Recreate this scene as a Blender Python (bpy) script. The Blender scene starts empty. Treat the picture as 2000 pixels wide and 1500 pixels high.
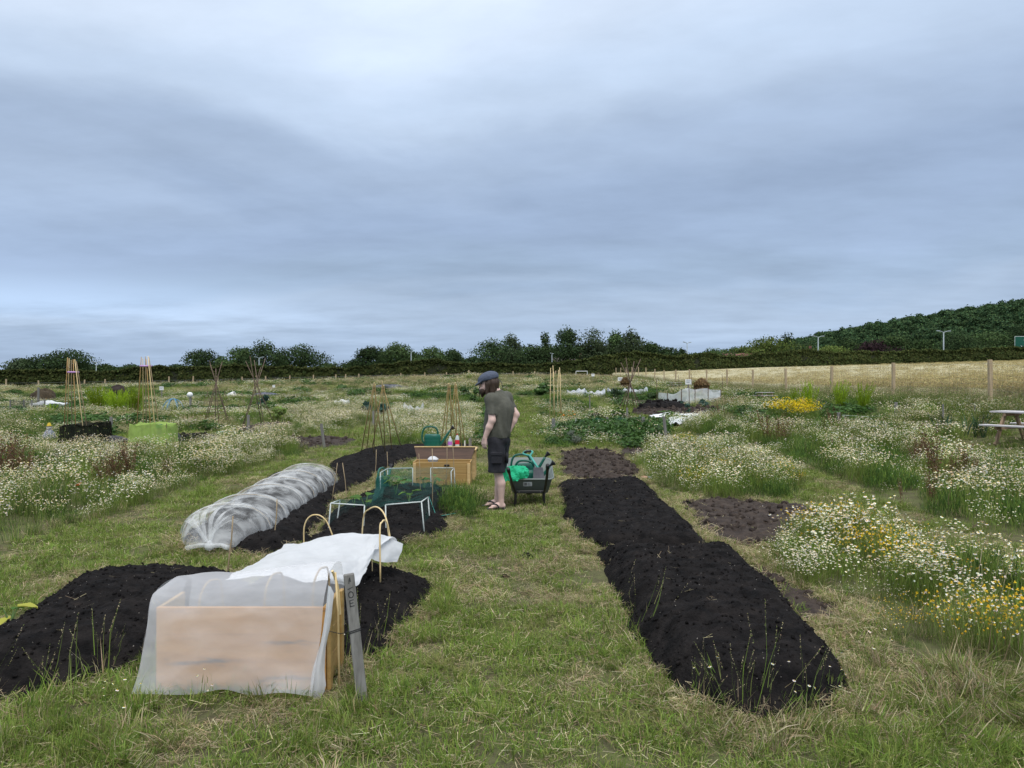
import bpy, bmesh, math, random
import numpy as np
from mathutils import Vector, Matrix

rng = np.random.default_rng(7)
random.seed(7)
S = bpy.context.scene
COL = S.collection
R = math.radians

# ------------------------------------------------------------------ camera
EYE = 1.6          # eye height in metres
FX = 1390.0        # focal length in pixels of the 2000 px wide photograph
HOR = 745.0        # eye-level row in the photograph
cam = bpy.data.cameras.new('camera')
cam.sensor_width = 36.0
cam.lens = FX / 2000 * 36.0
cam.shift_y = -(750 - HOR) / 2000
cam.clip_start = 0.05
cam.clip_end = 6000
camo = bpy.data.objects.new('camera', cam)
COL.objects.link(camo)
camo.location = (0, 0, EYE)
camo.rotation_euler = (R(90), 0, 0)
S.camera = camo

# ------------------------------------------------------------------ sky and light
S.view_settings.view_transform = 'Standard'
S.view_settings.look = 'None'
S.view_settings.exposure = 0.40
S.view_settings.gamma = 1.0
SUN_EL, SUN_AZ = R(55), R(160)      # high veiled sun, behind the camera
world = bpy.data.worlds.new('World')
S.world = world
world.use_nodes = True
wn, wl = world.node_tree.nodes, world.node_tree.links
wn.clear()
def wnode(t, **kw):
    n = wn.new(t)
    for k, v in kw.items():
        setattr(n, k, v)
    return n
def wmath(op, a, b=None):
    n = wnode('ShaderNodeMath', operation=op)
    for i, v in enumerate((a, b)):
        if v is None: continue
        if isinstance(v, (int, float)): n.inputs[i].default_value = v
        else: wl.new(v, n.inputs[i])
    return n.outputs[0]
tc = wnode('ShaderNodeTexCoord')
sep = wnode('ShaderNodeSeparateXYZ'); wl.new(tc.outputs['Generated'], sep.inputs[0])
zc = wmath('MAXIMUM', sep.outputs['Z'], 0.0)
den = wmath('ADD', zc, 0.10)
u = wmath('DIVIDE', sep.outputs['X'], den)
v = wmath('DIVIDE', sep.outputs['Y'], den)
cmb = wnode('ShaderNodeCombineXYZ'); wl.new(u, cmb.inputs[0]); wl.new(v, cmb.inputs[1])
mp = wnode('ShaderNodeMapping')
mp.inputs['Location'].default_value = (3.1, 1.7, 0)
mp.inputs['Rotation'].default_value = (0, 0, R(12))
mp.inputs['Scale'].default_value = (0.46, 0.46, 1)
wl.new(cmb.outputs[0], mp.inputs[0])
n1 = wnode('ShaderNodeTexNoise'); n1.inputs['Scale'].default_value = 1.0
n1.inputs['Detail'].default_value = 7; n1.inputs['Roughness'].default_value = 0.52
n1.inputs['Distortion'].default_value = 0.5
wl.new(mp.outputs[0], n1.inputs[0])
mp2 = wnode('ShaderNodeMapping'); mp2.inputs['Scale'].default_value = (1.1, 1.7, 1)
mp2.inputs['Rotation'].default_value = (0, 0, R(16))
wl.new(cmb.outputs[0], mp2.inputs[0])
n2 = wnode('ShaderNodeTexNoise'); n2.inputs['Scale'].default_value = 1.3
n2.inputs['Detail'].default_value = 8; n2.inputs['Roughness'].default_value = 0.6
wl.new(mp2.outputs[0], n2.inputs[0])
# stratus decks: brightness against elevation, waved by the noise
el = wmath('ADD', zc, wmath('MULTIPLY', wmath('SUBTRACT', n1.outputs[0], 0.5), wmath('MULTIPLY', wmath('ADD', zc, .04), 1.15)))
el = wmath('ADD', el, wmath('MULTIPLY', sep.outputs['X'], wmath('MULTIPLY', zc, -0.30)))
ramp = wnode('ShaderNodeValToRGB')
er = ramp.color_ramp
er.interpolation = 'EASE'
stops = [(0.0, (.31, .405, .56)), (.050, (.315, .41, .56)), (.085, (.35, .445, .59)), (.12, (.30, .395, .54)), (.20, (.285, .372, .525)),
         (.30, (.335, .425, .575)), (.40, (.45, .55, .70)), (.52, (.545, .635, .77)), (.72, (1.05, 1.1, 1.18)), (1.0, (1.75, 1.78, 1.8))]
while len(er.elements) < len(stops): er.elements.new(0.5)
for e, (p, c) in zip(er.elements, stops):
    e.position = p; e.color = (*c, 1)
wl.new(el, ramp.inputs[0])
# a pale gap low on the left
gap = wnode('ShaderNodeMapRange'); gap.inputs[1].default_value = -.05; gap.inputs[2].default_value = -.45; gap.interpolation_type = 'SMOOTHSTEP'; wl.new(sep.outputs['X'], gap.inputs[0])
gz_d = wmath('DIVIDE', wmath('SUBTRACT', wmath('ADD', zc, wmath('MULTIPLY', wmath('SUBTRACT', n2.outputs[0], .5), .06)), .098), .028)
gapv = wmath('MULTIPLY', wmath('POWER', 2.718, wmath('MULTIPLY', wmath('MULTIPLY', gz_d, gz_d), -1.0)), gap.outputs[0])
mod = wnode('ShaderNodeMapRange'); mod.inputs[1].default_value = .3; mod.inputs[2].default_value = .72
mod.inputs[3].default_value = .82; mod.inputs[4].default_value = 1.22
mixn = wmath('ADD', wmath('MULTIPLY', n1.outputs[0], .5), wmath('MULTIPLY', n2.outputs[0], .5))
wl.new(mixn, mod.inputs[0])
cl = wnode('ShaderNodeMixRGB', blend_type='MULTIPLY'); cl.inputs[0].default_value = 1
wl.new(ramp.outputs[0], cl.inputs[1])
cc = wnode('ShaderNodeCombineXYZ')
modg = wmath('ADD', mod.outputs[0], wmath('MULTIPLY', gapv, .32))
for i in range(3): wl.new(modg, cc.inputs[i])
wl.new(cc.outputs[0], cl.inputs[2])
sky = wnode('ShaderNodeTexSky', sky_type='NISHITA')
sky.sun_disc = False
sky.sun_elevation = SUN_EL
sky.sun_rotation = SUN_AZ
sky.air_density = 1.0; sky.dust_density = 2.0
bgs = wnode('ShaderNodeBackground'); wl.new(sky.outputs[0], bgs.inputs[0]); bgs.inputs[1].default_value = 0.06
bgc = wnode('ShaderNodeBackground'); wl.new(cl.outputs[0], bgc.inputs[0]); bgc.inputs[1].default_value = 1.0
mx = wnode('ShaderNodeMixShader'); mx.inputs[0].default_value = 0.92       # nearly full cloud cover
wl.new(bgs.outputs[0], mx.inputs[1]); wl.new(bgc.outputs[0], mx.inputs[2])
wo = wnode('ShaderNodeOutputWorld'); wl.new(mx.outputs[0], wo.inputs[0])
world.cycles.sampling_method = 'MANUAL'
world.cycles.sample_map_resolution = 512

sun = bpy.data.lights.new('sun', 'SUN')
sun.energy = 1.5
sun.angle = R(35)
sun.color = (1.0, .96, .90)
suno = bpy.data.objects.new('sun', sun)
COL.objects.link(suno)
sd = Vector((math.sin(SUN_AZ) * math.cos(SUN_EL), math.cos(SUN_AZ) * math.cos(SUN_EL), math.sin(SUN_EL)))
suno.rotation_euler = sd.to_track_quat('Z', 'Y').to_euler()
S.cycles.max_bounces = 5
S.cycles.transparent_max_bounces = 24
S.cycles.diffuse_bounces = 2
S.cycles.use_denoising = True

# ------------------------------------------------------------------ noise and terrain
def _h(ix, iy, s):
    n = np.sin(ix * 127.1 + iy * 311.7 + s * 74.7) * 43758.5453
    return n - np.floor(n)
def vnoise(x, y, s=0):
    x = np.asarray(x, float); y = np.asarray(y, float)
    ix, iy = np.floor(x), np.floor(y)
    fx, fy = x - ix, y - iy
    fx = fx * fx * (3 - 2 * fx); fy = fy * fy * (3 - 2 * fy)
    a, b, c, d = _h(ix, iy, s), _h(ix + 1, iy, s), _h(ix, iy + 1, s), _h(ix + 1, iy + 1, s)
    return (a + (b - a) * fx) * (1 - fy) + (c + (d - c) * fx) * fy
def fbm(x, y, s=0, o=4):
    t, amp, tot = 0, 1.0, 0
    for k in range(o):
        t = t + amp * vnoise(np.asarray(x) * 2 ** k, np.asarray(y) * 2 ** k, s + k * 13)
        tot += amp; amp *= .5
    return t / tot
def sstep(a, b, x):
    t = np.clip((np.asarray(x, float) - a) / (b - a), 0, 1)
    return t * t * (3 - 2 * t)

def cpt(px, py, d):
    return ((px - 1000) * d / FX, d, EYE - (py - HOR) * d / FX)
CP = [(0, 0, 0), (-4, 3, 0), (4, 3, 0), (0, 10, 0), (-8, 10, 0), (8, 10, 0), (-14, 19, 0), (0, 22, 0.02), (11, 16, .08), (-25, 5, 0), (25, 5, .4),
      (0, 35, .10), (-20, 35, 0), (-40, 60, .05), (0, 50, .5), (2, 65, 1.2), cpt(1060, 737, 82), (4, 100, 2.1), cpt(1000, 738, 132), cpt(0, 757, 120), cpt(-300, 759, 115),
      cpt(500, 750, 123), cpt(700, 746, 80), cpt(300, 760, 75), cpt(1937, 797, 22), cpt(1640, 782, 31), cpt(1487, 769, 43.6), cpt(1288, 749, 77), cpt(1209, 737, 111), cpt(1900, 714, 146), cpt(1500, 722, 140),
      cpt(2500, 710, 150), (60, 30, 2.2), (40, 70, 2.6), (-60, 20, 0), (-110, 60, .3), (120, 60, 4.2), (0, -20, 0), (-30, -20, 0), (30, -20, .3)]
CP = np.array(CP, float)
def _tps(r2):
    return np.where(r2 > 0, r2 * np.log(np.maximum(r2, 1e-9)) * .5, 0)
_n = len(CP)
_K = _tps(((CP[:, None, :2] - CP[None, :, :2]) ** 2).sum(-1)) + np.eye(_n) * .3
_P = np.c_[np.ones(_n), CP[:, :2]]
_A = np.block([[_K, _P], [_P.T, np.zeros((3, 3))]])
_W = np.linalg.solve(_A, np.r_[CP[:, 2], 0, 0, 0])
def ground(x, y):
    x = np.asarray(x, float); y = np.asarray(y, float)
    shp = np.broadcast(x, y).shape
    X = np.clip(np.broadcast_to(x, shp).ravel(), -125, 135); Y = np.clip(np.broadcast_to(y, shp).ravel(), -20, 150)
    z = _W[_n] + _W[_n + 1] * X + _W[_n + 2] * Y
    for i in range(_n):
        z = z + _W[i] * _tps((X - CP[i, 0]) ** 2 + (Y - CP[i, 1]) ** 2)
    xx = np.broadcast_to(x, shp).ravel(); yy = np.broadcast_to(y, shp).ravel()
    z = z + .035 * (fbm(xx * 1.3, yy * 1.3, 3, 3) - .5) + .10 * (fbm(xx * .11, yy * .11, 9, 2) - .5) * sstep(12, 40, yy)
    return z.reshape(shp)
def gz(x, y): return float(ground(x, y))
_D = np.concatenate([np.arange(2, 30, .03), np.arange(30, 220, .15)])
def U(px, py, h=0.0):
    """point of the ground (plus h) seen at a pixel of the photograph"""
    dx, dz = (px - 1000) / FX, (HOR - py) / FX
    f = EYE + dz * _D - ground(dx * _D, _D) - h
    k = np.argmax(f < 0)
    if not (f < 0).any(): k = len(_D) - 1
    d = _D[k]
    return Vector((dx * d, d, EYE + dz * d - h))
def at(px, py, d):
    return Vector(((px - 1000) * d / FX, d, EYE + (HOR - py) * d / FX))
def G(x, y, h=0.0): return Vector((x, y, gz(x, y) + h))

# ------------------------------------------------------------------ polygons
def inpoly(x, y, P):
    c = np.zeros(len(x), bool)
    n = len(P)
    for i in range(n):
        x1, y1 = P[i]; x2, y2 = P[(i + 1) % n]
        cond = ((y1 > y) != (y2 > y))
        c ^= cond & (x < (x2 - x1) * (y - y1) / ((y2 - y1) if y2 != y1 else 1e-9) + x1)
    return c
def pdist(x, y, P):
    """signed distance, positive inside"""
    d = np.full(len(x), 1e9)
    n = len(P)
    for i in range(n):
        x1, y1 = P[i]; x2, y2 = P[(i + 1) % n]
        ex, ey = x2 - x1, y2 - y1
        t = np.clip(((x - x1) * ex + (y - y1) * ey) / (ex * ex + ey * ey + 1e-12), 0, 1)
        d = np.minimum(d, np.hypot(x - x1 - t * ex, y - y1 - t * ey))
    return np.where(inpoly(x, y, P), d, -d)
def upoly(pts):
    out = []
    for p in pts:
        q = U(p[0], p[1], p[2] if len(p) > 2 else 0)
        out.append((q.x, q.y))
    return out

# ------------------------------------------------------------------ materials
def nt(name):
    m = bpy.data.materials.new(name)
    m.use_nodes = True
    t = m.node_tree
    t.nodes.clear()
    return m, t.nodes, t.links
def mat(name, c1, c2=None, scale=8.0, rough=.7, bump=0.0, detail=5, coord='Object', stretch=(1, 1, 1), metal=0.0, spec=.4, c3=None, bscale=None, lo=.35, hi=.65, coat=0):
    m, N, L = nt(name)
    out = N.new('ShaderNodeOutputMaterial')
    b = N.new('ShaderNodeBsdfPrincipled')
    L.new(b.outputs[0], out.inputs[0])
    b.inputs['Roughness'].default_value = rough
    b.inputs['Metallic'].default_value = metal
    b.inputs['Specular IOR Level'].default_value = spec
    b.inputs['Coat Weight'].default_value = coat
    if c2 is None:
        c2 = tuple(x * .8 for x in c1)
    tcx = N.new('ShaderNodeTexCoord')
    mpx = N.new('ShaderNodeMapping'); mpx.inputs['Scale'].default_value = stretch
    if coord == 'Position':
        gx = N.new('ShaderNodeNewGeometry'); L.new(gx.outputs['Position'], mpx.inputs[0])
    else:
        L.new(tcx.outputs[coord], mpx.inputs[0])
    nz = N.new('ShaderNodeTexNoise'); nz.inputs['Scale'].default_value = scale; nz.inputs['Detail'].default_value = detail; nz.inputs['Roughness'].default_value = .6
    L.new(mpx.outputs[0], nz.inputs[0])
    rp = N.new('ShaderNodeValToRGB')
    rp.color_ramp.elements[0].position = lo; rp.color_ramp.elements[0].color = (*c1, 1)
    rp.color_ramp.elements[1].position = hi; rp.color_ramp.elements[1].color = (*c2, 1)
    if c3:
        e = rp.color_ramp.elements.new(min(hi + .08, .98)); e.color = (*c3, 1)
    L.new(nz.outputs[0], rp.inputs[0]); L.new(rp.outputs[0], b.inputs['Base Color'])
    if bump:
        bp = N.new('ShaderNodeBump'); bp.inputs['Strength'].default_value = bump; bp.inputs['Distance'].default_value = .02
        if bscale:
            nb = N.new('ShaderNodeTexNoise'); nb.inputs['Scale'].default_value = bscale; nb.inputs['Detail'].default_value = 6
            L.new(mpx.outputs[0], nb.inputs[0]); L.new(nb.outputs[0], bp.inputs['Height'])
        else:
            L.new(nz.outputs[0], bp.inputs['Height'])
        L.new(bp.outputs[0], b.inputs['Normal'])
    return m
def plant_mat(name, transl=.3, patch=None, rand=.35, gloss=0.0):
    """leaf matter: its colour is carried blade by blade in the mesh; patch = (scale, dry colour) lets whole patches be dry"""
    m, N, L = nt(name)
    out = N.new('ShaderNodeOutputMaterial')
    a = N.new('ShaderNodeAttribute'); a.attribute_name = 'Col'
    oi = N.new('ShaderNodeObjectInfo')
    hsv = N.new('ShaderNodeHueSaturation')
    mr = N.new('ShaderNodeMapRange'); mr.inputs[3].default_value = 1 - rand; mr.inputs[4].default_value = 1 + rand
    L.new(oi.outputs['Random'], mr.inputs[0]); L.new(mr.outputs[0], hsv.inputs['Value'])
    col = a.outputs['Color']
    if patch:
        g = N.new('ShaderNodeNewGeometry')
        nz = N.new('ShaderNodeTexNoise'); nz.inputs['Scale'].default_value = patch[0]; nz.inputs['Detail'].default_value = 4; nz.inputs['Roughness'].default_value = .65
        L.new(g.outputs['Position'], nz.inputs[0])
        r2 = N.new('ShaderNodeMapRange'); r2.inputs[1].default_value = patch[2]; r2.inputs[2].default_value = patch[3]
        r2.inputs[4].default_value = patch[4]
        L.new(nz.outputs[0], r2.inputs[0])
        mc = N.new('ShaderNodeMixRGB'); L.new(r2.outputs[0], mc.inputs[0]); L.new(col, mc.inputs[1]); mc.inputs[2].default_value = (*patch[1], 1)
        col = mc.outputs[0]
    L.new(col, hsv.inputs['Color'])
    d = N.new('ShaderNodeBsdfDiffuse'); t = N.new('ShaderNodeBsdfTranslucent')
    L.new(hsv.outputs[0], d.inputs[0]); L.new(hsv.outputs[0], t.inputs[0])
    mxs = N.new('ShaderNodeMixShader'); mxs.inputs[0].default_value = transl
    L.new(d.outputs[0], mxs.inputs[1]); L.new(t.outputs[0], mxs.inputs[2])
    sh = mxs.outputs[0]
    if gloss:
        gl = N.new('ShaderNodeBsdfGlossy'); gl.inputs['Roughness'].default_value = .45; gl.inputs[0].default_value = (.8, .85, .9, 1)
        m2 = N.new('ShaderNodeMixShader'); m2.inputs[0].default_value = gloss
        L.new(sh, m2.inputs[1]); L.new(gl.outputs[0], m2.inputs[2]); sh = m2.outputs[0]
    L.new(sh, out.inputs[0])
    return m
def net_mat(name, col, cover, var=.15, scale=6.0, stretch=(1, 1, 1), transl=.4, weave=0.0):
    """woven net or fleece: threads finer than a pixel, so cover is the share of the surface that is thread"""
    m, N, L = nt(name)
    out = N.new('ShaderNodeOutputMaterial')
    tcx = N.new('ShaderNodeTexCoord')
    mpx = N.new('ShaderNodeMapping'); mpx.inputs['Scale'].default_value = stretch
    L.new(tcx.outputs['Object'], mpx.inputs[0])
    nz = N.new('ShaderNodeTexNoise'); nz.inputs['Scale'].default_value = scale; nz.inputs['Detail'].default_value = 5; nz.inputs['Distortion'].default_value = .6
    L.new(mpx.outputs[0], nz.inputs[0])
    mr = N.new('ShaderNodeMapRange'); mr.inputs[1].default_value = .35; mr.inputs[2].default_value = .68
    mr.inputs[3].default_value = max(cover - var, 0); mr.inputs[4].default_value = min(cover + var, 1)
    L.new(nz.outputs[0], mr.inputs[0])
    d = N.new('ShaderNodeBsdfDiffuse'); t = N.new('ShaderNodeBsdfTranslucent'); tr = N.new('ShaderNodeBsdfTransparent')
    d.inputs[0].default_value = (*col, 1); t.inputs[0].default_value = (*col, 1)
    m1 = N.new('ShaderNodeMixShader'); m1.inputs[0].default_value = transl
    L.new(d.outputs[0], m1.inputs[1]); L.new(t.outputs[0], m1.inputs[2])
    m2 = N.new('ShaderNodeMixShader'); L.new(mr.outputs[0], m2.inputs[0])
    L.new(tr.outputs[0], m2.inputs[1]); L.new(m1.outputs[0], m2.inputs[2])
    L.new(m2.outputs[0], out.inputs[0])
    return m

# ------------------------------------------------------------------ mesh building
class MB:
    def __init__(s): s.v = []; s.f = []
    def add(s, vs, fs):
        o = len(s.v)
        s.v += [tuple(p) for p in vs]
        s.f += [tuple(i + o for i in f) for f in fs]
        return s
    def box(s, c, size, rot=None, taper=1.0, bev=0.0):
        hx, hy, hz = [k / 2 for k in size]
        if bev:
            bm = bmesh.new(); bmesh.ops.create_cube(bm, size=1)
            bmesh.ops.scale(bm, vec=size, verts=bm.verts)
            bmesh.ops.bevel(bm, geom=bm.edges[:], offset=bev, segments=1, affect='EDGES')
            bm.verts.ensure_lookup_table()
            P = [vv.co.copy() for vv in bm.verts]; F = [[q.index for q in f.verts] for f in bm.faces]
            bm.free()
        else:
            P = [Vector((x * hx * (taper if z > 0 else 1), y * hy * (taper if z > 0 else 1), z * hz)) for x in (-1, 1) for y in (-1, 1) for z in (-1, 1)]
            F = [(0, 1, 3, 2), (4, 6, 7, 5), (0, 4, 5, 1), (2, 3, 7, 6), (0, 2, 6, 4), (1, 5, 7, 3)]
        M = Matrix(rot) if rot is not None and not isinstance(rot, (tuple, list)) else None
        if isinstance(rot, (tuple, list)):
            from mathutils import Euler
            M = Euler(rot).to_matrix()
        if M is not None: P = [M @ p for p in P]
        return s.add([p + Vector(c) for p in P], F)
    def tube(s, path, r, n=6, cap=True):
        path = [Vector(p) for p in path]
        rs = r if isinstance(r, (list, tuple)) else [r] * len(path)
        vs, fs = [], []
        up = None
        for i, p in enumerate(path):
            t = (path[min(i + 1, len(path) - 1)] - path[max(i - 1, 0)])
            if t.length < 1e-9: t = Vector((0, 0, 1))
            t.normalize()
            if up is None:
                up = Vector((0, 0, 1)) if abs(t.z) < .9 else Vector((1, 0, 0))
            a = (up - t * up.dot(t))
            if a.length < 1e-6: a = t.orthogonal()
            a.normalize(); up = a; b = t.cross(a)
            for k in range(n):
                w = 2 * math.pi * k / n
                vs.append(p + (a * math.cos(w) + b * math.sin(w)) * rs[i])
        for i in range(len(path) - 1):
            for k in range(n):
                k2 = (k + 1) % n
                fs.append((i * n + k, i * n + k2, (i + 1) * n + k2, (i + 1) * n + k))
        if cap:
            fs.append(tuple(range(n - 1, -1, -1))); fs.append(tuple((len(path) - 1) * n + k for k in range(n)))
        return s.add(vs, fs)
    def lathe(s, prof, c=(0, 0, 0), n=16, sx=1, sy=1, cap=True):
        c = Vector(c); vs, fs = [], []
        for r, z in prof:
            for k in range(n):
                w = 2 * math.pi * k / n
                vs.append(c + Vector((r * math.cos(w) * sx, r * math.sin(w) * sy, z)))
        for i in range(len(prof) - 1):
            for k in range(n):
                k2 = (k + 1) % n
                fs.append((i * n + k, i * n + k2, (i + 1) * n + k2, (i + 1) * n + k))
        if cap:
            fs.append(tuple(range(n - 1, -1, -1))); fs.append(tuple((len(prof) - 1) * n + k for k in range(n)))
        return s.add(vs, fs)
    def grid(s, P, closed_u=False):
        """P[i][j] grid of points"""
        nu, nv = len(P), len(P[0])
        vs = [p for row in P for p in row]
        fs = []
        for i in range(nu if closed_u else nu - 1):
            i2 = (i + 1) % nu
            for j in range(nv - 1):
                fs.append((i * nv + j, i2 * nv + j, i2 * nv + j + 1, i * nv + j + 1))
        return s.add(vs, fs)
    def xform(s, M):
        s.v = [tuple(M @ Vector(p)) for p in s.v]; return s
    def mesh(s, name):
        me = bpy.data.meshes.new(name); me.from_pydata(s.v, [], s.f); me.update(); return me

def npmesh(name, V, F, cols=None, smooth=False):
    """V (n,3), F list of tuples or int arrays of tris/quads; cols per vertex (n,3)"""
    me = bpy.data.meshes.new(name)
    if isinstance(F, np.ndarray): F = [F]
    if F and isinstance(F[0], np.ndarray):
        lv = np.concatenate([f.ravel() for f in F]); ln = np.concatenate([np.full(len(f), f.shape[1]) for f in F])
        me.vertices.add(len(V)); me.vertices.foreach_set('co', np.asarray(V, np.float32).ravel())
        me.loops.add(len(lv)); me.loops.foreach_set('vertex_index', lv.astype(np.int32))
        me.polygons.add(len(ln))
        me.polygons.foreach_set('loop_start', np.r_[0, np.cumsum(ln)[:-1]].astype(np.int32))
        me.polygons.foreach_set('loop_total', ln.astype(np.int32))
        me.update(calc_edges=True); me.validate()
    else:
        me.from_pydata([tuple(p) for p in V], [], [tuple(f) for f in F])
    if cols is not None:
        ca = me.color_attributes.new('Col', 'FLOAT_COLOR', 'POINT')
        ca.data.foreach_set('color', np.c_[cols, np.ones(len(V))].astype(np.float32).ravel())
    if smooth:
        me.polygons.foreach_set('use_smooth', np.ones(len(me.polygons), bool))
    return me
def smooth_on(me, on=True):
    me.polygons.foreach_set('use_smooth', np.full(len(me.polygons), on))

def obj(name, data, material=None, parent=None, loc=None, rz=None, smooth=False):
    """link ONE mesh object; with a parent its coordinates are the parent's local ones"""
    me = data.mesh(name) if isinstance(data, MB) else data
    if material is not None and len(me.materials) == 0: me.materials.append(material)
    if smooth: smooth_on(me)
    o = bpy.data.objects.new(name, me)
    COL.objects.link(o)
    if parent is not None: o.parent = parent
    if loc is not None: o.location = loc
    if rz is not None: o.rotation_euler.z = rz
    return o
def tag(o, label=None, cat=None, group=None, kind=None):
    if label: o['label'] = label
    if cat: o['category'] = cat
    if group: o['group'] = group
    if kind: o['kind'] = kind
    return o
def thing(name, label, cat, loc=(0, 0, 0), rz=0.0, group=None):
    o = bpy.data.objects.new(name, None)
    COL.objects.link(o)
    o.location = loc; o.rotation_euler = (0, 0, rz)
    return tag(o, label, cat, group)
def copy_tree(o, parent=None):
    c = o.copy(); COL.objects.link(c)
    if parent is not None: c.parent = parent
    for ch in o.children: copy_tree(ch, c)
    return c
def rel(mb, o):
    """world-coordinate mesh builder -> local coordinates of an unrotated thing"""
    L = Vector(o.location)
    mb.v = [tuple(Vector(p) - L) for p in mb.v]
    return mb

# ================================================================== plant prototypes
class PB:
    """collects coloured quads and triangles with numpy"""
    def __init__(s): s.V = []; s.C = []; s.Q = []; s.T = []; s.n = 0
    def put(s, V, C, Q=None, T=None):
        V = np.asarray(V, float).reshape(-1, 3)
        s.V.append(V); s.C.append(np.broadcast_to(np.asarray(C, float), V.shape).copy())
        if Q is not None: s.Q.append(np.asarray(Q, int).reshape(-1, 4) + s.n)
        if T is not None: s.T.append(np.asarray(T, int).reshape(-1, 3) + s.n)
        s.n += len(V)
    def mesh(s, name, smooth=False):
        F = []
        if s.Q: F.append(np.concatenate(s.Q))
        if s.T: F.append(np.concatenate(s.T))
        return npmesh(name, np.concatenate(s.V), F, np.concatenate(s.C), smooth)
def pick(cols, n, var=.25):
    cols = np.asarray(cols, float)
    c = cols[rng.integers(0, len(cols), n)]
    return np.clip(c * (1 + rng.uniform(-var, var, (n, 1))) * (1 + rng.uniform(-.08, .08, (n, 3))), 0, 1)
def blades(pb, n, rad, h0, h1, w, bend, cols, base=None, az=None, flat=0.0, z0=0.0):
    if base is None:
        a = rng.uniform(0, 2 * np.pi, n); r = rad * np.sqrt(rng.uniform(0, 1, n))
        base = np.c_[r * np.cos(a), r * np.sin(a), np.full(n, z0)]
        lean = a + rng.normal(0, .9, n)
    else:
        lean = rng.uniform(0, 2 * np.pi, n)
    if az is not None: lean = az
    h = rng.uniform(h0, h1, n)
    b = np.abs(rng.normal(bend, bend * .5, n)) + flat
    dx, dy = np.cos(lean), np.sin(lean)
    wv = np.c_[-dy, dx, np.zeros(n)] * (w * rng.uniform(.6, 1.3, n) / 2)[:, None]
    up = np.c_[dx * np.sin(b * .5), dy * np.sin(b * .5), np.cos(b * .5)] * (h * .55)[:, None]
    up2 = np.c_[dx * np.sin(b * 1.4), dy * np.sin(b * 1.4), np.cos(b * 1.4)] * (h * .5)[:, None]
    mid = base + up; tip = mid + up2
    V = np.stack([base - wv, base + wv, mid + wv * .8, mid - wv * .8, tip], 1)
    c = pick(cols, n)
    C = np.repeat(c[:, None, :], 5, 1)
    k = np.arange(n)[:, None] * 5
    pb.put(V.reshape(-1, 3), C.reshape(-1, 3), k + [0, 1, 2, 3], k + [3, 2, 4])
    return tip
def flowers(pb, P, r, petal, centre, npet=7, tilt=.45, droop=.15, cfrac=.38, csz=1.0):
    n = len(P)
    a = rng.uniform(0, 2 * np.pi, n); t = np.abs(rng.normal(0, tilt, n))
    nx, ny, nz = np.sin(t) * np.cos(a), np.sin(t) * np.sin(a), np.cos(t)
    N = np.c_[nx, ny, nz]
    A = np.cross(N, np.array([[0.3, .9, .1]])); A /= np.linalg.norm(A, axis=1)[:, None]
    B = np.cross(N, A)
    rr = r * rng.uniform(.75, 1.2, n)
    m = npet * 2
    w = np.arange(m) * 2 * np.pi / m
    rad = np.where(np.arange(m) % 2 == 0, 1.0, .62)
    rim = P[:, None, :] + (A[:, None, :] * np.cos(w)[None, :, None] + B[:, None, :] * np.sin(w)[None, :, None]) * (rr[:, None] * rad[None, :])[:, :, None] - N[:, None, :] * (droop * rr)[:, None, None]
    V = np.concatenate([P[:, None, :], rim], 1)
    C = np.repeat(pick(petal, n, .08)[:, None, :], m + 1, 1)
    k = np.arange(n)[:, None, None] * (m + 1)
    T = np.stack([np.zeros(m, int), 1 + np.arange(m), 1 + (np.arange(m) + 1) % m], 1)[None] + k
    pb.put(V.reshape(-1, 3), C.reshape(-1, 3), None, T)
    w = np.arange(6) * 2 * np.pi / 6
    rim = P[:, None, :] + N[:, None, :] * .001 + (A[:, None, :] * np.cos(w)[None, :, None] + B[:, None, :] * np.sin(w)[None, :, None]) * (rr * cfrac * csz)[:, None, None]
    top = P + N * (rr * .42 * csz)[:, None]
    V = np.concatenate([top[:, None, :], rim], 1)
    C = np.repeat(pick(centre, n, .12)[:, None, :], 7, 1)
    k = np.arange(n)[:, None, None] * 7
    T = np.stack([np.zeros(6, int), 1 + np.arange(6), 1 + (np.arange(6) + 1) % 6], 1)[None] + k
    pb.put(V.reshape(-1, 3), C.reshape(-1, 3), None, T)
def leaves(pb, P, N, size, cols, aspect=.5, up=.2):
    """leaf-shaped quads at points P facing roughly N"""
    n = len(P)
    N = N + rng.normal(0, .55, (n, 3)) + [0, 0, up]; N /= np.linalg.norm(N, axis=1)[:, None] + 1e-9
    A = np.cross(N, rng.normal(0, 1, (n, 3))); A /= np.linalg.norm(A, axis=1)[:, None] + 1e-9
    B = np.cross(N, A)
    s = (size * rng.uniform(.6, 1.3, n))[:, None]
    V = np.stack([P - A * s * .5, P + B * s * aspect * .5 + A * s * .05, P + A * s * .5, P - B * s * aspect * .5 + A * s * .05], 1)
    C = np.repeat(pick(cols, n)[:, None, :], 4, 1)
    k = np.arange(n)[:, None] * 4
    pb.put(V.reshape(-1, 3), C.reshape(-1, 3), k + [0, 1, 2, 3])

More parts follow.
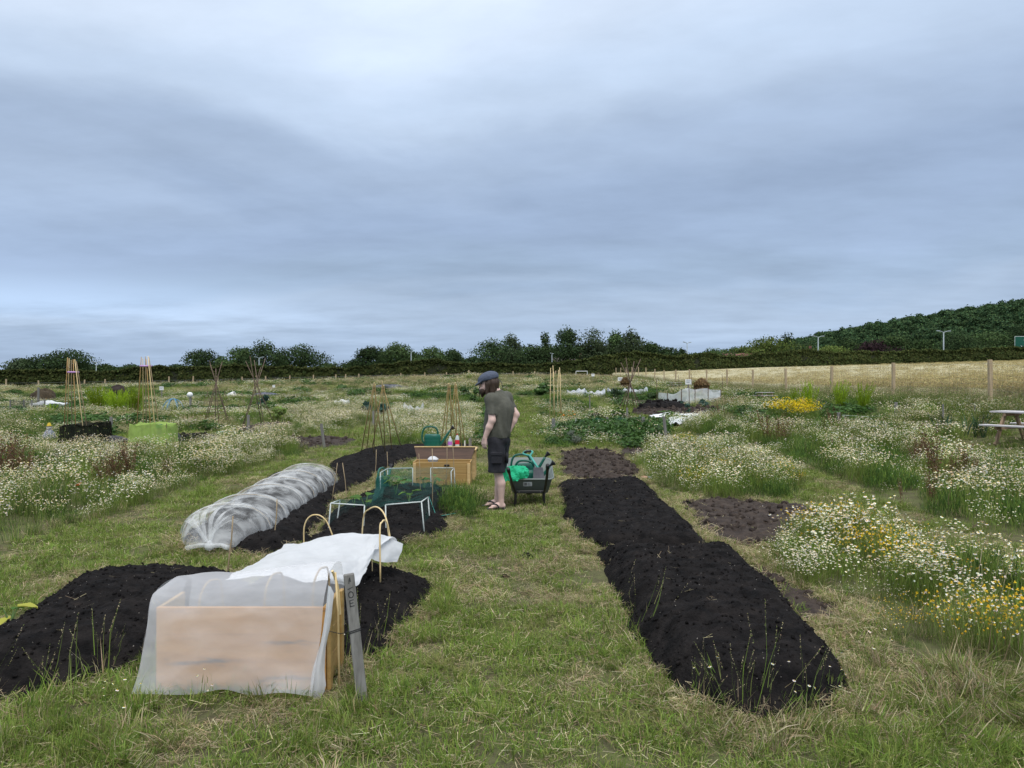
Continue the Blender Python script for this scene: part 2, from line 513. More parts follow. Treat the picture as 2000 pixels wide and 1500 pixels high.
def litter(pb, n, rad, l0, l1, w, cols, z=.006):
    a = rng.uniform(0, 6.283, n); q = rad * np.sqrt(rng.uniform(0, 1, n))
    P = np.c_[q * np.cos(a), q * np.sin(a), z + rng.uniform(0, .012, n)]
    N = rng.normal(0, .22, (n, 3)) + [0, 0, 1]; N /= np.linalg.norm(N, axis=1)[:, None]
    A = np.cross(N, rng.normal(0, 1, (n, 3))); A /= np.linalg.norm(A, axis=1)[:, None]; B = np.cross(N, A)
    L_ = rng.uniform(l0, l1, n)[:, None] / 2
    V = np.stack([P - A * L_ - B * w / 2, P + A * L_ - B * w / 2, P + A * L_ + B * w / 2, P - A * L_ + B * w / 2], 1)
    C = np.repeat(pick(cols, n)[:, None, :], 4, 1); k = np.arange(n)[:, None] * 4
    pb.put(V.reshape(-1, 3), C.reshape(-1, 3), k + [0, 1, 2, 3])
GR = [(.150, .225, .044), (.185, .26, .052), (.115, .185, .040), (.22, .27, .07)]
GRD = [(.065, .125, .032), (.08, .145, .036), (.05, .095, .028)]
ST = [(.46, .38, .23), (.38, .31, .18), (.54, .46, .30), (.28, .21, .13)]
GB = [(.17, .21, .06), (.22, .24, .085), (.14, .185, .055)]
WH = [(.86, .86, .80), (.80, .80, .72)]
CRM = [(.72, .68, .46), (.66, .60, .36), (.76, .74, .56)]
YEL = [(.66, .46, .04), (.60, .38, .03)]
M_plant = plant_mat('plant_matter', .30)
M_lawn = plant_mat('lawn_blades', .30, patch=(1.7, (.30, .25, .12), .56, .72, .55), rand=.3)
M_leaf = plant_mat('broad_leaf', .28, rand=.2, gloss=.02)
M_tree = plant_mat('tree_leaf', .22, rand=.25)
M_soil = mat('black_compost', (.0058, .0054, .0056), (.0190, .0165, .0158), 7, .9, 1.0, 10, 'Position', spec=.07, bscale=60, c3=(.031, .025, .021))
M_soilb = mat('brown_earth', (.028, .021, .018), (.062, .047, .038), 10, .95, .9, 8, 'Position', spec=.2, bscale=40)
def proto(name, pb, m):
    me = pb.mesh(name); me.materials.append(m)
    o = bpy.data.objects.new(name, me)
    return o
GEN = {}
def gen(key, fn, k, m):
    GEN[key] = []
    for i in range(k):
        pb = PB(); fn(pb)
        GEN[key].append(proto('%s_sprig' % key, pb, m))
def f_lawn(pb):
    blades(pb, 60, .10, .03, .085, .0036, .8, GR, flat=.35)
    blades(pb, 4, .09, .02, .06, .003, 1.2, ST)
    litter(pb, 12, .12, .03, .10, .0026, ST, .010)
def f_thatch(pb):
    litter(pb, 48, .15, .04, .14, .0026, ST, .012)
    blades(pb, 34, .12, .03, .09, .0034, 1.0, GR)
def f_tuft(pb):
    blades(pb, 110, .08, .06, .19, .0038, .95, GR)
    blades(pb, 10, .08, .06, .16, .004, .8, ST)
def f_drytuft(pb):
    blades(pb, 46, .09, .08, .22, .0042, .7, ST + GB)
    blades(pb, 14, .08, .05, .14, .0042, .7, GR)
def f_rough(pb):       # knee-high rough grass with seed heads
    blades(pb, 46, .14, .18, .46, .006, .45, GR + GRD)
    blades(pb, 14, .13, .25, .5, .005, .4, GB + ST)
    t = blades(pb, 10, .12, .42, .68, .0035, .22, GB)
    leaves(pb, t, np.tile([0, 0, .1], (len(t), 1)), .06, ST + GB, .22)
def f_pale(pb):
    blades(pb, 60, .22, .22, .52, .008, .35, [(.24, .26, .10), (.30, .30, .13), (.18, .23, .08)])
    t = blades(pb, 24, .22, .40, .62, .005, .2, ST)
    leaves(pb, t, np.tile([0, 0, .1], (len(t), 1)), .09, ST, .25)
def cham(pb, n, petal, cen, hh=(.26, .46), rad=.20, r=.0140, green=GR, droop=.15, dry=0, csz=1.0):
    P = blades(pb, n, rad, hh[0], hh[1], .004, .16, green + GB)
    flowers(pb, P, r, petal, cen, droop=droop, csz=csz)
    m = 190 if n > 10 else 24
    a = rng.uniform(0, 2 * np.pi, m); q = rad * np.sqrt(rng.uniform(0, 1, m)) * 1.15
    B = np.c_[q * np.cos(a), q * np.sin(a), rng.uniform(0, hh[1] * .78, m)]
    blades(pb, m, 0, .04, .10, .0042, .5, green, base=B)
    if dry:
        blades(pb, dry, rad * 1.1, hh[0], hh[1] * 1.05, .004, .25, ST + GB)
def f_chw(pb): cham(pb, 54, WH, YEL)
def f_chw2(pb): cham(pb, 36, WH, YEL, (.2, .42), .22)
def f_chc(pb): cham(pb, 64, CRM + WH[:1], [(.52, .36, .09)], (.24, .42), .24, .012, GR + GRD, .5, 9, 1.15)
def f_chy(pb): cham(pb, 32, WH + YEL + YEL, YEL, (.22, .42), .22, .0105, GB + GR, .7, 14, 1.5)
def f_green(pb):
    m = 240
    a = rng.uniform(0, 2 * np.pi, m); q = .2 * np.sqrt(rng.uniform(0, 1, m))
    B = np.c_[q * np.cos(a), q * np.sin(a), rng.uniform(0, .26, m) * (1.15 - (q / .2) ** 2 * .6)]
    blades(pb, m, 0, .05, .13, .006, .6, GRD + GR[:1], base=B)
def f_dock(pb):
    T = blades(pb, 6, .10, .45, .75, .007, .12, [(.16, .09, .05), (.13, .10, .05)])
    for t in T:
        m = 50
        k = rng.uniform(.35, 1, m)[:, None]
        P = t * k + rng.normal(0, .014, (m, 3))
        leaves(pb, P, rng.normal(0, 1, (m, 3)), .022, [(.15, .075, .05), (.19, .11, .07), (.11, .08, .045)], .8)
    blades(pb, 30, .16, .12, .38, .008, .6, GR + GB)
def f_leafy(pb):
    m = 110
    a = rng.uniform(0, 2 * np.pi, m); q = .24 * np.sqrt(rng.uniform(0, 1, m)); z = rng.uniform(.04, .38, m) * (1.1 - (q / .24) ** 2 * .5)
    P = np.c_[q * np.cos(a), q * np.sin(a), z]
    leaves(pb, P, np.c_[np.cos(a), np.sin(a), np.full(m, .8)], .10, [(.055, .115, .024), (.07, .14, .03), (.04, .085, .02)], .55, .5)
    blades(pb, 14, .1, .15, .3, .006, .3, GRD)
def f_yel(pb): 
    P = blades(pb, 60, .25, .35, .55, .004, .2, GR)
    flowers(pb, P, .03, [(.72, .60, .03), (.66, .50, .02)], YEL, 5)
    blades(pb, 60, .25, .15, .4, .006, .4, GR)
def f_wheat(pb):
    blades(pb, 44, .35, .40, .56, .009, .15, [(.41, .37, .22), (.46, .42, .26), (.35, .33, .18)])
    t = blades(pb, 26, .35, .46, .58, .006, .12, [(.40, .33, .16)])
    leaves(pb, t, np.tile([.3, 0, .1], (len(t), 1)), .10, [(.42, .35, .17), (.36, .30, .14)], .22)
def f_clod(pb):
    bm = bmesh.new(); bmesh.ops.create_icosphere(bm, subdivisions=1, radius=1)
    V = np.array([q.co[:] for q in bm.verts]); F = np.array([[q.index for q in f.verts] for f in bm.faces]); bm.free()
    V *= (1 + rng.uniform(-.35, .35, (len(V), 1))) * [1, .8, .6]
    pb.put(V, (.019, .0175, .018), None, F)
def f_chip(pb):
    bm = bmesh.new(); bmesh.ops.create_icosphere(bm, subdivisions=1, radius=1)
    V = np.array([q.co[:] for q in bm.verts]); F = np.array([[q.index for q in f.verts] for f in bm.faces]); bm.free()
    V *= (1 + rng.uniform(-.3, .3, (len(V), 1))) * [1, .6, .4]
    pb.put(V, (.36, .33, .29), None, F)
def f_straw(pb): litter(pb, 2, .03, .03, .10, .0026, ST, .004)
def f_few(pb): cham(pb, 4, WH, YEL, (.12, .26), .06, .012)
def f_spear(pb):       # couch grass flower spikes
    T = blades(pb, 5, .10, .28, .55, .0035, .28, GR + GB)
    blades(pb, 14, .07, .08, .25, .005, .6, GR + ST)
    for t in T:
        m = 26
        k = rng.uniform(.70, 1.02, m)[:, None]
        leaves(pb, t * k + rng.normal(0, .0012, (m, 3)), rng.normal(0, 1, (m, 3)), .0075, GB + ST, .5)
for key, fn, k, m in [('lawn', f_lawn, 5, M_lawn), ('thatch', f_thatch, 4, M_plant), ('tuft', f_tuft, 4, M_lawn), ('drytuft', f_drytuft, 4, M_plant), ('rough', f_rough, 4, M_plant), ('pale', f_pale, 3, M_plant),
                      ('chw', f_chw, 5, M_plant), ('chw2', f_chw2, 4, M_plant), ('chc', f_chc, 4, M_plant), ('chy', f_chy, 4, M_plant), ('green', f_green, 3, M_plant), ('dock', f_dock, 3, M_plant), ('leafy', f_leafy, 3, M_leaf),
                      ('yel', f_yel, 2, M_plant), ('wheat', f_wheat, 3, M_plant), ('clod', f_clod, 4, M_soil), ('chip', f_chip, 2, M_plant), ('straw', f_straw, 3, M_plant), ('spear', f_spear, 3, M_plant), ('few', f_few, 3, M_plant)]:
    gen(key, fn, k, m)

def scatter_tree(colname, protos):
    c = bpy.data.collections.new(colname)
    for o in protos:
        c.objects.link(o)
    g = bpy.data.node_groups.new(colname, 'GeometryNodeTree')
    g.interface.new_socket('Geometry', in_out='INPUT', socket_type='NodeSocketGeometry')
    g.interface.new_socket('Geometry', in_out='OUTPUT', socket_type='NodeSocketGeometry')
    N, L = g.nodes, g.links
    gi, go = N.new('NodeGroupInput'), N.new('NodeGroupOutput')
    ip = N.new('GeometryNodeInstanceOnPoints')
    ci = N.new('GeometryNodeCollectionInfo')
    ci.inputs['Collection'].default_value = c
    ci.inputs['Separate Children'].default_value = True
    ci.inputs['Reset Children'].default_value = True
    ip.inputs['Pick Instance'].default_value = True
    def na(nm, t):
        n = N.new('GeometryNodeInputNamedAttribute'); n.data_type = t; n.inputs[0].default_value = nm
        return n.outputs[0]
    L.new(gi.outputs[0], ip.inputs['Points']); L.new(ci.outputs[0], ip.inputs['Instance'])
    L.new(na('pid', 'INT'), ip.inputs['Instance Index'])
    L.new(na('rot', 'FLOAT_VECTOR'), ip.inputs['Rotation'])
    L.new(na('scl', 'FLOAT_VECTOR'), ip.inputs['Scale'])
    L.new(ip.outputs[0], go.inputs[0])
    return g
_TREES = {}
def scatter(name, items, parent=None, label=None, cat=None, group=None, kind='stuff'):
    """items: list of (key, XYZ points (n,3), scale (n,) or (n,3), tilt). ONE object of uncountable growth"""
    keys = sorted({k for k, *_ in items})
    protos, off = [], {}
    for k in keys:
        off[k] = len(protos); protos += GEN[k]
    sig = '_'.join(keys)
    if sig not in _TREES: _TREES[sig] = scatter_tree('growth_' + sig, protos)
    # collection children are read in name order
    order = {o.name: i for i, o in enumerate(sorted(protos, key=lambda o: o.name))}
    P, Rr, Sc, I = [], [], [], []
    for it in items:
        k, p, s = it[:3]; tilt = it[3] if len(it) > 3 else .12
        n = len(p)
        if n == 0: continue
        P.append(p); Rr.append(np.c_[rng.normal(0, tilt, n), rng.normal(0, tilt, n), rng.uniform(0, 6.283, n)])
        s = np.asarray(s, float)
        if s.ndim == 0: s = np.full(n, float(s))
        Sc.append(np.repeat(s[:, None], 3, 1) if s.ndim == 1 else s)
        ch = rng.integers(0, len(GEN[k]), n)
        I.append(np.array([order[GEN[k][c].name] for c in ch]))
    if not P: return None
    P, Rr, Sc, I = map(np.concatenate, (P, Rr, Sc, I))
    base = P.mean(0)
    if parent is None:
        base = np.array([base[0], base[1], P[:, 2].min()])
    else:
        base = np.array(parent.matrix_world.translation) * 0 + np.array(parent.location)
    me = bpy.data.meshes.new(name)
    me.vertices.add(len(P)); me.vertices.foreach_set('co', (P - base).astype(np.float32).ravel())
    for nm, t, arr, fld in (('rot', 'FLOAT_VECTOR', Rr, 'vector'), ('scl', 'FLOAT_VECTOR', Sc, 'vector'), ('pid', 'INT', I, 'value')):
        at_ = me.attributes.new(nm, t, 'POINT')
        at_.data.foreach_set(fld, arr.astype(np.int32 if t == 'INT' else np.float32).ravel())
    me.update()
    o = bpy.data.objects.new(name, me); COL.objects.link(o)
    if parent is None: o.location = base
    else: o.parent = parent
    md = o.modifiers.new('growth', 'NODES'); md.node_group = _TREES[sig]
    tag(o, label, cat, group, kind)
    return o
def lift(x, y, h=0.0):
    return np.c_[x, y, ground(x, y) + h]
def inside(poly, density):
    P = np.array(poly); lo, hi = P.min(0), P.max(0)
    n = int((hi[0] - lo[0]) * (hi[1] - lo[1]) * density)
    x = rng.uniform(lo[0], hi[0], n); y = rng.uniform(lo[1], hi[1], n)
    k = inpoly(x, y, poly)
    return x[k], y[k]
def band(d0, d1, density, spread=.82, xlo=None, xhi=None):
    """random points of the visible wedge between two distances"""
    n = int((d1 - d0) * (d0 + d1) * spread * density)
    y = np.sqrt(rng.uniform(d0 ** 2, d1 ** 2, n)); x = rng.uniform(-1, 1, n) * y * spread
    return x, y

# ================================================================== zones of the allotment (pixel outlines laid on the ground)
Z = {}
Z['left_near'] = upoly([(-80, 1085), (30, 1062), (120, 1040), (210, 1010), (330, 972), (420, 940), (500, 915), (590, 888), (600, 876), (520, 872), (400, 876), (345, 886), (240, 888), (110, 884), (60, 868), (0, 866), (-110, 880)])
Z['left_far'] = upoly([(-120, 866), (110, 862), (110, 815), (-120, 815)])
Z['mid_left'] = upoly([(490, 862), (560, 860), (690, 838), (750, 815), (720, 797), (560, 803), (490, 822)])
Z['centre'] = upoly([(745, 872), (830, 878), (935, 878), (945, 800), (860, 790), (765, 797), (725, 835)])
Z['right_mid'] = upoly([(1240, 900), (1265, 935), (1300, 962), (1440, 982), (1550, 972), (1568, 940), (1500, 902), (1420, 874), (1270, 872)])
Z['right_near'] = upoly([(1490, 1105), (1560, 1150), (1640, 1175), (1715, 1200), (1735, 1275), (1850, 1290), (2150, 1330), (2250, 1230), (2000, 1130), (1850, 1085), (1700, 1050), (1560, 1050)])
Z['right_far'] = upoly([(1330, 847), (1420, 868), (1500, 885), (1600, 925), (1700, 968), (1800, 1000), (1900, 1035), (2000, 1065), (2250, 1110), (2200, 930), (2000, 910), (1880, 893), (1840, 860), (1700, 852), (1560, 832), (1400, 818), (1340, 824)])
PATHS = [upoly([(975, 885), (1062, 885), (1052, 800), (1046, 778), (1012, 778), (992, 805)]),
         upoly([(1240, 885), (1420, 870), (1335, 846), (1305, 830), (1250, 803), (1150, 778), (1118, 782), (1232, 818), (1290, 850)]),
         upoly([(560, 905), (720, 872), (760, 848), (745, 828), (640, 855), (590, 866)]),
         upoly([(1870, 892), (2100, 920), (2150, 870), (1900, 855)]),
         upoly([(0, 769), (520, 764), (700, 757), (700, 753), (400, 757), (0, 763)]),
         upoly([(330, 858), (480, 848), (480, 838), (330, 848)]),
         upoly([(100, 890), (350, 890), (350, 862), (240, 855), (100, 862)])]
SOIL = []          # filled by the beds
def in_any(x, y, polys):
    k = np.zeros(len(x), bool)
    for p in polys: k |= inpoly(x, y, p)
    return k

# ================================================================== ground sheet
xs = np.sinh(np.linspace(-7.2, 7.2, 330)) * 2.2
ys = np.concatenate([np.linspace(-25, 2, 14)[:-1], 2 + np.sinh(np.linspace(0, 6.6, 300)) * 3.4])
GX, GY = np.meshgrid(xs, ys)
gzv = ground(GX.ravel(), GY.ravel())
ny_, nx_ = GX.shape
ii = (np.arange(ny_ - 1)[:, None] * nx_ + np.arange(nx_ - 1)[None]).ravel()
def ground_mat():
    m, N, L = nt('ground_earth_and_turf')
    out = N.new('ShaderNodeOutputMaterial'); b = N.new('ShaderNodeBsdfDiffuse'); L.new(b.outputs[0], out.inputs[0])
    g = N.new('ShaderNodeNewGeometry')
    def noise(sc, det, rg=.6):
        n = N.new('ShaderNodeTexNoise'); n.inputs['Scale'].default_value = sc; n.inputs['Detail'].default_value = det; n.inputs['Roughness'].default_value = rg
        L.new(g.outputs['Position'], n.inputs[0]); return n.outputs[0]
    def ramp_(f, a, b_, lo, hi):
        r = N.new('ShaderNodeValToRGB'); r.color_ramp.elements[0].position = lo; r.color_ramp.elements[1].position = hi
        r.color_ramp.elements[0].color = (*a, 1); r.color_ramp.elements[1].color = (*b_, 1); L.new(f, r.inputs[0]); return r.outputs[0]
    c1 = ramp_(noise(30, 7, .7), (.07, .085, .03), (.16, .165, .075), .38, .62)
    c2 = ramp_(noise(120, 5, .75), (.06, .05, .038), (.23, .20, .12), .38, .66)
    c3 = ramp_(noise(5, 5), (.07, .06, .045), (.13, .16, .06), .40, .60)
    m1 = N.new('ShaderNodeMixRGB'); m1.inputs[0].default_value = .5; L.new(c1, m1.inputs[1]); L.new(c2, m1.inputs[2])
    m2 = N.new('ShaderNodeMixRGB'); m2.inputs[0].default_value = .45; L.new(m1.outputs[0], m2.inputs[1]); L.new(c3, m2.inputs[2])
    L.new(m2.outputs[0], b.inputs[0])
    bp = N.new('ShaderNodeBump'); bp.inputs['Strength'].default_value = .6; bp.inputs['Distance'].default_value = .02
    L.new(noise(110, 6), bp.inputs['Height']); L.new(bp.outputs[0], b.inputs['Normal'])
    return m
gme = npmesh('ground', np.c_[GX.ravel(), GY.ravel(), gzv], np.c_[ii, ii + 1, ii + 1 + nx_, ii + nx_], None, True)
tag(obj('ground', gme, ground_mat()), kind='structure')

# ------------------------------------------------------------------ the fence line and the wheat field behind it
def fence_x(d): return .0216 * d + 14.3
def wheat():
    yy = np.concatenate([np.linspace(8, 60, 60), np.linspace(62, 148, 50)])
    t = np.linspace(0, 1, 60) ** 1.6
    V = []
    for y in yy:
        x0 = fence_x(y) + 1.6 + .25 * math.sin(y * 1.7)
        x = x0 + t * (150 - x0)
        z = ground(x, np.full_like(x, y)) + .42 + .06 * (fbm(x * .9, np.full_like(x, y) * .9, 4, 3) - .5) * 2
        z[0] -= .44
        V.append(np.c_[x, np.full_like(x, y), z])
    V = np.array(V); n1_, n2_ = V.shape[:2]
    k = (np.arange(n1_ - 1)[:, None] * n2_ + np.arange(n2_ - 1)[None]).ravel()
    me = npmesh('wheat_field', V.reshape(-1, 3), np.c_[k, k + 1, k + 1 + n2_, k + n2_], None, True)
    m = mat('ripening_wheat', (.39, .35, .21), (.47, .43, .28), 1.4, .9, .8, 8, 'Position', (1, .25, 1), spec=.1, bscale=9)
    f = tag(obj('wheat_field', me, m), kind='structure')
    x, y = [], []
    for d0, d1, dn in ((14, 40, 3.2), (40, 75, 1.2), (75, 130, .5)):
        n = int((d1 - d0) * 60 * dn)
        yy = rng.uniform(d0, d1, n); xx = fence_x(yy) + 1.7 + rng.uniform(0, 1, n) ** 1.2 * (yy * .78 - fence_x(yy)).clip(2, 90)
        x.append(xx); y.append(yy)
    x, y = np.concatenate(x), np.concatenate(y)
    scatter('wheat_crop', [('wheat', lift(x, y, .02), rng.uniform(.8, 1.1, len(x)))], label='pale ripening wheat standing behind the wire fence', cat='wheat')
wheat()

# ------------------------------------------------------------------ hill with its wood
def hill_h(x, y):
    r = np.exp(-((np.asarray(x) - 430) / 250) ** 2 - ((np.asarray(y) - 520) / 190) ** 2)
    return 60 * r - 6 + 3.0 * (fbm(np.asarray(x) * .012, np.asarray(y) * .012, 21, 3) - .5)
hx, hy = np.meshgrid(np.linspace(-60, 1000, 90), np.linspace(215, 900, 70))
hz = hill_h(hx, hy) + 1.5
k = (np.arange(69)[:, None] * 90 + np.arange(89)[None]).ravel()
tag(obj('hill', npmesh('hill', np.c_[hx.ravel(), hy.ravel(), hz.ravel()], np.c_[k, k + 1, k + 91, k + 90], None, True), mat('hill_turf', (.03, .05, .02), (.06, .08, .03), .05, .9)), kind='structure')

# ------------------------------------------------------------------ trees
TG = {'dark': [(.046, .074, .032), (.058, .090, .038), (.036, .058, .027)],
      'mid': [(.058, .092, .036), (.072, .11, .042), (.045, .072, .03)],
      'grey': [(.075, .10, .055), (.06, .085, .045), (.05, .07, .035)],
      'lime': [(.10, .135, .035), (.08, .115, .03), (.12, .15, .045)],
      'purple': [(.035, .022, .026), (.045, .03, .03)],
      'hill': [(.06, .105, .05), (.045, .085, .04), (.075, .12, .05)]}
def crown(pb, w, h, z0, n, size, cols, open_=.0, blobs=16, lobed=1.0):
    """leaf clumps spread through an uneven crown of width w from height z0 to h"""
    H = h - z0
    B = []
    for i in range(blobs):
        t = rng.uniform(.05, .95)
        prof = (math.sin(math.pi * min(t * .93 + .10, 1)) ** .65)
        a = rng.uniform(0, 6.283); q = rng.uniform(.10, .70) * w / 2 * prof * lobed
        B.append((q * math.cos(a), q * math.sin(a), z0 + H * t, rng.uniform(.20, .36) * w * (.55 + .45 * prof) * (1 - open_ * .35), rng.uniform(.16, .24) * H))
    B.append((rng.normal(0, .06) * w, 0, h - .16 * H, w * .2, H * .17))
    B = np.array(B)
    wts = B[:, 3] ** 2; wts /= wts.sum()
    bi = rng.choice(len(B), n, p=wts)
    D = rng.normal(0, 1, (n, 3)); D /= np.linalg.norm(D, axis=1)[:, None]
    rr = rng.uniform(0, 1, n) ** .28 * (1 + rng.normal(0, .10, n))
    P = B[bi, :3] + D * rr[:, None] * np.c_[B[bi, 3], B[bi, 3], B[bi, 4]]
    jit = rng.uniform(.78, 1.22, len(B))[bi][:, None]
    leaves(pb, P, D, size, cols, .75, .25)
    pb.C[-1] *= np.repeat(jit, 4, 0)
    return B
def tree(px, top, wpx, d, kind, label, base_py=None, open_=0.0, n=2200, blobs=16, size=None, name='tree', z0f=.18, group='trees behind the hedge'):
    X = (px - 1000) * d / FX
    z = gz(X, d) if d < 200 else gz(X, 150)
    h = EYE + (HOR - top) * d / FX - z
    w = wpx * d / FX * 1.5
    t = thing(name, label, 'tree', (X, d, z), 0, group)
    pb = PB()
    B = crown(pb, w, h, h * z0f, n, (size or .011 * d * .24), TG[kind], open_, blobs)
    tb = MB()
    tb.tube([(0, 0, -.3), (0.05, 0, h * .3), (-.05, .05, h * .55), (0, 0, h * .8)], [h * .028, h * .022, h * .014, h * .004], 6)
    for b in B[:7]:
        s = Vector((0, 0, h * rng.uniform(.22, .45)))
        e = Vector(b[:3])
        tb.tube([s, s.lerp(e, .5) + Vector((0, 0, -.05 * h)), e], [h * .012, h * .008, h * .003], 5)
    obj('trunk', tb, M_bark, t)
    me = pb.mesh('crown'); me.materials.append(M_tree)
    obj('crown', me, None, t)
    return t
M_bark = mat('bark', (.05, .04, .03), (.09, .075, .06), 6, .9, .4)
TREES = [  # px, top row, width, distance, colour kind, label
    (45, 702, 56, 165, 'grey', 'thin greyish small tree at the far left behind the hedge', .4),
    (92, 694, 62, 160, 'dark', 'dark rounded tree, left half of the big pair behind the left obelisk', 0),
    (133, 687, 88, 158, 'dark', 'broad dark tree behind the left cane obelisk', 0),
    (205, 712, 44, 170, 'mid', 'low bush tree beside the left street lamp', .2),
    (250, 714, 60, 165, 'dark', 'low ragged bush tree left of the second obelisk', .2),
    (392, 686, 72, 150, 'dark', 'single dark rounded tree left of the brown wigwam', 0),
    (470, 681, 66, 150, 'mid', 'dark tree, lower left one of the pair above the stick wigwams', 0),
    (515, 668, 62, 148, 'dark', 'tall dark tree, right one of the pair above the stick wigwams', 0),
    (582, 671, 76, 150, 'dark', 'dense triangular dark tree with flat right side', 0),
    (690, 706, 60, 165, 'mid', 'low bush tree at the left end of the long middle row', .1),
    (724, 681, 52, 155, 'dark', 'dark rounded tree at the left end of the middle row', 0),
    (778, 673, 60, 160, 'mid', 'tall leafy tree left of the middle lamp post', 0),
    (838, 677, 62, 160, 'mid', 'leafy tree right of the middle lamp post', 0),
    (884, 680, 32, 158, 'dark', 'small pointed tree left of the person', 0),
    (925, 698, 46, 165, 'dark', 'low bush tree just left of the person', 0),
    (962, 664, 66, 150, 'dark', 'broad dark tree directly above the person', .1),
    (1000, 659, 50, 158, 'grey', 'greyish tree right above the cap of the person', .2),
    (1034, 671, 50, 150, 'dark', 'dark tree right of the person, left of the slim tree', .1),
    (1064, 654, 30, 155, 'mid', 'slim upright tree beside the centre lamp post', .2),
    (1108, 645, 56, 150, 'dark', 'tall oval dark tree above the brown roof', .1),
    (1163, 642, 62, 152, 'grey', 'tall open tree, widest of the tall group', .5),
    (1203, 653, 44, 156, 'mid', 'tall tree in the gap between the two open trees', .2),
    (1236, 647, 52, 150, 'grey', 'greyish open tree at the right end of the tall group', .6),
    (1268, 672, 50, 158, 'mid', 'low tree under the right side of the tall group', .1),
    (1300, 678, 48, 150, 'dark', 'low dark tree, last of the middle row', 0),
    (1334, 683, 26, 170, 'dark', 'small round dark tree beside the centre right street lamp', 0),
    (1395, 684, 70, 190, 'mid', 'low tree right of the centre right street lamp', 0),
    (1440, 678, 60, 195, 'dark', 'low dark tree left of the lime green tree', 0),
    (1505, 662, 100, 190, 'lime', 'broad lime green tree left of the wooded hill', 0),
    (1536, 651, 32, 230, 'dark', 'round dark tree standing above the lime green tree', 0),
    (1570, 672, 56, 200, 'dark', 'dark tree left of the right middle lamp', 0),
    (1622, 676, 66, 180, 'lime', 'small bright green tree beside the right middle lamp', 0),
    (1660, 664, 60, 195, 'mid', 'mid green tree right of the right middle lamp', 0),
    (1706, 668, 62, 180, 'purple', 'dark purple leaved tree in front of the hill', 0),
    (1748, 657, 70, 182, 'mid', 'large rounded tree right of the purple tree', 0),
    (1800, 664, 66, 180, 'mid', 'rounded tree left of the far right street lamp', 0),
    (1868, 652, 80, 190, 'dark', 'dark tree right of the far right street lamp', 0),
    (1925, 648, 90, 195, 'mid', 'large tree left of the green road sign', 0),
    (1985, 640, 84, 200, 'dark', 'dark tree behind the green road sign', 0),
    (2060, 640, 100, 195, 'mid', 'large tree at the right edge beyond the road sign', 0)]
GAPS = [(165, 710, 60, 175, 'low bush left of the left street lamp, under the broad dark tree'), (300, 716, 60, 178, 'low bush behind the small red roof at the left'), (345, 714, 50, 178, 'low bush between the red roof and the single rounded tree'),
        (432, 700, 44, 172, 'bushy tree between the single rounded tree and the dark pair'), (546, 694, 40, 172, 'bushy tree between the dark pair and the triangular tree'), (640, 708, 60, 178, 'low bush right of the triangular dark tree'),
        (752, 690, 40, 172, 'bushy tree at the left foot of the tall leafy tree near the middle lamp'), (808, 690, 44, 176, 'bushy tree directly behind the middle lamp post'), (862, 694, 36, 178, 'bush left of the small pointed tree'), (905, 698, 40, 178, 'bush right of the small pointed tree'),
        (982, 682, 50, 174, 'bushy tree behind the cap of the person'), (1050, 686, 50, 174, 'bushy tree at the foot of the slim upright tree'), (1086, 680, 44, 176, 'bushy tree between the slim tree and the tall oval tree'), (1136, 674, 44, 176, 'bushy tree between the tall oval tree and the widest open tree'),
        (1184, 678, 44, 178, 'bushy tree at the right foot of the widest open tree'), (1220, 676, 44, 176, 'bushy tree left of the greyish open tree at the right end'), (1254, 682, 44, 176, 'bushy tree right of the greyish open tree at the right end'), (1284, 686, 44, 176, 'bushy tree left of the last dark tree of the middle row'),
        (1320, 692, 44, 182, 'low bush left of the small round dark tree by the lamp'), (1362, 690, 44, 190, 'low bush right of the small round dark tree by the lamp'), (1418, 690, 44, 196, 'low bush left of the low red roofed house'), (1470, 684, 50, 200, 'low bush at the left foot of the lime green tree')]
for i, (px, top, w, d, lab) in enumerate(GAPS):
    TREES.append((px, top, w, d, ('dark', 'mid')[i % 2], lab, .1))
for (px, top, w, d, kd, lab, op) in TREES:
    tree(px, top, w, d, kd, lab, open_=op, n=5200 if w > 40 else 2600, blobs=26 if w > 40 else 15, z0f=.10)

# hillside wood: reads as one mass
def f_hilltree(pb):
    crown(pb, 10, 10, 1.2, 750, 1.25, TG['hill'], 0, 12)
gen('hilltree', f_hilltree, 6, M_tree)
n = 5200
x = rng.uniform(-20, 700, n); y = rng.uniform(225, 560, n)
hh = hill_h(x, y)
k = (hh > -1.5) & (np.abs(x / y) < .95)
x, y, hh = x[k], y[k], hh[k]
scatter('hill_wood', [('hilltree', np.c_[x, y, hh + .5], rng.uniform(.6, 1.15, len(x)), .05)], label='green wood covering the hill on the right', cat='wood')

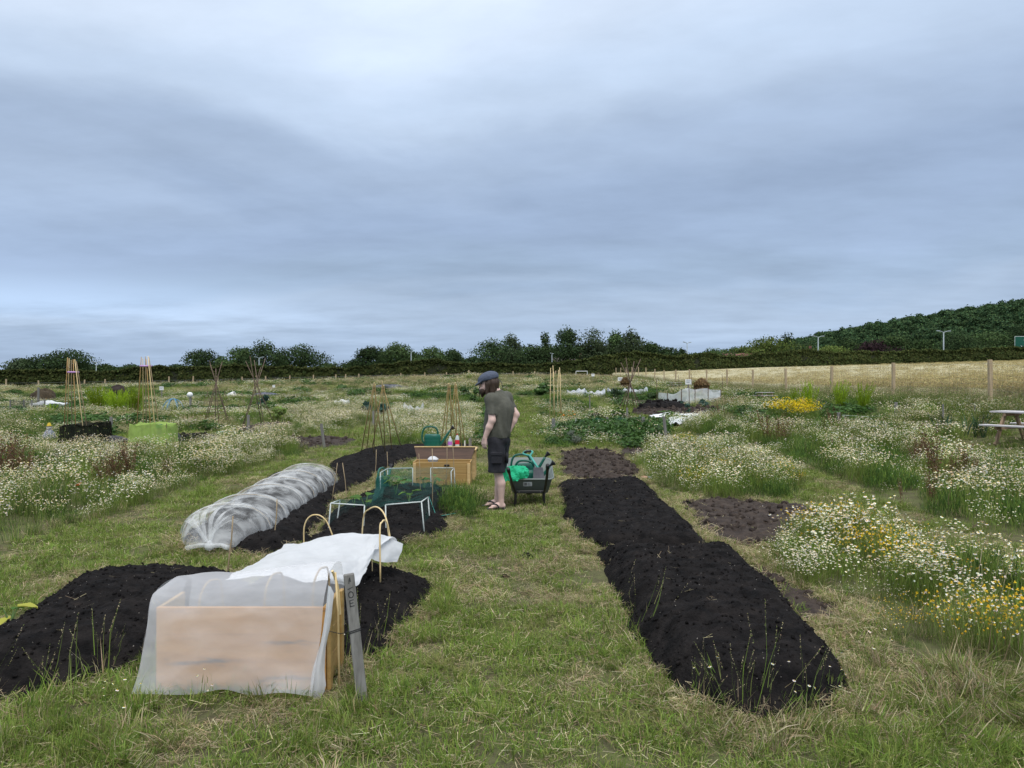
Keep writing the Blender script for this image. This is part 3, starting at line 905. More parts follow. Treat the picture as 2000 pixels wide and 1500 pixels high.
# ------------------------------------------------------------------ hedges
def hedge(name, label, pts, n, size):
    """pts: (px, top row, distance) along the hedge"""
    xs_, ys_, zt = [], [], []
    for px, top, d in pts:
        xs_.append((px - 1000) * d / FX); ys_.append(d); zt.append(EYE + (HOR - top) * d / FX + .28)
    xs_, ys_, zt = map(np.array, (xs_, ys_, zt))
    mid = len(pts) // 2
    L0 = np.array([xs_[mid], ys_[mid], gz(xs_[mid], ys_[mid])])
    t = thing(name, label, 'hedge', tuple(L0))
    X = rng.uniform(xs_[0], xs_[-1], n)
    Yb = np.interp(X, xs_, ys_); T = np.interp(X, xs_, zt) + 1.7 * (fbm(X * .13, X * 0, 31, 4) - .5)
    g = ground(X, Yb); H = T - g
    bulge = .9 + .9 * (fbm(X * .3, X * 0 + 2, 41, 3) - .5)
    face = rng.uniform(0, 1, n)
    a = np.where(face < .68, 0, 1)
    tt = rng.uniform(0, 1, n)
    zz = np.where(a == 0, H * tt, H * (.86 + .14 * np.sqrt(rng.uniform(0, 1, n))))
    lump = fbm(X * .8, zz * .9, 51, 3) - .5
    yy = np.where(a == 0, Yb - bulge * np.sqrt(np.clip(1 - tt ** 3, .02, 1)) - lump * 1.0, Yb + rng.uniform(-bulge, bulge * .5, n))
    zz = zz + np.where(a == 1, lump * .8, 0)
    P = np.c_[X, yy, g + zz] - L0
    N = np.where(a[:, None] == 0, [[0, -1, .3]], [[0, -.2, 1]])
    pb = PB()
    leaves(pb, P + rng.normal(0, .10, P.shape), N, size, [(.06, .078, .028), (.072, .09, .030), (.046, .06, .022), (.088, .10, .034)], .8, .1)
    tint = .72 + .56 * fbm(X * .22, zz * .2, 61, 3)
    pb.C[-1] *= np.repeat(tint[:, None], 4, 0)
    me = pb.mesh('foliage'); me.materials.append(M_tree); obj('foliage', me, None, t)
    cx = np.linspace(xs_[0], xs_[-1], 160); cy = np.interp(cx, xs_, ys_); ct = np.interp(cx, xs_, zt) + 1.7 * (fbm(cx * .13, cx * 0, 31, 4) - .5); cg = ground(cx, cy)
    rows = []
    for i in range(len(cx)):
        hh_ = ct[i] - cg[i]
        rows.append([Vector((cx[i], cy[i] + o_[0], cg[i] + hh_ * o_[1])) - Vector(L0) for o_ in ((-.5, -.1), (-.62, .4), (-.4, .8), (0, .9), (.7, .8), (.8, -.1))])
    obj('dark_core', MB().grid(rows), mat('hedge_core_shade', (.012, .014, .007), (.022, .026, .012), 3, .95), t, smooth=True)  # added opaque core that closes holes in the leaves; inner shade in its colour
    return t
hedge('hedge', 'long dark clipped hedge across the back left of the allotment', [(-420, 732, 118), (-200, 730, 118), (0, 729, 120), (200, 727, 121), (430, 716, 122), (560, 719, 123), (680, 716, 124), (760, 711, 125), (900, 708, 128), (1060, 712, 131), (1130, 707, 132)], 46000, .40)
hedge('hedge', 'tall dark hedge behind the wheat field on the right', [(1118, 708, 133), (1165, 699, 134), (1240, 692, 136), (1330, 696, 139), (1420, 695, 142), (1520, 690, 146), (1640, 690, 150), (1760, 690, 153), (1860, 686, 155), (2000, 682, 157), (2200, 676, 158), (2420, 672, 160)], 46000, .42)

# ================================================================== soil beds
BEDS = {}
def bed(key, label, px, H, m, res, edge=.28, lump=.05, clods=0, chips=0, straw=0, world=None, csize=.0055, rough=.014, clodc=None, fringe=True):
    P = world or upoly(px)
    A = np.array(P); lo, hi = A.min(0) - .15, A.max(0) + .15
    nx, ny = int((hi[0] - lo[0]) / res) + 2, int((hi[1] - lo[1]) / res) + 2
    x, y = np.meshgrid(np.linspace(lo[0], hi[0], nx), np.linspace(lo[1], hi[1], ny))
    x, y = x.ravel(), y.ravel()
    def height(x, y):
        d = pdist(x, y, P) + .11 * (fbm(x * 3.1, y * 3.1, 71, 3) - .5)
        t = np.clip(d / edge, 0, 1)
        h = H * (1 - (1 - t) ** 2)
        h = h + (lump * (fbm(x * 2.2, y * 2.2, 81, 3) - .5) + rough * 3.4 * (fbm(x * 9, y * 9, 91, 4) - .5) + rough * 2.2 * (np.abs(vnoise(x * 31, y * 31, 95) - .5) + np.abs(vnoise(x * 57, y * 57, 96) - .5) - .5)) * np.clip(d / .10 + .5, 0, 1)
        return np.where(d > 0, h + .012, np.maximum(d * .8, -.12) - .012), d
    h, d = height(x, y)
    z = ground(x, y) + h
    keep = d > -.09
    idx = -np.ones(len(x), int)
    k = (np.arange(ny - 1)[:, None] * nx + np.arange(nx - 1)[None]).ravel()
    q = np.c_[k, k + 1, k + 1 + nx, k + nx]
    q = q[keep[q].all(1)]
    used = np.unique(q); idx[used] = np.arange(len(used))
    c = np.array([A[:, 0].mean(), A[:, 1].mean()]); base = np.array([c[0], c[1], gz(*c)])
    me = npmesh('soil_bed', np.c_[x, y, z][used] - base, idx[q], None, True)
    o = tag(obj('soil_bed', me, m, None, tuple(base)), label, 'soil bed')
    BEDS[key] = (P, height)
    SOIL.append(P)
    area = abs(sum(P[i][0] * P[(i + 1) % len(P)][1] - P[(i + 1) % len(P)][0] * P[i][1] for i in range(len(P)))) / 2
    items = []
    def pts(n, lo_=.02):
        xx, yy = inside(P, n / max(area, .1) * 1.0)
        hh, dd = height(xx, yy); kk = dd > lo_
        return np.c_[xx[kk], yy[kk], (ground(xx, yy) + hh)[kk]]
    if clods:
        p = pts(int(clods * area)); items.append((clodc or 'clod', p, csize * rng.uniform(.35, 1.75, len(p)) ** 2.2, 1.0))
    if chips:
        p = pts(int(chips * area)); items.append(('chip', p, .0032 * rng.uniform(.5, 1.6, len(p)), 1.0))
    if straw:
        p = pts(int(straw * area)); items.append(('straw', p, rng.uniform(.5, 1.1, len(p)), .2))
    if items:
        scatter('soil_crumbs', items, parent=o)
    if fringe:       # dry thatch where the turf was cut
        n = int(60 * sum(math.hypot(P[i][0] - P[i - 1][0], P[i][1] - P[i - 1][1]) for i in range(len(P))))
        s = rng.integers(0, len(P), n); t = rng.uniform(0, 1, n)
        A2 = np.array(P); pp = A2[s] * (1 - t)[:, None] + A2[(s + 1) % len(P)] * t[:, None] + rng.normal(0, .07, (n, 2))
        hh, dd = height(pp[:, 0], pp[:, 1]); kk = (dd < .05) & (fbm(pp[:, 0] * 2.5, pp[:, 1] * 2.5, 77, 2) > .40)
        FR.append(pp[kk])
    return o
FR = []
def f_clodb(pb):
    f_clod(pb); pb.C[-1][:] = (.055, .042, .034)
gen('clodb', f_clodb, 3, M_soilb)
bed('b1', 'black compost mound at the lower left with a yellowing seedling', [(-190, 1320), (0, 1212, .08), (60, 1170, .08), (130, 1122, .08), (220, 1100, .1), (330, 1097, .1), (430, 1104, .1), (485, 1120, .05), (500, 1160), (420, 1230), (330, 1258), (290, 1296), (180, 1330), (0, 1385), (-150, 1450)], .17, M_soil, .022, .45, clods=420, chips=55, straw=5)
bed('b2', 'black compost mound behind the fleece covered wooden box', [(420, 1200), (560, 1110), (700, 1090, .1), (800, 1108, .1), (850, 1140, .05), (835, 1190), (790, 1235), (740, 1285), (690, 1310), (640, 1310), (430, 1290)], .17, M_soil, .022, .35, clods=420, chips=60, straw=5)
bed('b3', 'black compost bed under the white net tunnel', [(345, 1070), (400, 1082), (540, 1105), (585, 1078), (640, 1020), (668, 962), (655, 930), (600, 920), (520, 938), (420, 1000)], .13, M_soil, .035, .3, clods=240, chips=30)
bed('b4', 'black compost bed inside the white pipe cage with green net', [(585, 1085), (700, 1090), (800, 1066), (872, 1045), (882, 1010), (870, 955), (780, 955), (705, 968), (640, 1010)], .12, M_soil, .03, .35, clods=260, chips=36, straw=3)
bed('b5', 'black compost mound under the two bamboo wigwams', [(612, 1000), (680, 965), (720, 945), (735, 930), (800, 905), (840, 888), (935, 885), (938, 877), (850, 876), (790, 879), (715, 884), (672, 900), (640, 910), (655, 940)], .15, M_soil, .045, .35, clods=70, chips=18)
bed('b6', 'long black compost bed nearest on the right of the grass path', [(1165, 1085), (1185, 1130), (1215, 1195), (1262, 1290), (1320, 1372), (1400, 1412), (1530, 1416), (1620, 1398), (1665, 1362), (1655, 1315), (1590, 1248), (1500, 1145), (1440, 1085), (1385, 1066, .12), (1290, 1068, .12)], .20, M_soil, .02, .26, lump=.06, clods=450, chips=45, straw=5, fringe=True)
bed('b7', 'second black compost bed along the right of the grass path', [(1092, 972), (1105, 1020), (1130, 1062), (1180, 1080), (1290, 1083), (1392, 1078), (1360, 1040), (1300, 985), (1255, 944), (1235, 934, .1), (1120, 940, .08), (1085, 950)], .14, M_soil, .03, .28, lump=.06, clods=260, chips=30, straw=3)
bed('b8', 'flat brown dug bed beyond the black beds on the right', [(1090, 900), (1100, 930), (1130, 945), (1220, 946), (1250, 930), (1248, 915), (1215, 890), (1195, 882), (1130, 880), (1092, 886)], .04, M_soilb, .04, .2, lump=.05, clods=90, chips=40, straw=14, csize=.022, rough=.025, clodc='clodb')
bed('b9', 'bare brown earth patch between the daisy clumps on the right', [(1320, 985), (1345, 1010), (1395, 1060), (1440, 1078), (1500, 1072), (1580, 1048), (1640, 1040), (1630, 1018), (1570, 990), (1480, 980), (1400, 974)], .02, M_soilb, .04, .2, lump=.04, clods=80, chips=10, straw=30, csize=.018, rough=.02, clodc='clodb')
bed('b10', 'narrow brown earth strip beside the nearest black bed on the right', [(1445, 1085), (1520, 1165), (1590, 1235), (1640, 1225), (1650, 1190), (1560, 1150), (1500, 1105)], .012, M_soilb, .04, .2, lump=.03, clods=60, chips=10, straw=50, csize=.014, rough=.015, clodc='clodb')
bed('b11', 'brown dug bed in front of the stick wigwam on the right', [(1232, 808), (1262, 815), (1340, 813), (1392, 805), (1410, 800), (1370, 797), (1300, 795), (1240, 800)], .05, M_soilb, .08, .3, clods=14, csize=.05, clodc='clodb', fringe=False)
bed('b12', 'dark ridged earth bed behind the white sheet on the right', [(1240, 802), (1345, 800), (1335, 793), (1255, 793)], .30, M_soil, .08, .6, clods=10, csize=.05, fringe=False)
bed('b13', 'bare earth patch with weeds left of the bamboo wigwams', [(530, 868), (600, 878), (680, 872), (700, 860), (640, 853), (560, 858)], .03, M_soilb, .06, .2, clods=20, csize=.03, clodc='clodb', fringe=False)
bed('b14', 'bare earth bed beside the grey stake left of centre', [(440, 850), (490, 856), (560, 842), (590, 832), (540, 826), (470, 836)], .05, M_soilb, .08, .2, clods=14, csize=.04, clodc='clodb', fringe=False)
bed('b15', 'dark earth patch between the lime fleece box and the grey stake', [(330, 868), (420, 866), (440, 856), (400, 848), (330, 852)], .05, M_soil, .08, .2, clods=14, csize=.04, fringe=False)
bed('b16', 'brown earth patch under the white fleece mounds in the distance', [(1195, 789), (1230, 793), (1300, 789), (1300, 783), (1200, 783)], .05, M_soilb, .15, .3, fringe=False)
bed('b17', 'small brown patch at the end of the dug bed on the right', [(1200, 890), (1262, 892), (1268, 880), (1215, 878)], .03, M_soilb, .05, .2, clods=40, csize=.02, clodc='clodb', fringe=False)
def bz(key, x, y):
    """height of a bed's surface"""
    h, d = BEDS[key][1](np.array([x]), np.array([y])); return gz(x, y) + float(h[0])
def clear_of_soil(x, y, m=0.0):
    k = np.ones(len(x), bool)
    for P in SOIL:
        A = np.array(P); lo, hi = A.min(0) - .2, A.max(0) + .2
        near = (x > lo[0]) & (x < hi[0]) & (y > lo[1]) & (y < hi[1])
        if near.any():
            dd = pdist(x[near], y[near], P) + .11 * (fbm(x[near] * 3.1, y[near] * 3.1, 71, 3) - .5)
            k[np.flatnonzero(near)[dd > m]] = False
    return k

# ================================================================== turf of the paths
WILD = list(Z.values())
def path_points(d0, d1, dens):
    x, y = band(d0, d1, dens, 1.25 if d1 < 15 else .95)
    k = clear_of_soil(x, y) & ~in_any(x, y, WILD)
    return x[k], y[k]
items = []
for d0, d1, dn, s in ((1.4, 5.5, 150, 1.0), (5.5, 9, 95, 1.1), (9, 14, 55, 1.25), (14, 22, 26, 1.5)):
    x, y = path_points(d0, d1, dn)
    dry = fbm(x * .9, y * .9, 101, 4)
    bare = fbm(x * 2.1, y * 2.1, 111, 3)
    k = (bare > .355) & (np.hypot(x + .19, (y - 8.98) * .8) > .27)
    k0_ = k | (np.hypot(x + .19, (y - 8.98) * .8) < .27); x0_, y0_ = x, y
    x, y, dry, bare = x[k], y[k], dry[k], bare[k]
    xb, yb_ = x0_[~k0_], y0_[~k0_]; st_ = 1 if d1 < 6 else 2; xb, yb_ = xb[::st_], yb_[::st_]
    items.append(('thatch', lift(xb, yb_), s * rng.uniform(.4, .8, len(xb))))
    isd = (dry > .60) & (rng.uniform(0, 1, len(x)) < .75)
    items.append(('lawn', lift(x[~isd], y[~isd]), s * rng.uniform(.7, 1.25, (~isd).sum())))
    items.append(('thatch', lift(x[isd], y[isd]), s * rng.uniform(.6, 1.05, isd.sum())))
    n = len(x) // 16
    k = rng.permutation(len(x))[:n]; g = (dry[k] < .5)
    items.append(('tuft', lift(x[k][g], y[k][g]), s * rng.uniform(.35, .75, g.sum())))
for P in PATHS:
    x, y = inside(P, 7); k = clear_of_soil(x, y) & ~in_any(x, y, WILD) & (y > 20); x, y = x[k], y[k]
    items.append(('lawn', lift(x, y), 2.6 * rng.uniform(.7, 1.2, len(x))))
pp = np.concatenate(FR); k = (pp[:, 1] > 2.2)
pp = pp[k]; pp = pp[clear_of_soil(pp[:, 0], pp[:, 1], .05)]
items.append(('thatch', lift(pp[:, 0], pp[:, 1], .01), rng.uniform(.45, .9, len(pp)), .3))
n = 60; x = -.19 + rng.normal(0, .17, n); y = 8.98 + rng.normal(0, .2, n)
items.append(('lawn', lift(x, y, -.012), rng.uniform(.4, .6, n)))
scatter('mown_grass', items, label='patchy mown grass of the paths between the plots', cat='grass')

# rough uncut grass right in front of the camera and at the bed corners
items = []
def rough_patch(px, key, dens, s0, s1, tilt=.15):
    P = upoly(px); x, y = inside(P, dens); k = clear_of_soil(x, y, .03); x, y = x[k], y[k]
    k = fbm(x * 1.6, y * 1.6, 121, 3) > .42
    x, y = x[k], y[k]
    items.append((key, lift(x, y), rng.uniform(s0, s1, len(x)), tilt))
rough_patch([(-100, 1520), (-60, 1420), (120, 1370), (280, 1350), (640, 1375), (720, 1400), (600, 1540), (300, 1560)], 'tuft', 42, .45, .95)
rough_patch([(-100, 1520), (-60, 1420), (120, 1370), (280, 1350), (640, 1375), (760, 1420), (700, 1540), (300, 1560)], 'drytuft', 34, .4, .9, .5)
rough_patch([(640, 1370), (740, 1310), (830, 1190), (860, 1150), (880, 1160), (830, 1290), (760, 1400)], 'tuft', 40, .5, 1.0)
rough_patch([(1240, 1290), (1300, 1370), (1400, 1405), (1560, 1410), (1680, 1370), (1700, 1450), (1500, 1500), (1280, 1460)], 'drytuft', 60, .4, .9, .5)
rough_patch([(1500, 1400), (2100, 1320), (2200, 1480), (1700, 1560)], 'tuft', 46, .4, .9, .35)
rough_patch([(1600, 1340), (1740, 1290), (2150, 1330), (2200, 1440), (1700, 1480)], 'drytuft', 60, .5, 1.1, .6)
rough_patch([(1700, 1440), (2100, 1390), (2200, 1560), (1500, 1570)], 'tuft', 40, .5, 1.0, .3)
rough_patch([(1340, 960), (1560, 975), (1700, 1030), (2000, 1110), (2000, 1090), (1750, 1000), (1580, 930)], 'drytuft', 12, .4, .8)
for px, py in ((30, 1400), (100, 1370), (150, 1345), (170, 1320), (35, 1385), (1200, 1240), (1230, 1275), (1355, 1395), (1400, 1400), (1440, 1400), (1480, 1405), (1560, 1400), (1330, 1380), (720, 1330), (700, 1300), (740, 1270), (1500, 1398), (1250, 1240)):
    q = U(px, py); n = 1
    x = q.x + rng.normal(0, .06, n); y = q.y + rng.normal(0, .06, n)
    items.append(('spear', lift(x, y), rng.uniform(.6, 1.0, n), .2))
for px, py in ((215, 1420), (130, 1415), (520, 1345), (450, 1365), (405, 1390), (690, 1290), (1520, 1360), (1600, 1385), (1540, 1395), (1400, 1375), (1660, 1330), (1640, 1365), (1700, 1300)):
    q = U(px, py); x = q.x + rng.normal(0, .05, 2); y = q.y + rng.normal(0, .05, 2)
    items.append(('few', lift(x[:1], y[:1]), rng.uniform(.6, .9, 1), .2))
scatter('rough_grass', items, label='long tufted and strawy grass in the near corners', cat='grass')

# ================================================================== flowering plots
def plot(name, label, key, mixw, dens, s0, s1, cell=.62):
    global rng
    rng = np.random.default_rng(sum(map(ord, key)) * 7 + 3)
    P = Z[key]
    x, y = inside(P, dens); k = clear_of_soil(x, y, .02)
    x, y = x[k], y[k]
    d = pdist(x, y, P)
    A = np.array(P); area = abs(sum(P[i][0] * P[(i + 1) % len(P)][1] - P[(i + 1) % len(P)][0] * P[i][1] for i in range(len(P)))) / 2
    nc = max(int(area / cell ** 2), 6)
    cx, cy = inside(P, nc * 1.9 / area)
    xs_, ys_ = x + .35 * cell * (fbm(x * 2.3, y * 2.3, 131, 2) - .5), y + .35 * cell * (fbm(x * 2.3 + 7, y * 2.3, 133, 2) - .5)
    dd = (xs_[:, None] - cx[None]) ** 2 + (ys_[:, None] - cy[None]) ** 2
    own = dd.argmin(1); r = np.sqrt(dd.min(1))
    w = np.array([q for _, q in mixw], float); w /= w.sum()
    typ = rng.choice(len(mixw), len(cx), p=w); ch = rng.uniform(.72, 1.28, len(cx)); cr = cell * rng.uniform(.55, .85, len(cx))
    b = typ[own]
    dome = np.clip(1 - (r / cr[own]) ** 2, 0, 1)
    hs = (.55 + .45 * np.clip(d / .45, 0, 1)) * ch[own] * (.58 + .52 * dome)
    items = []
    edge_ = (dome < .18) & (rng.uniform(0, 1, len(x)) < .6)
    for i, (kk, _) in enumerate(mixw):
        s_ = (b == i) & ~edge_
        items.append((kk, lift(x[s_], y[s_]), hs[s_] * rng.uniform(s0, s1, s_.sum())))
    items.append(('green', lift(x[edge_], y[edge_]), hs[edge_] * rng.uniform(s0, s1, edge_.sum())))
    e = d < .35
    items.append(('drytuft', lift(x[e][::2], y[e][::2]), rng.uniform(.5, 1.0, len(x[e][::2])), .3))
    return scatter(name, items, label=label, cat='flowers')
plot('daisy_patch', 'wide bank of white and cream daisies beside the left grass strip', 'left_near', [('green', 1.9), ('rough', 1.3), ('chc', 2.6), ('chw', 1.8), ('chc', 1.4), ('rough', .7), ('chw2', 1.0), ('dock', .25), ('green', 1.2)], 22, .72, 1.06, .75)
plot('daisy_patch', 'green weeds with sparse white daisies behind the left bank', 'left_far', [('green', 2), ('chw2', 1.5), ('rough', 1), ('chc', 1), ('green', 1)], 10, .75, 1.1, 1.1)
plot('daisy_patch', 'white and cream daisies left of the first bamboo wigwam', 'mid_left', [('rough', 1), ('chc', 2), ('chw', 1.4), ('green', .8), ('chc', 1)], 10, .75, 1.05, .9)
plot('daisy_patch', 'dense white daisies behind the wooden box and wigwams', 'centre', [('green', .5), ('chw', 2.5), ('rough', .7), ('chw2', 2.5), ('chc', .8)], 14, .7, 1.0, .8)
plot('daisy_patch', 'rounded clump of white daisies beyond the bare earth patch', 'right_mid', [('green', 1.3), ('chw2', 2.2), ('rough', .8), ('chw', 2.2), ('chy', .5), ('green', .5)], 30, .72, 1.05, .5)
plot('daisy_patch', 'nearest bank of white and yellow daisies on the right', 'right_near', [('green', 1.2), ('chw2', 1.4), ('chw', 1.7), ('chy', 1.5), ('chw2', .8), ('rough', .5), ('chy', .9)], 38, .7, 1.0, .5)
plot('daisy_patch', 'long weedy plot of daisies and dock beyond the right path', 'right_far', [('rough', 1.0), ('green', 1.7), ('chw', 1.7), ('dock', .5), ('chc', .9), ('rough', .6), ('chw2', 1.4), ('green', 1.6)], 15, .75, 1.1, .8)

# ================================================================== the wilder plots further back
items = []
for d0, d1, dn, s in ((14, 24, 5.5, 1.25), (24, 40, 3.4, 1.5), (40, 62, 1.9, 1.9), (62, 104, .9, 2.3)):
    x, y = band(d0, d1, dn, .82)
    k = clear_of_soil(x, y, -.1) & ~in_any(x, y, WILD + PATHS) & (x < fence_x(y) - .6)
    # plots are long rectangles: kind of growth set by a coarse grid waved by noise
    x, y = x[k], y[k]
    k = ~((x > 6.5) & (y < 17.5) & (y > 13)) & ~((y < 20) & (np.abs(x) < 8) & (y < 17))
    x, y = x[k], y[k]
    cs = 1.3 if d1 < 30 else (2.0 if d1 < 50 else 3.2)
    wx, wy = x + .9 * cs * (fbm(x * .8 / cs, y * .8 / cs, 161, 2) - .5), (y + .9 * cs * (fbm(x * .8 / cs + 3, y * .8 / cs, 163, 2) - .5)) * .8
    ix, iy = np.floor(wx / cs), np.floor(wy / cs)
    v = np.clip(_h(ix, iy, 5) * .72 + .28 * fbm(x * .12, y * .16, 165, 2) * 1.3, 0, .999)
    hcell = .7 + .6 * _h(ix, iy, 17)
    crest = sstep(58, 70, y) * sstep(-26, -14, x)
    v = np.where(rng.uniform(0, 1, len(x)) < crest * .6, .2, v)
    low = fbm(x * .3, y * .3 + 40, 181, 2)
    tbl = ['green', 'leafy', 'pale', 'chw', 'green', 'chw', 'chc', 'green', 'leafy', 'chw', 'leafy', 'green', 'rough']
    b = np.minimum((v * len(tbl)).astype(int), len(tbl) - 1)
    for i, kk in enumerate(tbl):
        q = (b == i) & (low > .30)
        fl = hcell[q]
        sc = s * rng.uniform(.6, 1.05, q.sum()) * fl * (.7 if kk in ('pale', 'rough') else 1.0)
        items.append((kk, lift(x[q], y[q]), np.c_[sc * 1.15, sc * 1.15, sc * .50 if s > 1.8 else sc * .60]))
scatter('weedy_plots', items, label='mixed weeds and flowers over the plots in the distance', cat='weeds')
# long dark grass along the fence
n = 5200
y = rng.uniform(12, 115, n) ; y = 12 + (y - 12) * rng.uniform(.3, 1, n); x = fence_x(y) + rng.normal(-.1, .75, n)
scatter('fence_grass', [('rough', lift(x, y), np.c_[rng.uniform(.8, 1.2, n), rng.uniform(.8, 1.2, n), rng.uniform(.6, .95, n)])], label='long dark grass growing along the foot of the wire fence', cat='grass')
# short pale grass behind the plots
x, y = band(60, 124, .5, .85); k = (x < fence_x(y) - 1) & (fbm(x * .05, y * .1, 191, 2) > .35); x, y = x[k], y[k]
scatter('meadow_grass', [('pale', lift(x, y), np.c_[np.full(len(x), 2.6), np.full(len(x), 2.6), rng.uniform(.3, .6, len(x))])], label='pale uncut grass below the far hedge', cat='grass')

# ================================================================== materials of the things
M_bamboo = mat('bamboo', (.60, .44, .20), (.74, .58, .32), 30, .55, .15, stretch=(1, 1, .15))
M_cane = mat('weathered_cane', (.26, .19, .11), (.38, .29, .17), 30, .7, .15, stretch=(1, 1, .15))
M_stick = mat('brown_stick', (.09, .06, .045), (.17, .12, .085), 20, .8, .2)
M_grey_wood = mat('weathered_grey_wood', (.13, .125, .115), (.22, .215, .20), 18, .85, .4, stretch=(3, 3, .15))
M_pine = mat('honey_stained_pine', (.30, .18, .055), (.40, .26, .095), 6, .6, .2, stretch=(.25, 2, 5))
M_pine2 = mat('pale_pine', (.50, .33, .14), (.62, .45, .22), 6, .65, .2, stretch=(.25, 2, 5))
M_knot = mat('pine_board_grey_stain', (.62, .33, .10), (.50, .25, .075), 4.0, .7, .2, stretch=(.45, 2, 3.2), c3=(.12, .10, .09), lo=.3, hi=.60)
M_darkwood = mat('dark_stained_wood', (.045, .021, .012), (.085, .042, .024), 8, .6, .2, stretch=(.3, 2, 3))
M_postw = mat('new_fence_wood', (.34, .25, .15), (.46, .36, .23), 10, .8, .3, stretch=(2, 2, .2))
M_pvc = mat('white_pipe', (.58, .62, .60), (.48, .52, .50), 14, .35)
M_blackp = mat('black_plastic', (.010, .010, .011), (.016, .016, .017), 10, .45)
M_blackm = mat('black_paint_metal', (.010, .010, .011), (.018, .018, .019), 10, .35, spec=.5)
M_canp = mat('dark_green_plastic', (.004, .085, .058), (.006, .105, .070), 5, .38)
M_teal = mat('teal_plastic', (.05, .30, .25), (.06, .34, .28), 8, .4)
M_tray = mat('grey_tray', (.135, .16, .148), (.18, .205, .19), 5, .45, .05)
M_steel = mat('dark_steel', (.11, .105, .115), (.16, .155, .165), 9, .45, metal=.3)
M_white = mat('white_paint', (.78, .79, .78), (.68, .69, .68), 8, .5)
M_fleece = net_mat('white_fleece', (.93, .94, .97), .33, .03, 4.0, (1, 1, 1.6), .12)
M_fleece2 = net_mat('thick_white_fleece', (.76, .78, .80), .93, .06, 7, (1, 1, 1), .35)
M_fleecefar = net_mat('white_fleece_far', (.86, .88, .90), .90, .08, 3, (1, 1, 1), .3)
M_net = net_mat('fine_white_net', (.80, .82, .82), .26, .18, 5.0, (1.2, 1.6, .8), .15)
M_greennet = net_mat('green_net', (.055, .17, .15), .17, .11, 6, (1, 1, 1), .3)
M_blacknet = net_mat('black_net', (.018, .020, .016), .80, .14, 6, (1, 1, 1), .1)
M_limef = net_mat('lime_fleece', (.42, .58, .16), .66, .16, 3, (1, 1, 1), .4)

def bezier(pts, n):
    """Catmull-Rom through points"""
    pts = [Vector(p) for p in pts]
    P = [pts[0] * 2 - pts[1]] + pts + [pts[-1] * 2 - pts[-2]]
    out = []
    m = len(pts) - 1
    for i in range(n + 1):
        t = i / n * m; k = min(int(t), m - 1); f = t - k
        a, b, c, d = P[k], P[k + 1], P[k + 2], P[k + 3]
        out.append(.5 * ((2 * b) + (c - a) * f + (2 * a - 5 * b + 4 * c - d) * f * f + (3 * b - a - 3 * c + d) * f ** 3))
    return out
def patch(rows, nu, nv):
    cols = [bezier(r, nv) for r in rows]
    return [bezier([c[j] for c in cols], nu) for j in range(nv + 1)]     # [v][u]
def cloth(mb, rows, nu, nv, amp=.01, sc=6.0, seed=0, aniso=(1, 1)):
    g = patch(rows, nu, nv)
    P = np.array([[tuple(p) for p in r] for r in g])
    du = np.gradient(P, axis=1); dv = np.gradient(P, axis=0)
    N = np.cross(du, dv); N /= np.linalg.norm(N, axis=2)[:, :, None] + 1e-9
    vv, uu = np.meshgrid(np.linspace(0, 1, P.shape[0]), np.linspace(0, 1, P.shape[1]), indexing='ij')
    a = fbm(uu * sc * aniso[0], vv * sc * aniso[1], seed, 4) - .5
    b = np.abs(fbm(uu * sc * .8 * aniso[0] + 7, vv * sc * .8 * aniso[1], seed + 5, 3) - .5)
    P = P + N * (amp * (a * 1.4 - b * 2.2))[:, :, None]
    mb.grid([[tuple(q) for q in r] for r in P])
    return mb
def jag(px, py, h=0): return U(px, py, h)

# ------------------------------------------------------------------ wooden box under fleece, nearest thing
bx0, bx1, by0, by1, bh = -1.83, -.955, 3.655, 3.96, .425
z0 = gz(-1.4, 3.7)
t = thing('planter_box', 'honey coloured wooden planter box under white fleece in the foreground', 'planter', (-1.39, 3.8, z0))
for i in range(3):
    h3 = bh / 3
    obj('front_plank', rel(MB().box(((bx0 + bx1) / 2, by0 + .009 + .001 * i, z0 + .01 + h3 * (i + .5)), (bx1 - bx0 - .004, .018, h3 - .0015), bev=.001), t), M_knot, t)
    if i < 2: obj('back_plank', rel(MB().box(((bx0 + bx1) / 2, by1 - .009, z0 + .01 + h3 * (i + .5)), (bx1 - bx0 - .004, .018, h3 - .004), bev=.003), t), M_pine, t)
    for xx in (bx0 + .011, bx1 - .011):
        obj('side_plank', rel(MB().box((xx, (by0 + by1) / 2 + .0, z0 + .01 + h3 * (i + .5)), (.022, by1 - by0 - .042, h3 - .004), bev=.003), t), M_pine, t)
obj('corner_batten', rel(MB().box((bx1 + .012, by1 - .03, z0 + bh * .5 + .012), (.022, .05, bh + .02), bev=.004), t), M_pine, t)
obj('corner_batten', rel(MB().box((bx1 + .012, by0 + .03, z0 + bh * .5 + .012), (.022, .05, bh + .01), bev=.004), t), M_pine, t)
obj('compost_fill', rel(MB().box(((bx0 + bx1) / 2, (by0 + by1) / 2, z0 + .17), (bx1 - bx0 - .05, by1 - by0 - .05, .30)), t), M_soil, t)

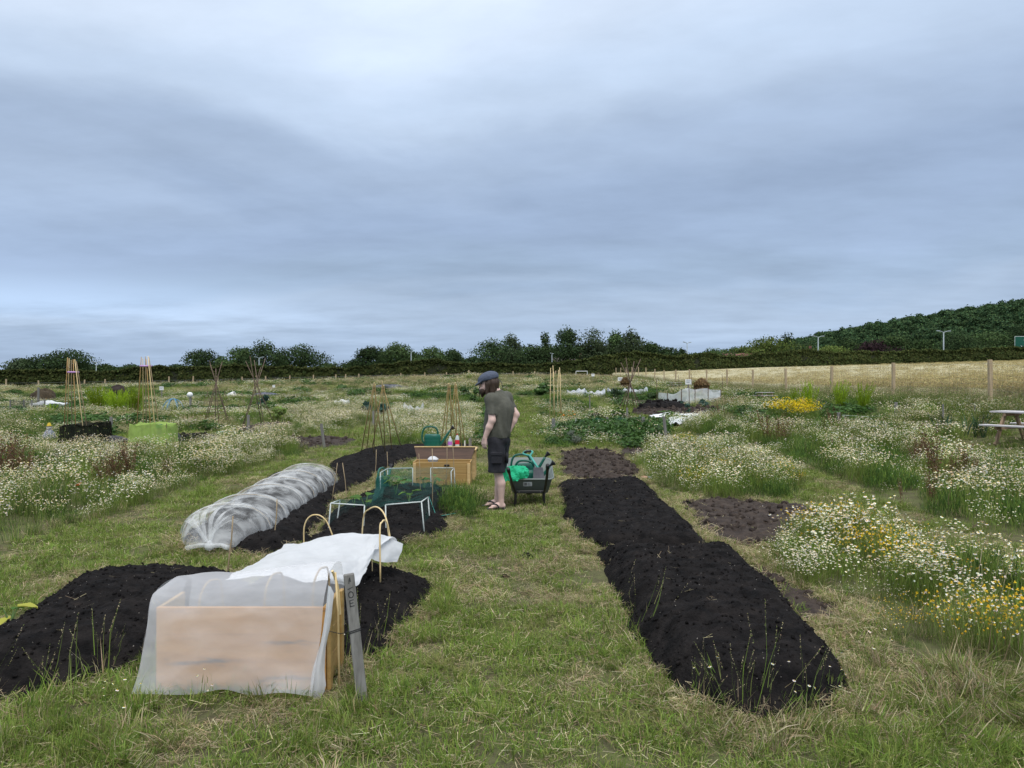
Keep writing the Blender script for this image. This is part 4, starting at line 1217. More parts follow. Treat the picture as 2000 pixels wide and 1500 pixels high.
# fleece over the box
t = thing('fleece_cover', 'translucent white fleece draped over the near wooden box', 'fleece', (-1.39, 3.8, z0))
rows = []
for s in np.linspace(0, 1, 7):
    lx = lambda a, b: a + (b - a) * s
    wv = .012 * math.sin(s * 17)
    rows.append([(lx(-1.90, -1.0), 3.560 - .02 * math.sin(s * 9), z0 + .035 + wv), (lx(-1.87, -.985), 3.575 + wv, z0 + .16), (lx(-1.848, -.965), 3.590, z0 + .32),
                 (lx(-1.842, -.955), 3.604, z0 + .43 + .04 * s), (lx(-1.845, -.95), 3.655, z0 + .50 + .07 * s), (lx(-1.815, -.955), 3.72, z0 + .535 + .075 * s + .010 * math.sin(s * 9.4)),
                 (lx(-1.80, -.955), 3.85, z0 + .545 + .07 * s + .010 * math.sin(s * 9.4)), (lx(-1.80, -.955), 3.99, z0 + .49 + .09 * s), (lx(-1.84, -.96), 4.06, z0 + .34 + .10 * s), (lx(-1.86, -.96), 4.08, z0 + .2)])
mb = cloth(MB(), rows, 90, 120, .012, 4, 201, (.8, 1.8))
obj('sheet', rel(mb, t), M_fleece, t, smooth=True)
# left end hanging down
rows = [[(-1.845, 3.655, z0 + .50), (-1.86, 3.64, z0 + .40), (-1.88, 3.62, z0 + .25), (-1.885, 3.60, z0 + .12), (-1.90, 3.585, z0 + .035)],
        [(-1.835, 3.72, z0 + .53), (-1.875, 3.72, z0 + .40), (-1.90, 3.71, z0 + .25), (-1.90, 3.70, z0 + .12), (-1.92, 3.69, z0 + .04)],
        [(-1.82, 3.86, z0 + .535), (-1.87, 3.86, z0 + .40), (-1.90, 3.86, z0 + .25), (-1.93, 3.85, z0 + .12), (-1.96, 3.85, z0 + .05)],
        [(-1.82, 3.99, z0 + .48), (-1.86, 3.99, z0 + .38), (-1.88, 3.99, z0 + .25), (-1.90, 3.99, z0 + .12), (-1.92, 3.99, z0 + .06)]]
obj('end_flap', rel(cloth(MB(), rows, 20, 24, .014, 4, 205), t), M_fleece, t, smooth=True)
# gathered corner hanging at the right
def A3(px, py, d=3.6): return tuple(at(px, py, d))
rows = [[A3(641, 1143), A3(636, 1200), A3(628, 1250), A3(611, 1305), A3(606, 1340), A3(613, 1374)],
        [A3(646, 1146, 3.585), A3(640, 1205, 3.575), A3(632, 1255, 3.57), A3(622, 1310, 3.565), A3(620, 1345, 3.565), A3(614.5, 1375)],
        [A3(652, 1160, 3.60), A3(646, 1215, 3.60), A3(637, 1260, 3.60), A3(634, 1312, 3.6), A3(635, 1345, 3.6), A3(616, 1376)]]
obj('hanging_corner', rel(cloth(MB(), rows, 30, 12, .006, 4, 211), t), M_fleece2, t, smooth=True)
# hoops that carry the fleece
for xx, zz in ((-1.62, .54), (-1.28, .575), (-1.03, .605)):
    pth = [Vector((xx + .0, 3.68, z0 + .2)), Vector((xx, 3.685, z0 + zz - .10)), Vector((xx + .01, 3.735, z0 + zz - .015)), Vector((xx + .015, 3.83, z0 + zz - .012)), Vector((xx + .02, 3.92, z0 + zz - .07)), Vector((xx + .02, 3.95, z0 + .2))]
    obj('hoop', rel(MB().tube(bezier(pth, 18), .0055, 6), t), M_cane, t)
pth = [at(565, 1180, 3.61), at(572, 1150, 3.61), at(592, 1131, 3.61), at(618, 1132, 3.61), at(638, 1150, 3.61), at(650, 1185, 3.63)]

# second fleece rising behind
t = thing('fleece_cover', 'bright white fleece peaked over cane hoops behind the near box', 'fleece', (-1.35, 4.8, gz(-1.35, 4.8)))
FL = [[(440, 1142, 4.15), (520, 1134, 4.2), (600, 1134, 4.25), (655, 1132, 4.3), (690, 1150, 4.42), (712, 1118, 4.65)],
      [(468, 1118, 4.5), (540, 1100, 4.6), (610, 1096, 4.65), (670, 1102, 4.65), (705, 1102, 4.72), (727, 1088, 4.85)],
      [(520, 1088, 4.9), (580, 1072, 4.95), (630, 1070, 5.0), (690, 1067, 5.0), (722, 1063, 5.05), (737, 1072, 5.0)],
      [(556, 1068, 5.2), (600, 1058, 5.2), (650, 1049, 5.2), (700, 1046, 5.2), (740, 1042, 5.2), (770, 1052, 5.22)],
      [(560, 1092, 5.6), (600, 1092, 5.6), (650, 1088, 5.6), (700, 1085, 5.6), (750, 1085, 5.6), (778, 1090, 5.5)]]
rows = [[tuple(at(*p)) for p in r] for r in FL]
obj('sheet', rel(cloth(MB(), rows, 60, 80, .034, 4.5, 221, (1.3, 1)), t), M_fleece2, t, smooth=True)
rows = [[tuple(at(*p)) for p in r] for r in ([(739, 1042, 5.19), (762, 1049, 5.21), (788, 1062, 5.25)], [(734, 1066, 5.1), (760, 1074, 5.12), (784, 1080, 5.2)], [(724, 1090, 4.95), (748, 1098, 5.02), (775, 1097, 5.15)])]
obj('end_flap', rel(cloth(MB(), rows, 16, 16, .014, 3, 231), t), M_fleece2, t, smooth=True)
rows = [[tuple(at(*p)) for p in r] for r in ([(648, 1118, 4.30), (672, 1122, 4.35), (694, 1128, 4.4)], [(646, 1132, 4.26), (670, 1134, 4.32), (690, 1146, 4.38)], [(646, 1140, 4.26), (668, 1142, 4.32), (688, 1154, 4.38)])]
obj('tied_hem', rel(cloth(MB(), rows, 12, 12, .01, 3, 235), t), M_fleece2, t, smooth=True)

# ------------------------------------------------------------------ numbered grey post
pb_, pt_ = U(708, 1372), at(681, 1121, 3.62)
t = thing('number_post', 'leaning grey wooden post with painted number beside the near box', 'post', tuple(pb_))
ax = (pt_ - pb_).normalized(); xa = Vector((1, 0, 0)); xa = (xa - ax * xa.dot(ax)).normalized(); xa = Matrix.Rotation(R(14), 3, ax) @ xa; ya = ax.cross(xa)
Mp = Matrix((xa, ya, ax)).transposed()
Ln = (pt_ - pb_).length + .12
mb = MB().box((0, 0, Ln / 2 - .12), (.054, .050, Ln), bev=.004); mb.v = [tuple(Mp @ Vector(p)) for p in mb.v]
obj('shaft', mb, M_grey_wood, t)
M_ink = mat('black_paint_marks', (.03, .03, .03), (.06, .06, .058), 20, .8)
def mark(pts, w=.0045):
    mb = MB()
    yf = -.0263
    for a, b in zip(pts[:-1], pts[1:]):
        a, b = Vector((a[0], yf, a[1])), Vector((b[0], yf, b[1])); d = (b - a); n = Vector((-d.z, 0, d.x)).normalized() * w / 2
        d = d.normalized() * w * .4
        mb.add([Mp @ (a - d - n), Mp @ (b + d - n), Mp @ (b + d + n), Mp @ (a - d + n)], [(0, 1, 2, 3)])
    obj('painted_mark', mb, M_ink, t)
zt_ = Ln - .12
mark([(-.002, zt_ - .03), (.002, zt_ - .018), (.004, zt_ - .034)], .006)
mark([(-.002, zt_ - .03), (-.004, zt_ - .044)], .004)
mark([(-.012, zt_ - .072), (.012, zt_ - .064)])
mark([(.012 * math.cos(a), zt_ - .100 + .015 * math.sin(a)) for a in np.linspace(0, 6.283, 13)], .0045)
mark([(-.009, zt_ - .128), (-.009, zt_ - .158)]); mark([(-.009, zt_ - .128), (.009, zt_ - .126)]); mark([(-.009, zt_ - .142), (.007, zt_ - .141)]); mark([(-.009, zt_ - .157), (.010, zt_ - .156)])
w_ = MB()
for zz in (zt_ - .275, zt_ - .283):
    w_.tube([Mp @ Vector((.029 * sx, .027 * sy, zz + .004 * sx)) for sx, sy in ((-1, -1), (1, -1), (1, 1), (-1, 1), (-1, -1))], .0022, 5)
w_.tube([Mp @ Vector((-.029, -.02, zt_ - .277)), Mp @ Vector((-.07, .0, zt_ - .285)), Mp @ Vector((-.13, .05, zt_ - .27))], .0018, 5)
obj('tie_wire', w_, M_blackp, t)

# ------------------------------------------------------------------ canes, pegs and hoops
def cane(label, top, bot, d=None, r=.0045, m=None, group=None, nodes=True, key=None):
    b = U(*bot) if d is None else at(bot[0], bot[1], d)
    dd = b.y if d is None else d
    tp = at(top[0], top[1], dd)
    t = tag(obj('bamboo_cane', MB().tube([Vector((0, 0, -.06)), (tp - b) * .33, (tp - b) * .66 + Vector((.006, 0, 0)), tp - b], [r * 1.08, r * 1.03, r, r * .85], 6), m or M_cane, None, tuple(b), smooth=True), label, 'cane', group)
    return t
CN = 'canes standing in the beds'
cane('bamboo cane standing in front of the near end of the white net tunnel', (455, 1008), (443, 1134), r=.006, group=CN)
cane('bamboo cane standing halfway along the white net tunnel', (541, 975), (535, 1066), r=.006, group=CN)
cane('leaning bamboo cane at the far end of the white net tunnel', (659, 904), (647, 984), group=CN)
cane('bamboo cane leaning left, beside the far end of the white net tunnel', (669, 904), (681, 1006), group=CN)
cane('bamboo cane left of the green watering can on the soil', (735, 878), (731, 957), group=CN)
cane('bamboo cane at the back left corner of the pipe cage', (756, 882), (757, 955), group=CN)
cane('leftmost of four canes in front of the storage box', (818, 886), (822, 976), group=CN)
cane('second cane from the left in front of the storage box', (844, 876), (845, 1009), group=CN)
cane('third cane from the left in front of the storage box', (873, 860), (871, 968), group=CN)
cane('rightmost of four canes in front of the storage box', (884, 862), (888, 975), group=CN)
cane('pale short peg holding the corner of the peaked fleece', (727, 1092), (723, 1167), r=.004, m=M_bamboo, group=CN)
cane('bamboo peg just right of the grey number post', (655, 1118), (664, 1345), r=.006, m=M_bamboo, d=3.72, group=CN)
def hoop(label, pts, d0, d1, r=.006):
    P = [at(p[0], p[1], d0 + (d1 - d0) * i / (len(pts) - 1)) for i, p in enumerate(pts)]
    base = P[0].copy()
    tag(obj('cane_hoop', MB().tube([q - base for q in bezier(P, 24)], r, 6), M_bamboo, None, tuple(base), smooth=True), label, 'hoop', 'bent cane hoops')
hoop('low bent cane hoop behind the left end of the peaked fleece', [(594, 1078), (594, 1030), (605, 1009), (622, 1006), (636, 1016), (645, 1034), (657, 1068)], 6.0, 6.0)
hoop('tall bent cane hoop crossing the front of the pipe cage', [(706, 1075), (710, 1010), (720, 995), (735, 990), (748, 1000), (756, 1020), (764, 1062), (771, 1094)], 5.75, 5.3)
hoop('narrow bent cane hoop over the peak of the fleece', [(743, 1137), (742, 1035), (746, 1020), (751, 1016), (756, 1024), (760, 1050), (764, 1096)], 4.95, 5.25)
tag(obj('cane_hoop', MB().tube([q - at(664, 1200, 3.75) for q in bezier([at(664, 1200, 3.75), at(660, 1150, 3.75), at(653, 1125, 3.72), at(649, 1115, 3.7)], 12)], .007, 6), M_bamboo, None, tuple(at(664, 1200, 3.75))), 'short curved cane stub beside the top of the number post', 'hoop', 'bent cane hoops')

# ------------------------------------------------------------------ white net tunnel
t0p, t1p = U(430, 1072), U(612, 952)
A_, B_ = Vector((-2.78, 6.85, 0)), Vector((-3.02, 10.55, 0))
t = thing('net_tunnel', 'white net tunnel on hoops over the left black bed', 'net tunnel', (A_.x, A_.y, gz(A_.x, A_.y)))
NH = 6; RAD, HT = .42, .30
ax_ = (B_ - A_).normalized(); sx_ = Vector((ax_.y, -ax_.x, 0))
def tun(s, a, k=1.0, dh=1.0):
    """s metres along, a angle 0..pi from left foot to right foot"""
    c = A_ + ax_ * s
    p = c - sx_ * (math.cos(a) * RAD * k)
    return Vector((p.x, p.y, gz(c.x, c.y) + .09 + HT * dh * math.sin(a) ** .82))
LT = (B_ - A_).length
hs_ = [LT * (.04 + .92 * (i + .12 * math.sin(i * 4.1)) / (NH - 1)) for i in range(NH)]
rowsT = []
ns = 150
for i in range(ns + 1):
    s = -.42 + (LT + .75) * i / ns
    near = min(hs_, key=lambda q: abs(q - s)); gap = hs_[1] - hs_[0]
    f = min(abs(s - near) / (gap / 2), 1.0)
    sag = 1 - .27 * math.sin(f * math.pi / 2) ** 1.2
    k = 1 - .05 * f
    if s < hs_[0]:
        q = (hs_[0] - s) / (hs_[0] + .42); sag = max(math.cos(min(q, 1) * 1.5), 0) ** .8; k = 1 - .62 * q ** 1.5
    if s > hs_[-1]:
        q = (s - hs_[-1]) / (LT + .33 - hs_[-1]); sag = max(math.cos(min(q, 1) * 1.5), 0) ** .9; k = 1 - .45 * q ** 1.5
    row = []
    for j in range(61):
        u_ = j / 60; a = -.06 + (math.pi + .12) * u_
        wob = .028 * (fbm(np.array([s * 4.2]), np.array([u_ * 7]), 241, 3)[0] - .5) * 2
        wr = .018 * (np.abs(fbm(np.array([s * 9 + u_ * 4]), np.array([u_ * 5 - s * 2]), 251, 3)[0] - .5) - .15) * (2 if f > .15 else .6)
        p = tun(s, max(min(a, math.pi), 0), k + wob + wr, sag * (1 + wob + wr))
        edge_ = .07 * (vnoise(np.array([s * 2.4]), np.array([3.0]), 261)[0])
        if j in (0, 60): p.z = gz(p.x, p.y) + .06 + edge_ + .03 * (1 - f)
        row.append(p)
    rowsT.append(row)
obj('net', rel(MB().grid(rowsT), t), M_net, t, smooth=True)
for s in hs_:
    obj('hoop', rel(MB().tube([tun(s, a, .985, .985) for a in np.linspace(0, math.pi, 22)], .005, 6), t), M_cane, t, smooth=True)
# gathered folds along each hoop and down the near end: real extra layers of net
mbg = MB()
for i, s in enumerate(hs_):
    for w0 in (-.05, .03):
        rows_ = []
        for ds in np.linspace(-.035, .05, 5):
            rows_.append([tun(s + ds + w0, a, 1.015 + .012 * math.sin(ds * 160), 1.015 + .012 * math.sin(ds * 160 + a)) for a in np.linspace(.05, math.pi - .02, 30)])
        obj('gathered_fold', rel(MB().grid(rows_), t), M_net, t, smooth=True)
for k in range(7):
    a0 = .45 + k * .36
    st = tun(hs_[0], a0, 1.0, 1.0); en = tun(-.40, math.pi * .5, .1, .1) + Vector((.03 * math.sin(k * 5), -.02 * k / 7, .02))
    mid_ = st.lerp(en, .55) + Vector((0, -.12, .10))
    L_ = bezier([st, mid_, en], 16)
    side = Vector((.035, .02, .02))
    mbg = MB().grid([[p - side * (1 - i_ / 20) for i_, p in enumerate(L_)], [p + Vector((0, -.012, .012)) for p in L_], [p + side * (1 - i_ / 20) for i_, p in enumerate(L_)]])
    obj('end_fold', rel(mbg, t), M_net, t, smooth=True)
mbg = MB().tube([tun(-.41, math.pi * q, .45, .10) + Vector((0, -.01 + .02 * math.sin(q * 20), .0)) for q in np.linspace(.02, .98, 16)], .022, 6)
obj('rolled_hem', rel(mbg, t), M_net, t, smooth=True)
obj('knot', rel(MB().lathe([(.0, -.04), (.04, -.02), (.045, .01), (.02, .04), (.0, .06)], A_ - ax_ * .40 + Vector((.02, -.02, gz(A_.x, A_.y) + .10)), 8), t), M_net, t, smooth=True)

# ------------------------------------------------------------------ seedlings
def leafmesh(L, W, droop, cols):
    pb = PB(); nu, nv = 6, 4
    u_, v_ = np.meshgrid(np.linspace(0, 1, nu), np.linspace(-1, 1, nv), indexing='ij')
    w = np.sin(np.pi * (u_ * .86 + .08)) ** .8 * W / 2
    x = v_ * w; y = u_ * L; z = -droop * L * u_ ** 2 + .18 * W * np.abs(v_) + .02 * np.sin(u_ * 9 + v_ * 4) * W * 2
    k = (np.arange(nu - 1)[:, None] * nv + np.arange(nv - 1)[None]).ravel()
    pb.put(np.c_[x.ravel(), y.ravel(), z.ravel()], np.array(cols), np.c_[k, k + 1, k + 1 + nv, k + nv])
    me = pb.mesh('leaf', True); me.materials.append(M_leaf); return me
LEAFM = [leafmesh(.085, .07, .25, (.075, .16, .03)), leafmesh(.07, .055, .4, (.11, .20, .04)), leafmesh(.085, .075, .3, (.34, .34, .06))]
def seedling(label, key, px, py, n=3, s=1.0, yellow=0):
    p = U(px, py)
    p.z = bz(key, p.x, p.y)
    t = thing('squash_seedling', label, 'seedling', tuple(p), rng.uniform(0, 6), 'young squash plants in the beds')
    st = MB()
    for i in range(n):
        a = i * 6.283 / n + rng.uniform(-.4, .4); h = s * rng.uniform(.05, .11)
        tip = Vector((math.cos(a) * .03 * s, math.sin(a) * .03 * s, h))
        st.tube([(0, 0, -.01), tip * .5 + Vector((0, 0, .01)), tip], [.004 * s, .0035 * s, .003 * s], 5)
        o = obj('leaf', LEAFM[2 if i < yellow else i % 2], None, t, tuple(tip)); o.rotation_euler = (rng.uniform(-.1, .5), rng.uniform(-.2, .2), a - math.pi / 2); o.scale = (s, s, s)
    obj('stem', st, mat('green_stem', (.10, .18, .05), None, 20, .6), t)
seedling('yellowing squash seedling on the lower left mound', 'b1', 20, 1240, 4, 1.25, 2)
seedling('small green squash seedling on top of the lower left mound', 'b1', 268, 1122, 3, 1.0)
seedling('squash seedling nearest the front of the pipe cage', 'b4', 714, 1022, 3, 1.5)
seedling('squash seedling by the right front pipe of the cage', 'b4', 799, 1003, 3, 1.3)
seedling('squash seedling with yellowish leaves left inside the cage', 'b4', 692, 1014, 3, 1.0)
seedling('large leaved squash seedling in the middle of the cage', 'b4', 773, 986, 3, 1.6)
seedling('pair leaved squash seedling back left inside the cage', 'b4', 762, 968, 4, 1.5)
seedling('squash seedling in the back centre of the cage', 'b4', 785, 955, 4, 1.4)
seedling('squash seedling with long stem right inside the cage', 'b4', 828, 972, 4, 1.3)
seedling('yellowish squash seedling back right inside the cage', 'b4', 848, 960, 4, 1.5, 1)

# ------------------------------------------------------------------ white pipe cage with green net
def PV(px, py, d): return at(px, py, d)
C = dict(fl0=PV(640, 1050, 7.3), fl1=PV(646, 983, 7.3), il0=PV(657, 1030, 7.75), il1=PV(664, 977, 7.75), fm0=PV(709, 1046, 7.3), fm1=PV(712, 987, 7.3), rm0=PV(754, 1047, 7.2), rm1=PV(753, 986, 7.2),
         fr0=PV(829, 1043, 7.25), fr1=PV(823, 980, 7.25), ir0=PV(840, 1026, 7.75), ir1=PV(836, 971, 7.75),
         bl0=PV(743, 962, 9.75), bl1=PV(743, 923, 9.75), bk0=PV(757, 955, 10.1), bk1=PV(757, 915, 10.1), bm0=PV(806, 952, 10.1), bm1=PV(806, 914, 10.1),
         bn0=PV(842, 958, 10.1), bn1=PV(841, 914, 10.1), br0=PV(882, 962, 9.85), br1=PV(881, 921, 9.85), bq0=PV(889, 958, 10.3), bq1=PV(887, 914, 10.3))
t = thing('pipe_cage', 'low cage of white pipes with green net over seedlings', 'cage', (C['fl0'].x, C['fl0'].y, gz(C['fl0'].x, C['fl0'].y)))
def pipe(a, b):
    obj('pipe', rel(MB().tube([C[a], C[b]], .0068, 7), t), M_pvc, t, smooth=True)
for k in ('fl', 'il', 'fm', 'rm', 'fr', 'ir', 'bl', 'bk', 'bm', 'bn', 'br', 'bq'):
    C[k + 'g'] = C[k + '0'] + (C[k + '0'] - C[k + '1']).normalized() * .06
    pipe(k + 'g', k + '1')
for a, b in (('fl1', 'fm1'), ('fl1', 'il1'), ('rm1', 'fr1'), ('fr1', 'ir1'), ('bl1', 'bk1'), ('bk1', 'bm1'), ('bn1', 'bq1'), ('bq1', 'br1')):
    pipe(a, b)
def net(rows, nu, nv, amp, seed, nm='net'):
    obj(nm, rel(cloth(MB(), [[tuple(p) for p in r] for r in rows], nu, nv, amp, 4, seed), t), M_greennet, t, smooth=True)
net([[C['fl1'], C['fm1'], C['rm1'], C['fr1']], [C['il1'], PV(735, 990, 7.8), PV(770, 988, 7.8), C['ir1']], [PV(735, 965, 8.7), PV(770, 975, 8.7), PV(800, 970, 8.8), PV(858, 955, 8.8)], [C['bl1'], PV(800, 925, 9.7), PV(842, 925, 9.8), C['br1']], [C['bk1'], C['bm1'], C['bn1'], C['bq1']]], 36, 36, .05, 271)
net([[C['fl1'], C['il1'], PV(720, 968, 8.6), C['bl1'], C['bk1']], [C['fl0'].lerp(C['fl1'], .4), C['il0'].lerp(C['il1'], .4), PV(705, 992, 8.5), C['bl0'].lerp(C['bl1'], .4), C['bk0'].lerp(C['bk1'], .4)], [C['fl0'], C['il0'], PV(700, 1005, 8.4), C['bl0'], C['bk0']]], 30, 30, .03, 281)
net([[C['fr1'], C['ir1'], PV(858, 955, 8.8), C['br1'], C['bq1']], [C['fr0'].lerp(C['fr1'], .4), C['ir0'].lerp(C['ir1'], .4), PV(852, 985, 8.7), C['br0'].lerp(C['br1'], .4), C['bq0'].lerp(C['bq1'], .4)], [C['fr0'], C['ir0'], PV(846, 1003, 8.4), C['br0'], C['bq0']]], 30, 30, .03, 291)
net([[C['bk1'], C['bm1'], C['bn1'], C['bq1']], [C['bk0'], C['bm0'], C['bn0'], C['bq0']]], 20, 20, .02, 301)
gat = MB()
for k in range(5):      # bunched net running from the front middle to the back left corner
    gat.grid([[p + Vector((.03 * math.sin(k * 3 + i * .4), .01 * k, .012 * k - .02)) for i, p in enumerate(bezier([PV(710, 992, 7.4), PV(722, 985, 7.9), PV(732, 968, 8.6), PV(743, 938, 9.5)], 16))],
              [p + Vector((.05 + .03 * math.sin(k * 2 + i * .3), .02, .03 + .012 * k)) for i, p in enumerate(bezier([PV(716, 988, 7.4), PV(730, 982, 7.9), PV(740, 962, 8.6), PV(745, 930, 9.5)], 16))]])
obj('bunched_net', rel(gat, t), M_greennet, t, smooth=True)
obj('loose_thread', rel(MB().tube([PV(838, 970, 8.8), PV(850, 1002, 8.2), PV(852, 1009, 8.1), PV(875, 1005, 8.2), PV(890, 1002, 8.3)], .003, 5), t), M_teal, t)

# ------------------------------------------------------------------ storage box with open lid
zb = gz(-1.05, 11)
t = thing('storage_box', 'honey wood storage box with open brown lid beside the person', 'box', (-1.08, 11.1, zb))
x0, x1, y0, y1, hb = -1.515, -.63, 10.85, 11.25, .36
for i in range(2):
    obj('front_plank', rel(MB().box(((x0 + x1) / 2, y0 + .01 + .001 * i, zb + .02 + hb / 2 * (i + .5)), (x1 - x0, .02, hb / 2 - .005), bev=.004), t), M_pine, t)
    obj('back_plank', rel(MB().box(((x0 + x1) / 2, y1, zb + .02 + hb / 2 * (i + .5)), (x1 - x0, .02, hb / 2 - .005), bev=.004), t), M_pine, t)
    for xx in (x0 + .01, x1 - .01):
        obj('side_plank', rel(MB().box((xx, (y0 + y1) / 2 + .004, zb + .02 + hb / 2 * (i + .5)), (.02, y1 - y0 - .034, hb / 2 - .005), bev=.004), t), M_pine, t)
for xx in (x0 + .03, x1 - .03):
    obj('corner_batten', rel(MB().box((xx, y0 - .012, zb + hb / 2 + .01), (.045, .02, hb - .02), bev=.004), t), M_pine2, t)
lid = MB()
lw0, lw1 = (x1 - x0) / 2 - .02, (x1 - x0) / 2 + .045
xc = (x0 + x1) / 2
lid.add([(xc - lw0, 11.27, zb + .37), (xc + lw0, 11.27, zb + .37), (xc + lw1, 11.37, zb + .555), (xc - lw1, 11.37, zb + .555), (xc - lw0, 11.29, zb + .36), (xc + lw0, 11.29, zb + .36), (xc + lw1, 11.39, zb + .545), (xc - lw1, 11.39, zb + .545)],
        [(0, 1, 2, 3), (4, 7, 6, 5), (0, 4, 5, 1), (1, 5, 6, 2), (3, 2, 6, 7), (0, 3, 7, 4)])
lo_ = obj('lid', rel(lid, t), M_darkwood, t)
obj('lid_edge', rel(MB().box((xc, 11.38, zb + .562), (lw1 * 2, .05, .013)), t), M_pine2, lo_)
obj('handle', rel(MB().box((xc + .08, y0 - .012, zb + hb - .03), (.08, .02, .025), bev=.005), t), M_blackp, t)
t = thing('low_crate', 'low wooden crate behind the open lid carrying can and bottles', 'crate', (-1.07, 11.72, gz(-1.07, 11.72)))
for k in range(4): obj('slat', MB().box((0, -.20 + .135 * k, .50), (.98, .12, .018), bev=.003), M_pine2, t)
for sx in (-.45, .45):
    for sy in (-.2, .2): obj('leg', MB().box((sx, sy, .245), (.045, .045, .49)), M_pine2, t)
def sdf_noise(p, s, seed): return fbm(p[..., 0] * s + p[..., 2] * s * .7, p[..., 1] * s - p[..., 2] * s * .6, seed, 3) - .5
tag(obj('crumpled_bag', MB().lathe([(0, -.03), (.07, -.02), (.09, .02), (.06, .05), (.03, .065), (0, .06)], (0, 0, 0), 9), mat('clear_plastic_bag', (.45, .46, .47), (.6, .6, .6), 20, .3), None, (xc - .16, 11.1, zb + .375)), 'crumpled clear plastic bag inside the open storage box', 'bag')

# ------------------------------------------------------------------ watering cans
def make_can():
    t = thing('watering_can', '', 'watering can', (0, 0, 0))
    b = MB()
    prof = [(.0, 0), (.095, 0), (.105, .012)]
    for k in range(6): prof += [(.108, .03 + k * .018), (.102, .039 + k * .018)]
    prof += [(.107, .15), (.104, .19), (.098, .215), (.085, .228), (0, .232)]
    b.lathe(prof, (0, 0, 0), 24, 1.30, .82)
    obj('body', b, M_canp, t, smooth=True)
    h = bezier([(-.125, 0, .06), (-.168, 0, .14), (-.165, 0, .25), (-.12, 0, .335), (-.03, 0, .352), (.05, 0, .335), (.085, 0, .28), (.088, 0, .22)], 26)
    obj('handle', MB().tube(h, .0145, 8), M_canp, t, smooth=True)
    sp = bezier([(.10, 0, .04), (.15, 0, .08), (.21, 0, .17), (.29, 0, .29)], 12)
    obj('spout', MB().tube(sp, [.030 - .0011 * i for i in range(13)], 10), M_canp, t, smooth=True)
    rose = MB().lathe([(.012, -.02), (.014, 0), (.02, .02), (.036, .05), (.038, .058), (0, .063)], (0, 0, 0), 14)
    r = rose.xform(Matrix.Translation((.305, 0, .308)) @ Matrix.Rotation(R(48), 4, 'Y'))
    obj('rose', r, M_blackp, t, smooth=True)
    return t
can = make_can()
def put_can(c, label, p, rot, s=1.0):
    c['label'] = label; c['group'] = 'dark green watering cans'; c.location = p; c.rotation_euler = rot; c.scale = (s, s, s)
put_can(can, 'dark green watering can behind the open storage box lid', (-1.31, 11.72, gz(-1.07, 11.72) + .51), (0, 0, .0), 1.0)
put_can(copy_tree(can), 'dark green watering can standing on the soil left of the cage', (-1.83, 10.05, gz(-1.83, 10.05) + .03), (0, 0, R(78)), 1.0)

# bottles and pots beside it
def bottle(label, p, h, r, cap, lab):
    t = thing('drink_bottle', label, 'bottle', p, 0, 'bottles behind the storage box')
    obj('body', MB().lathe([(0, 0), (r, 0), (r * 1.02, h * .1), (r * .95, h * .35), (r, h * .6), (r * .75, h * .78), (r * .35, h * .9), (r * .33, h * .94), (0, h * .94)], (0, 0, 0), 14), mat('clear_bottle', (.45, .50, .50), (.5, .55, .55), 9, .15), t, smooth=True)
    obj('label', MB().lathe([(r * 1.03, h * .28), (r * 1.03, h * .58)], (0, 0, 0), 14, cap=False), lab, t)
    obj('cap', MB().lathe([(0, h * .93), (r * .42, h * .93), (r * .42, h), (0, h)], (0, 0, 0), 10), cap, t)
bottle('bottle with a purple label behind the open storage box', (-1.02, 11.72, gz(-1.07, 11.72) + .51), .19, .038, M_white, mat('purple_label', (.38, .12, .50), (.45, .2, .55), 9, .4))
bottle('bottle with red label and red cap behind the open storage box', (-.90, 11.70, gz(-1.07, 11.72) + .51), .235, .036, mat('red_cap', (.5, .02, .02), None, 9, .4), mat('red_label', (.55, .015, .03), (.5, .02, .04), 9, .4))
for px, lab in ((1, 'white plant label standing right of the red bottle'), (2, 'grey wooden plant marker right of the red bottle')):
    xx = -.79 if px == 1 else -.70
    tag(obj('plant_label', MB().box((0, 0, .2), (.022 if px == 1 else .05, .012, .56 + .08 * px), taper=.9), M_pvc if px == 1 else M_grey_wood, None, (xx, 11.9, gz(xx, 11.9) + .1)), lab, 'plant label')
# ------------------------------------------------------------------ bamboo wigwams
def wigwam(label, top, bases, m=M_bamboo, r=.011, over=.18, group='cane wigwams', dz=0.0, tie=True, spread=.02):
    c = sum((Vector(b) for b in bases), Vector()) / len(bases)
    t = thing('cane_wigwam', label, 'wigwam', tuple(c), 0, group)
    top = Vector(top)
    for i, b in enumerate(bases):
        a = 6.283 * i / len(bases); b = Vector(b)
        d = (top - b); e = top + d.normalized() * over * (1 + .4 * math.sin(i * 2.3)) + Vector((spread * math.cos(a + 3), spread * math.sin(a + 3), 0))
        s = b - d.normalized() * .05
        mid_ = s.lerp(e, .5) + Vector((rng.normal(0, .012), 0, 0))
        obj('cane', rel(MB().tube([s, mid_, e], [r, r, r * .8], 6), t), m, t, smooth=True)
    if tie:
        obj('tie', rel(MB().lathe([(.02, -.02), (.026, 0), (.02, .02)], top, 8), t), M_cane, t)
    return t
def bases(pts, key=None):
    out = []
    for px, py in pts:
        q = U(px, py)
        if key: q.z = bz(key, q.x, q.y)
        out.append(q)
    return out
wigwam('left bamboo wigwam of the pair on the black mound', at(731, 757, 12.0), bases([(706, 893), (716, 887), (730, 900), (749, 888)], 'b5'))
wigwam('right bamboo wigwam of the pair on the black mound', at(748, 758, 12.2), bases([(727, 888), (752, 896), (765, 893), (783, 884)], 'b5'))
wigwam('left bamboo wigwam behind the storage box', at(877, 758, 12.3), bases([(858, 884), (868, 880), (881, 890), (896, 884)]))
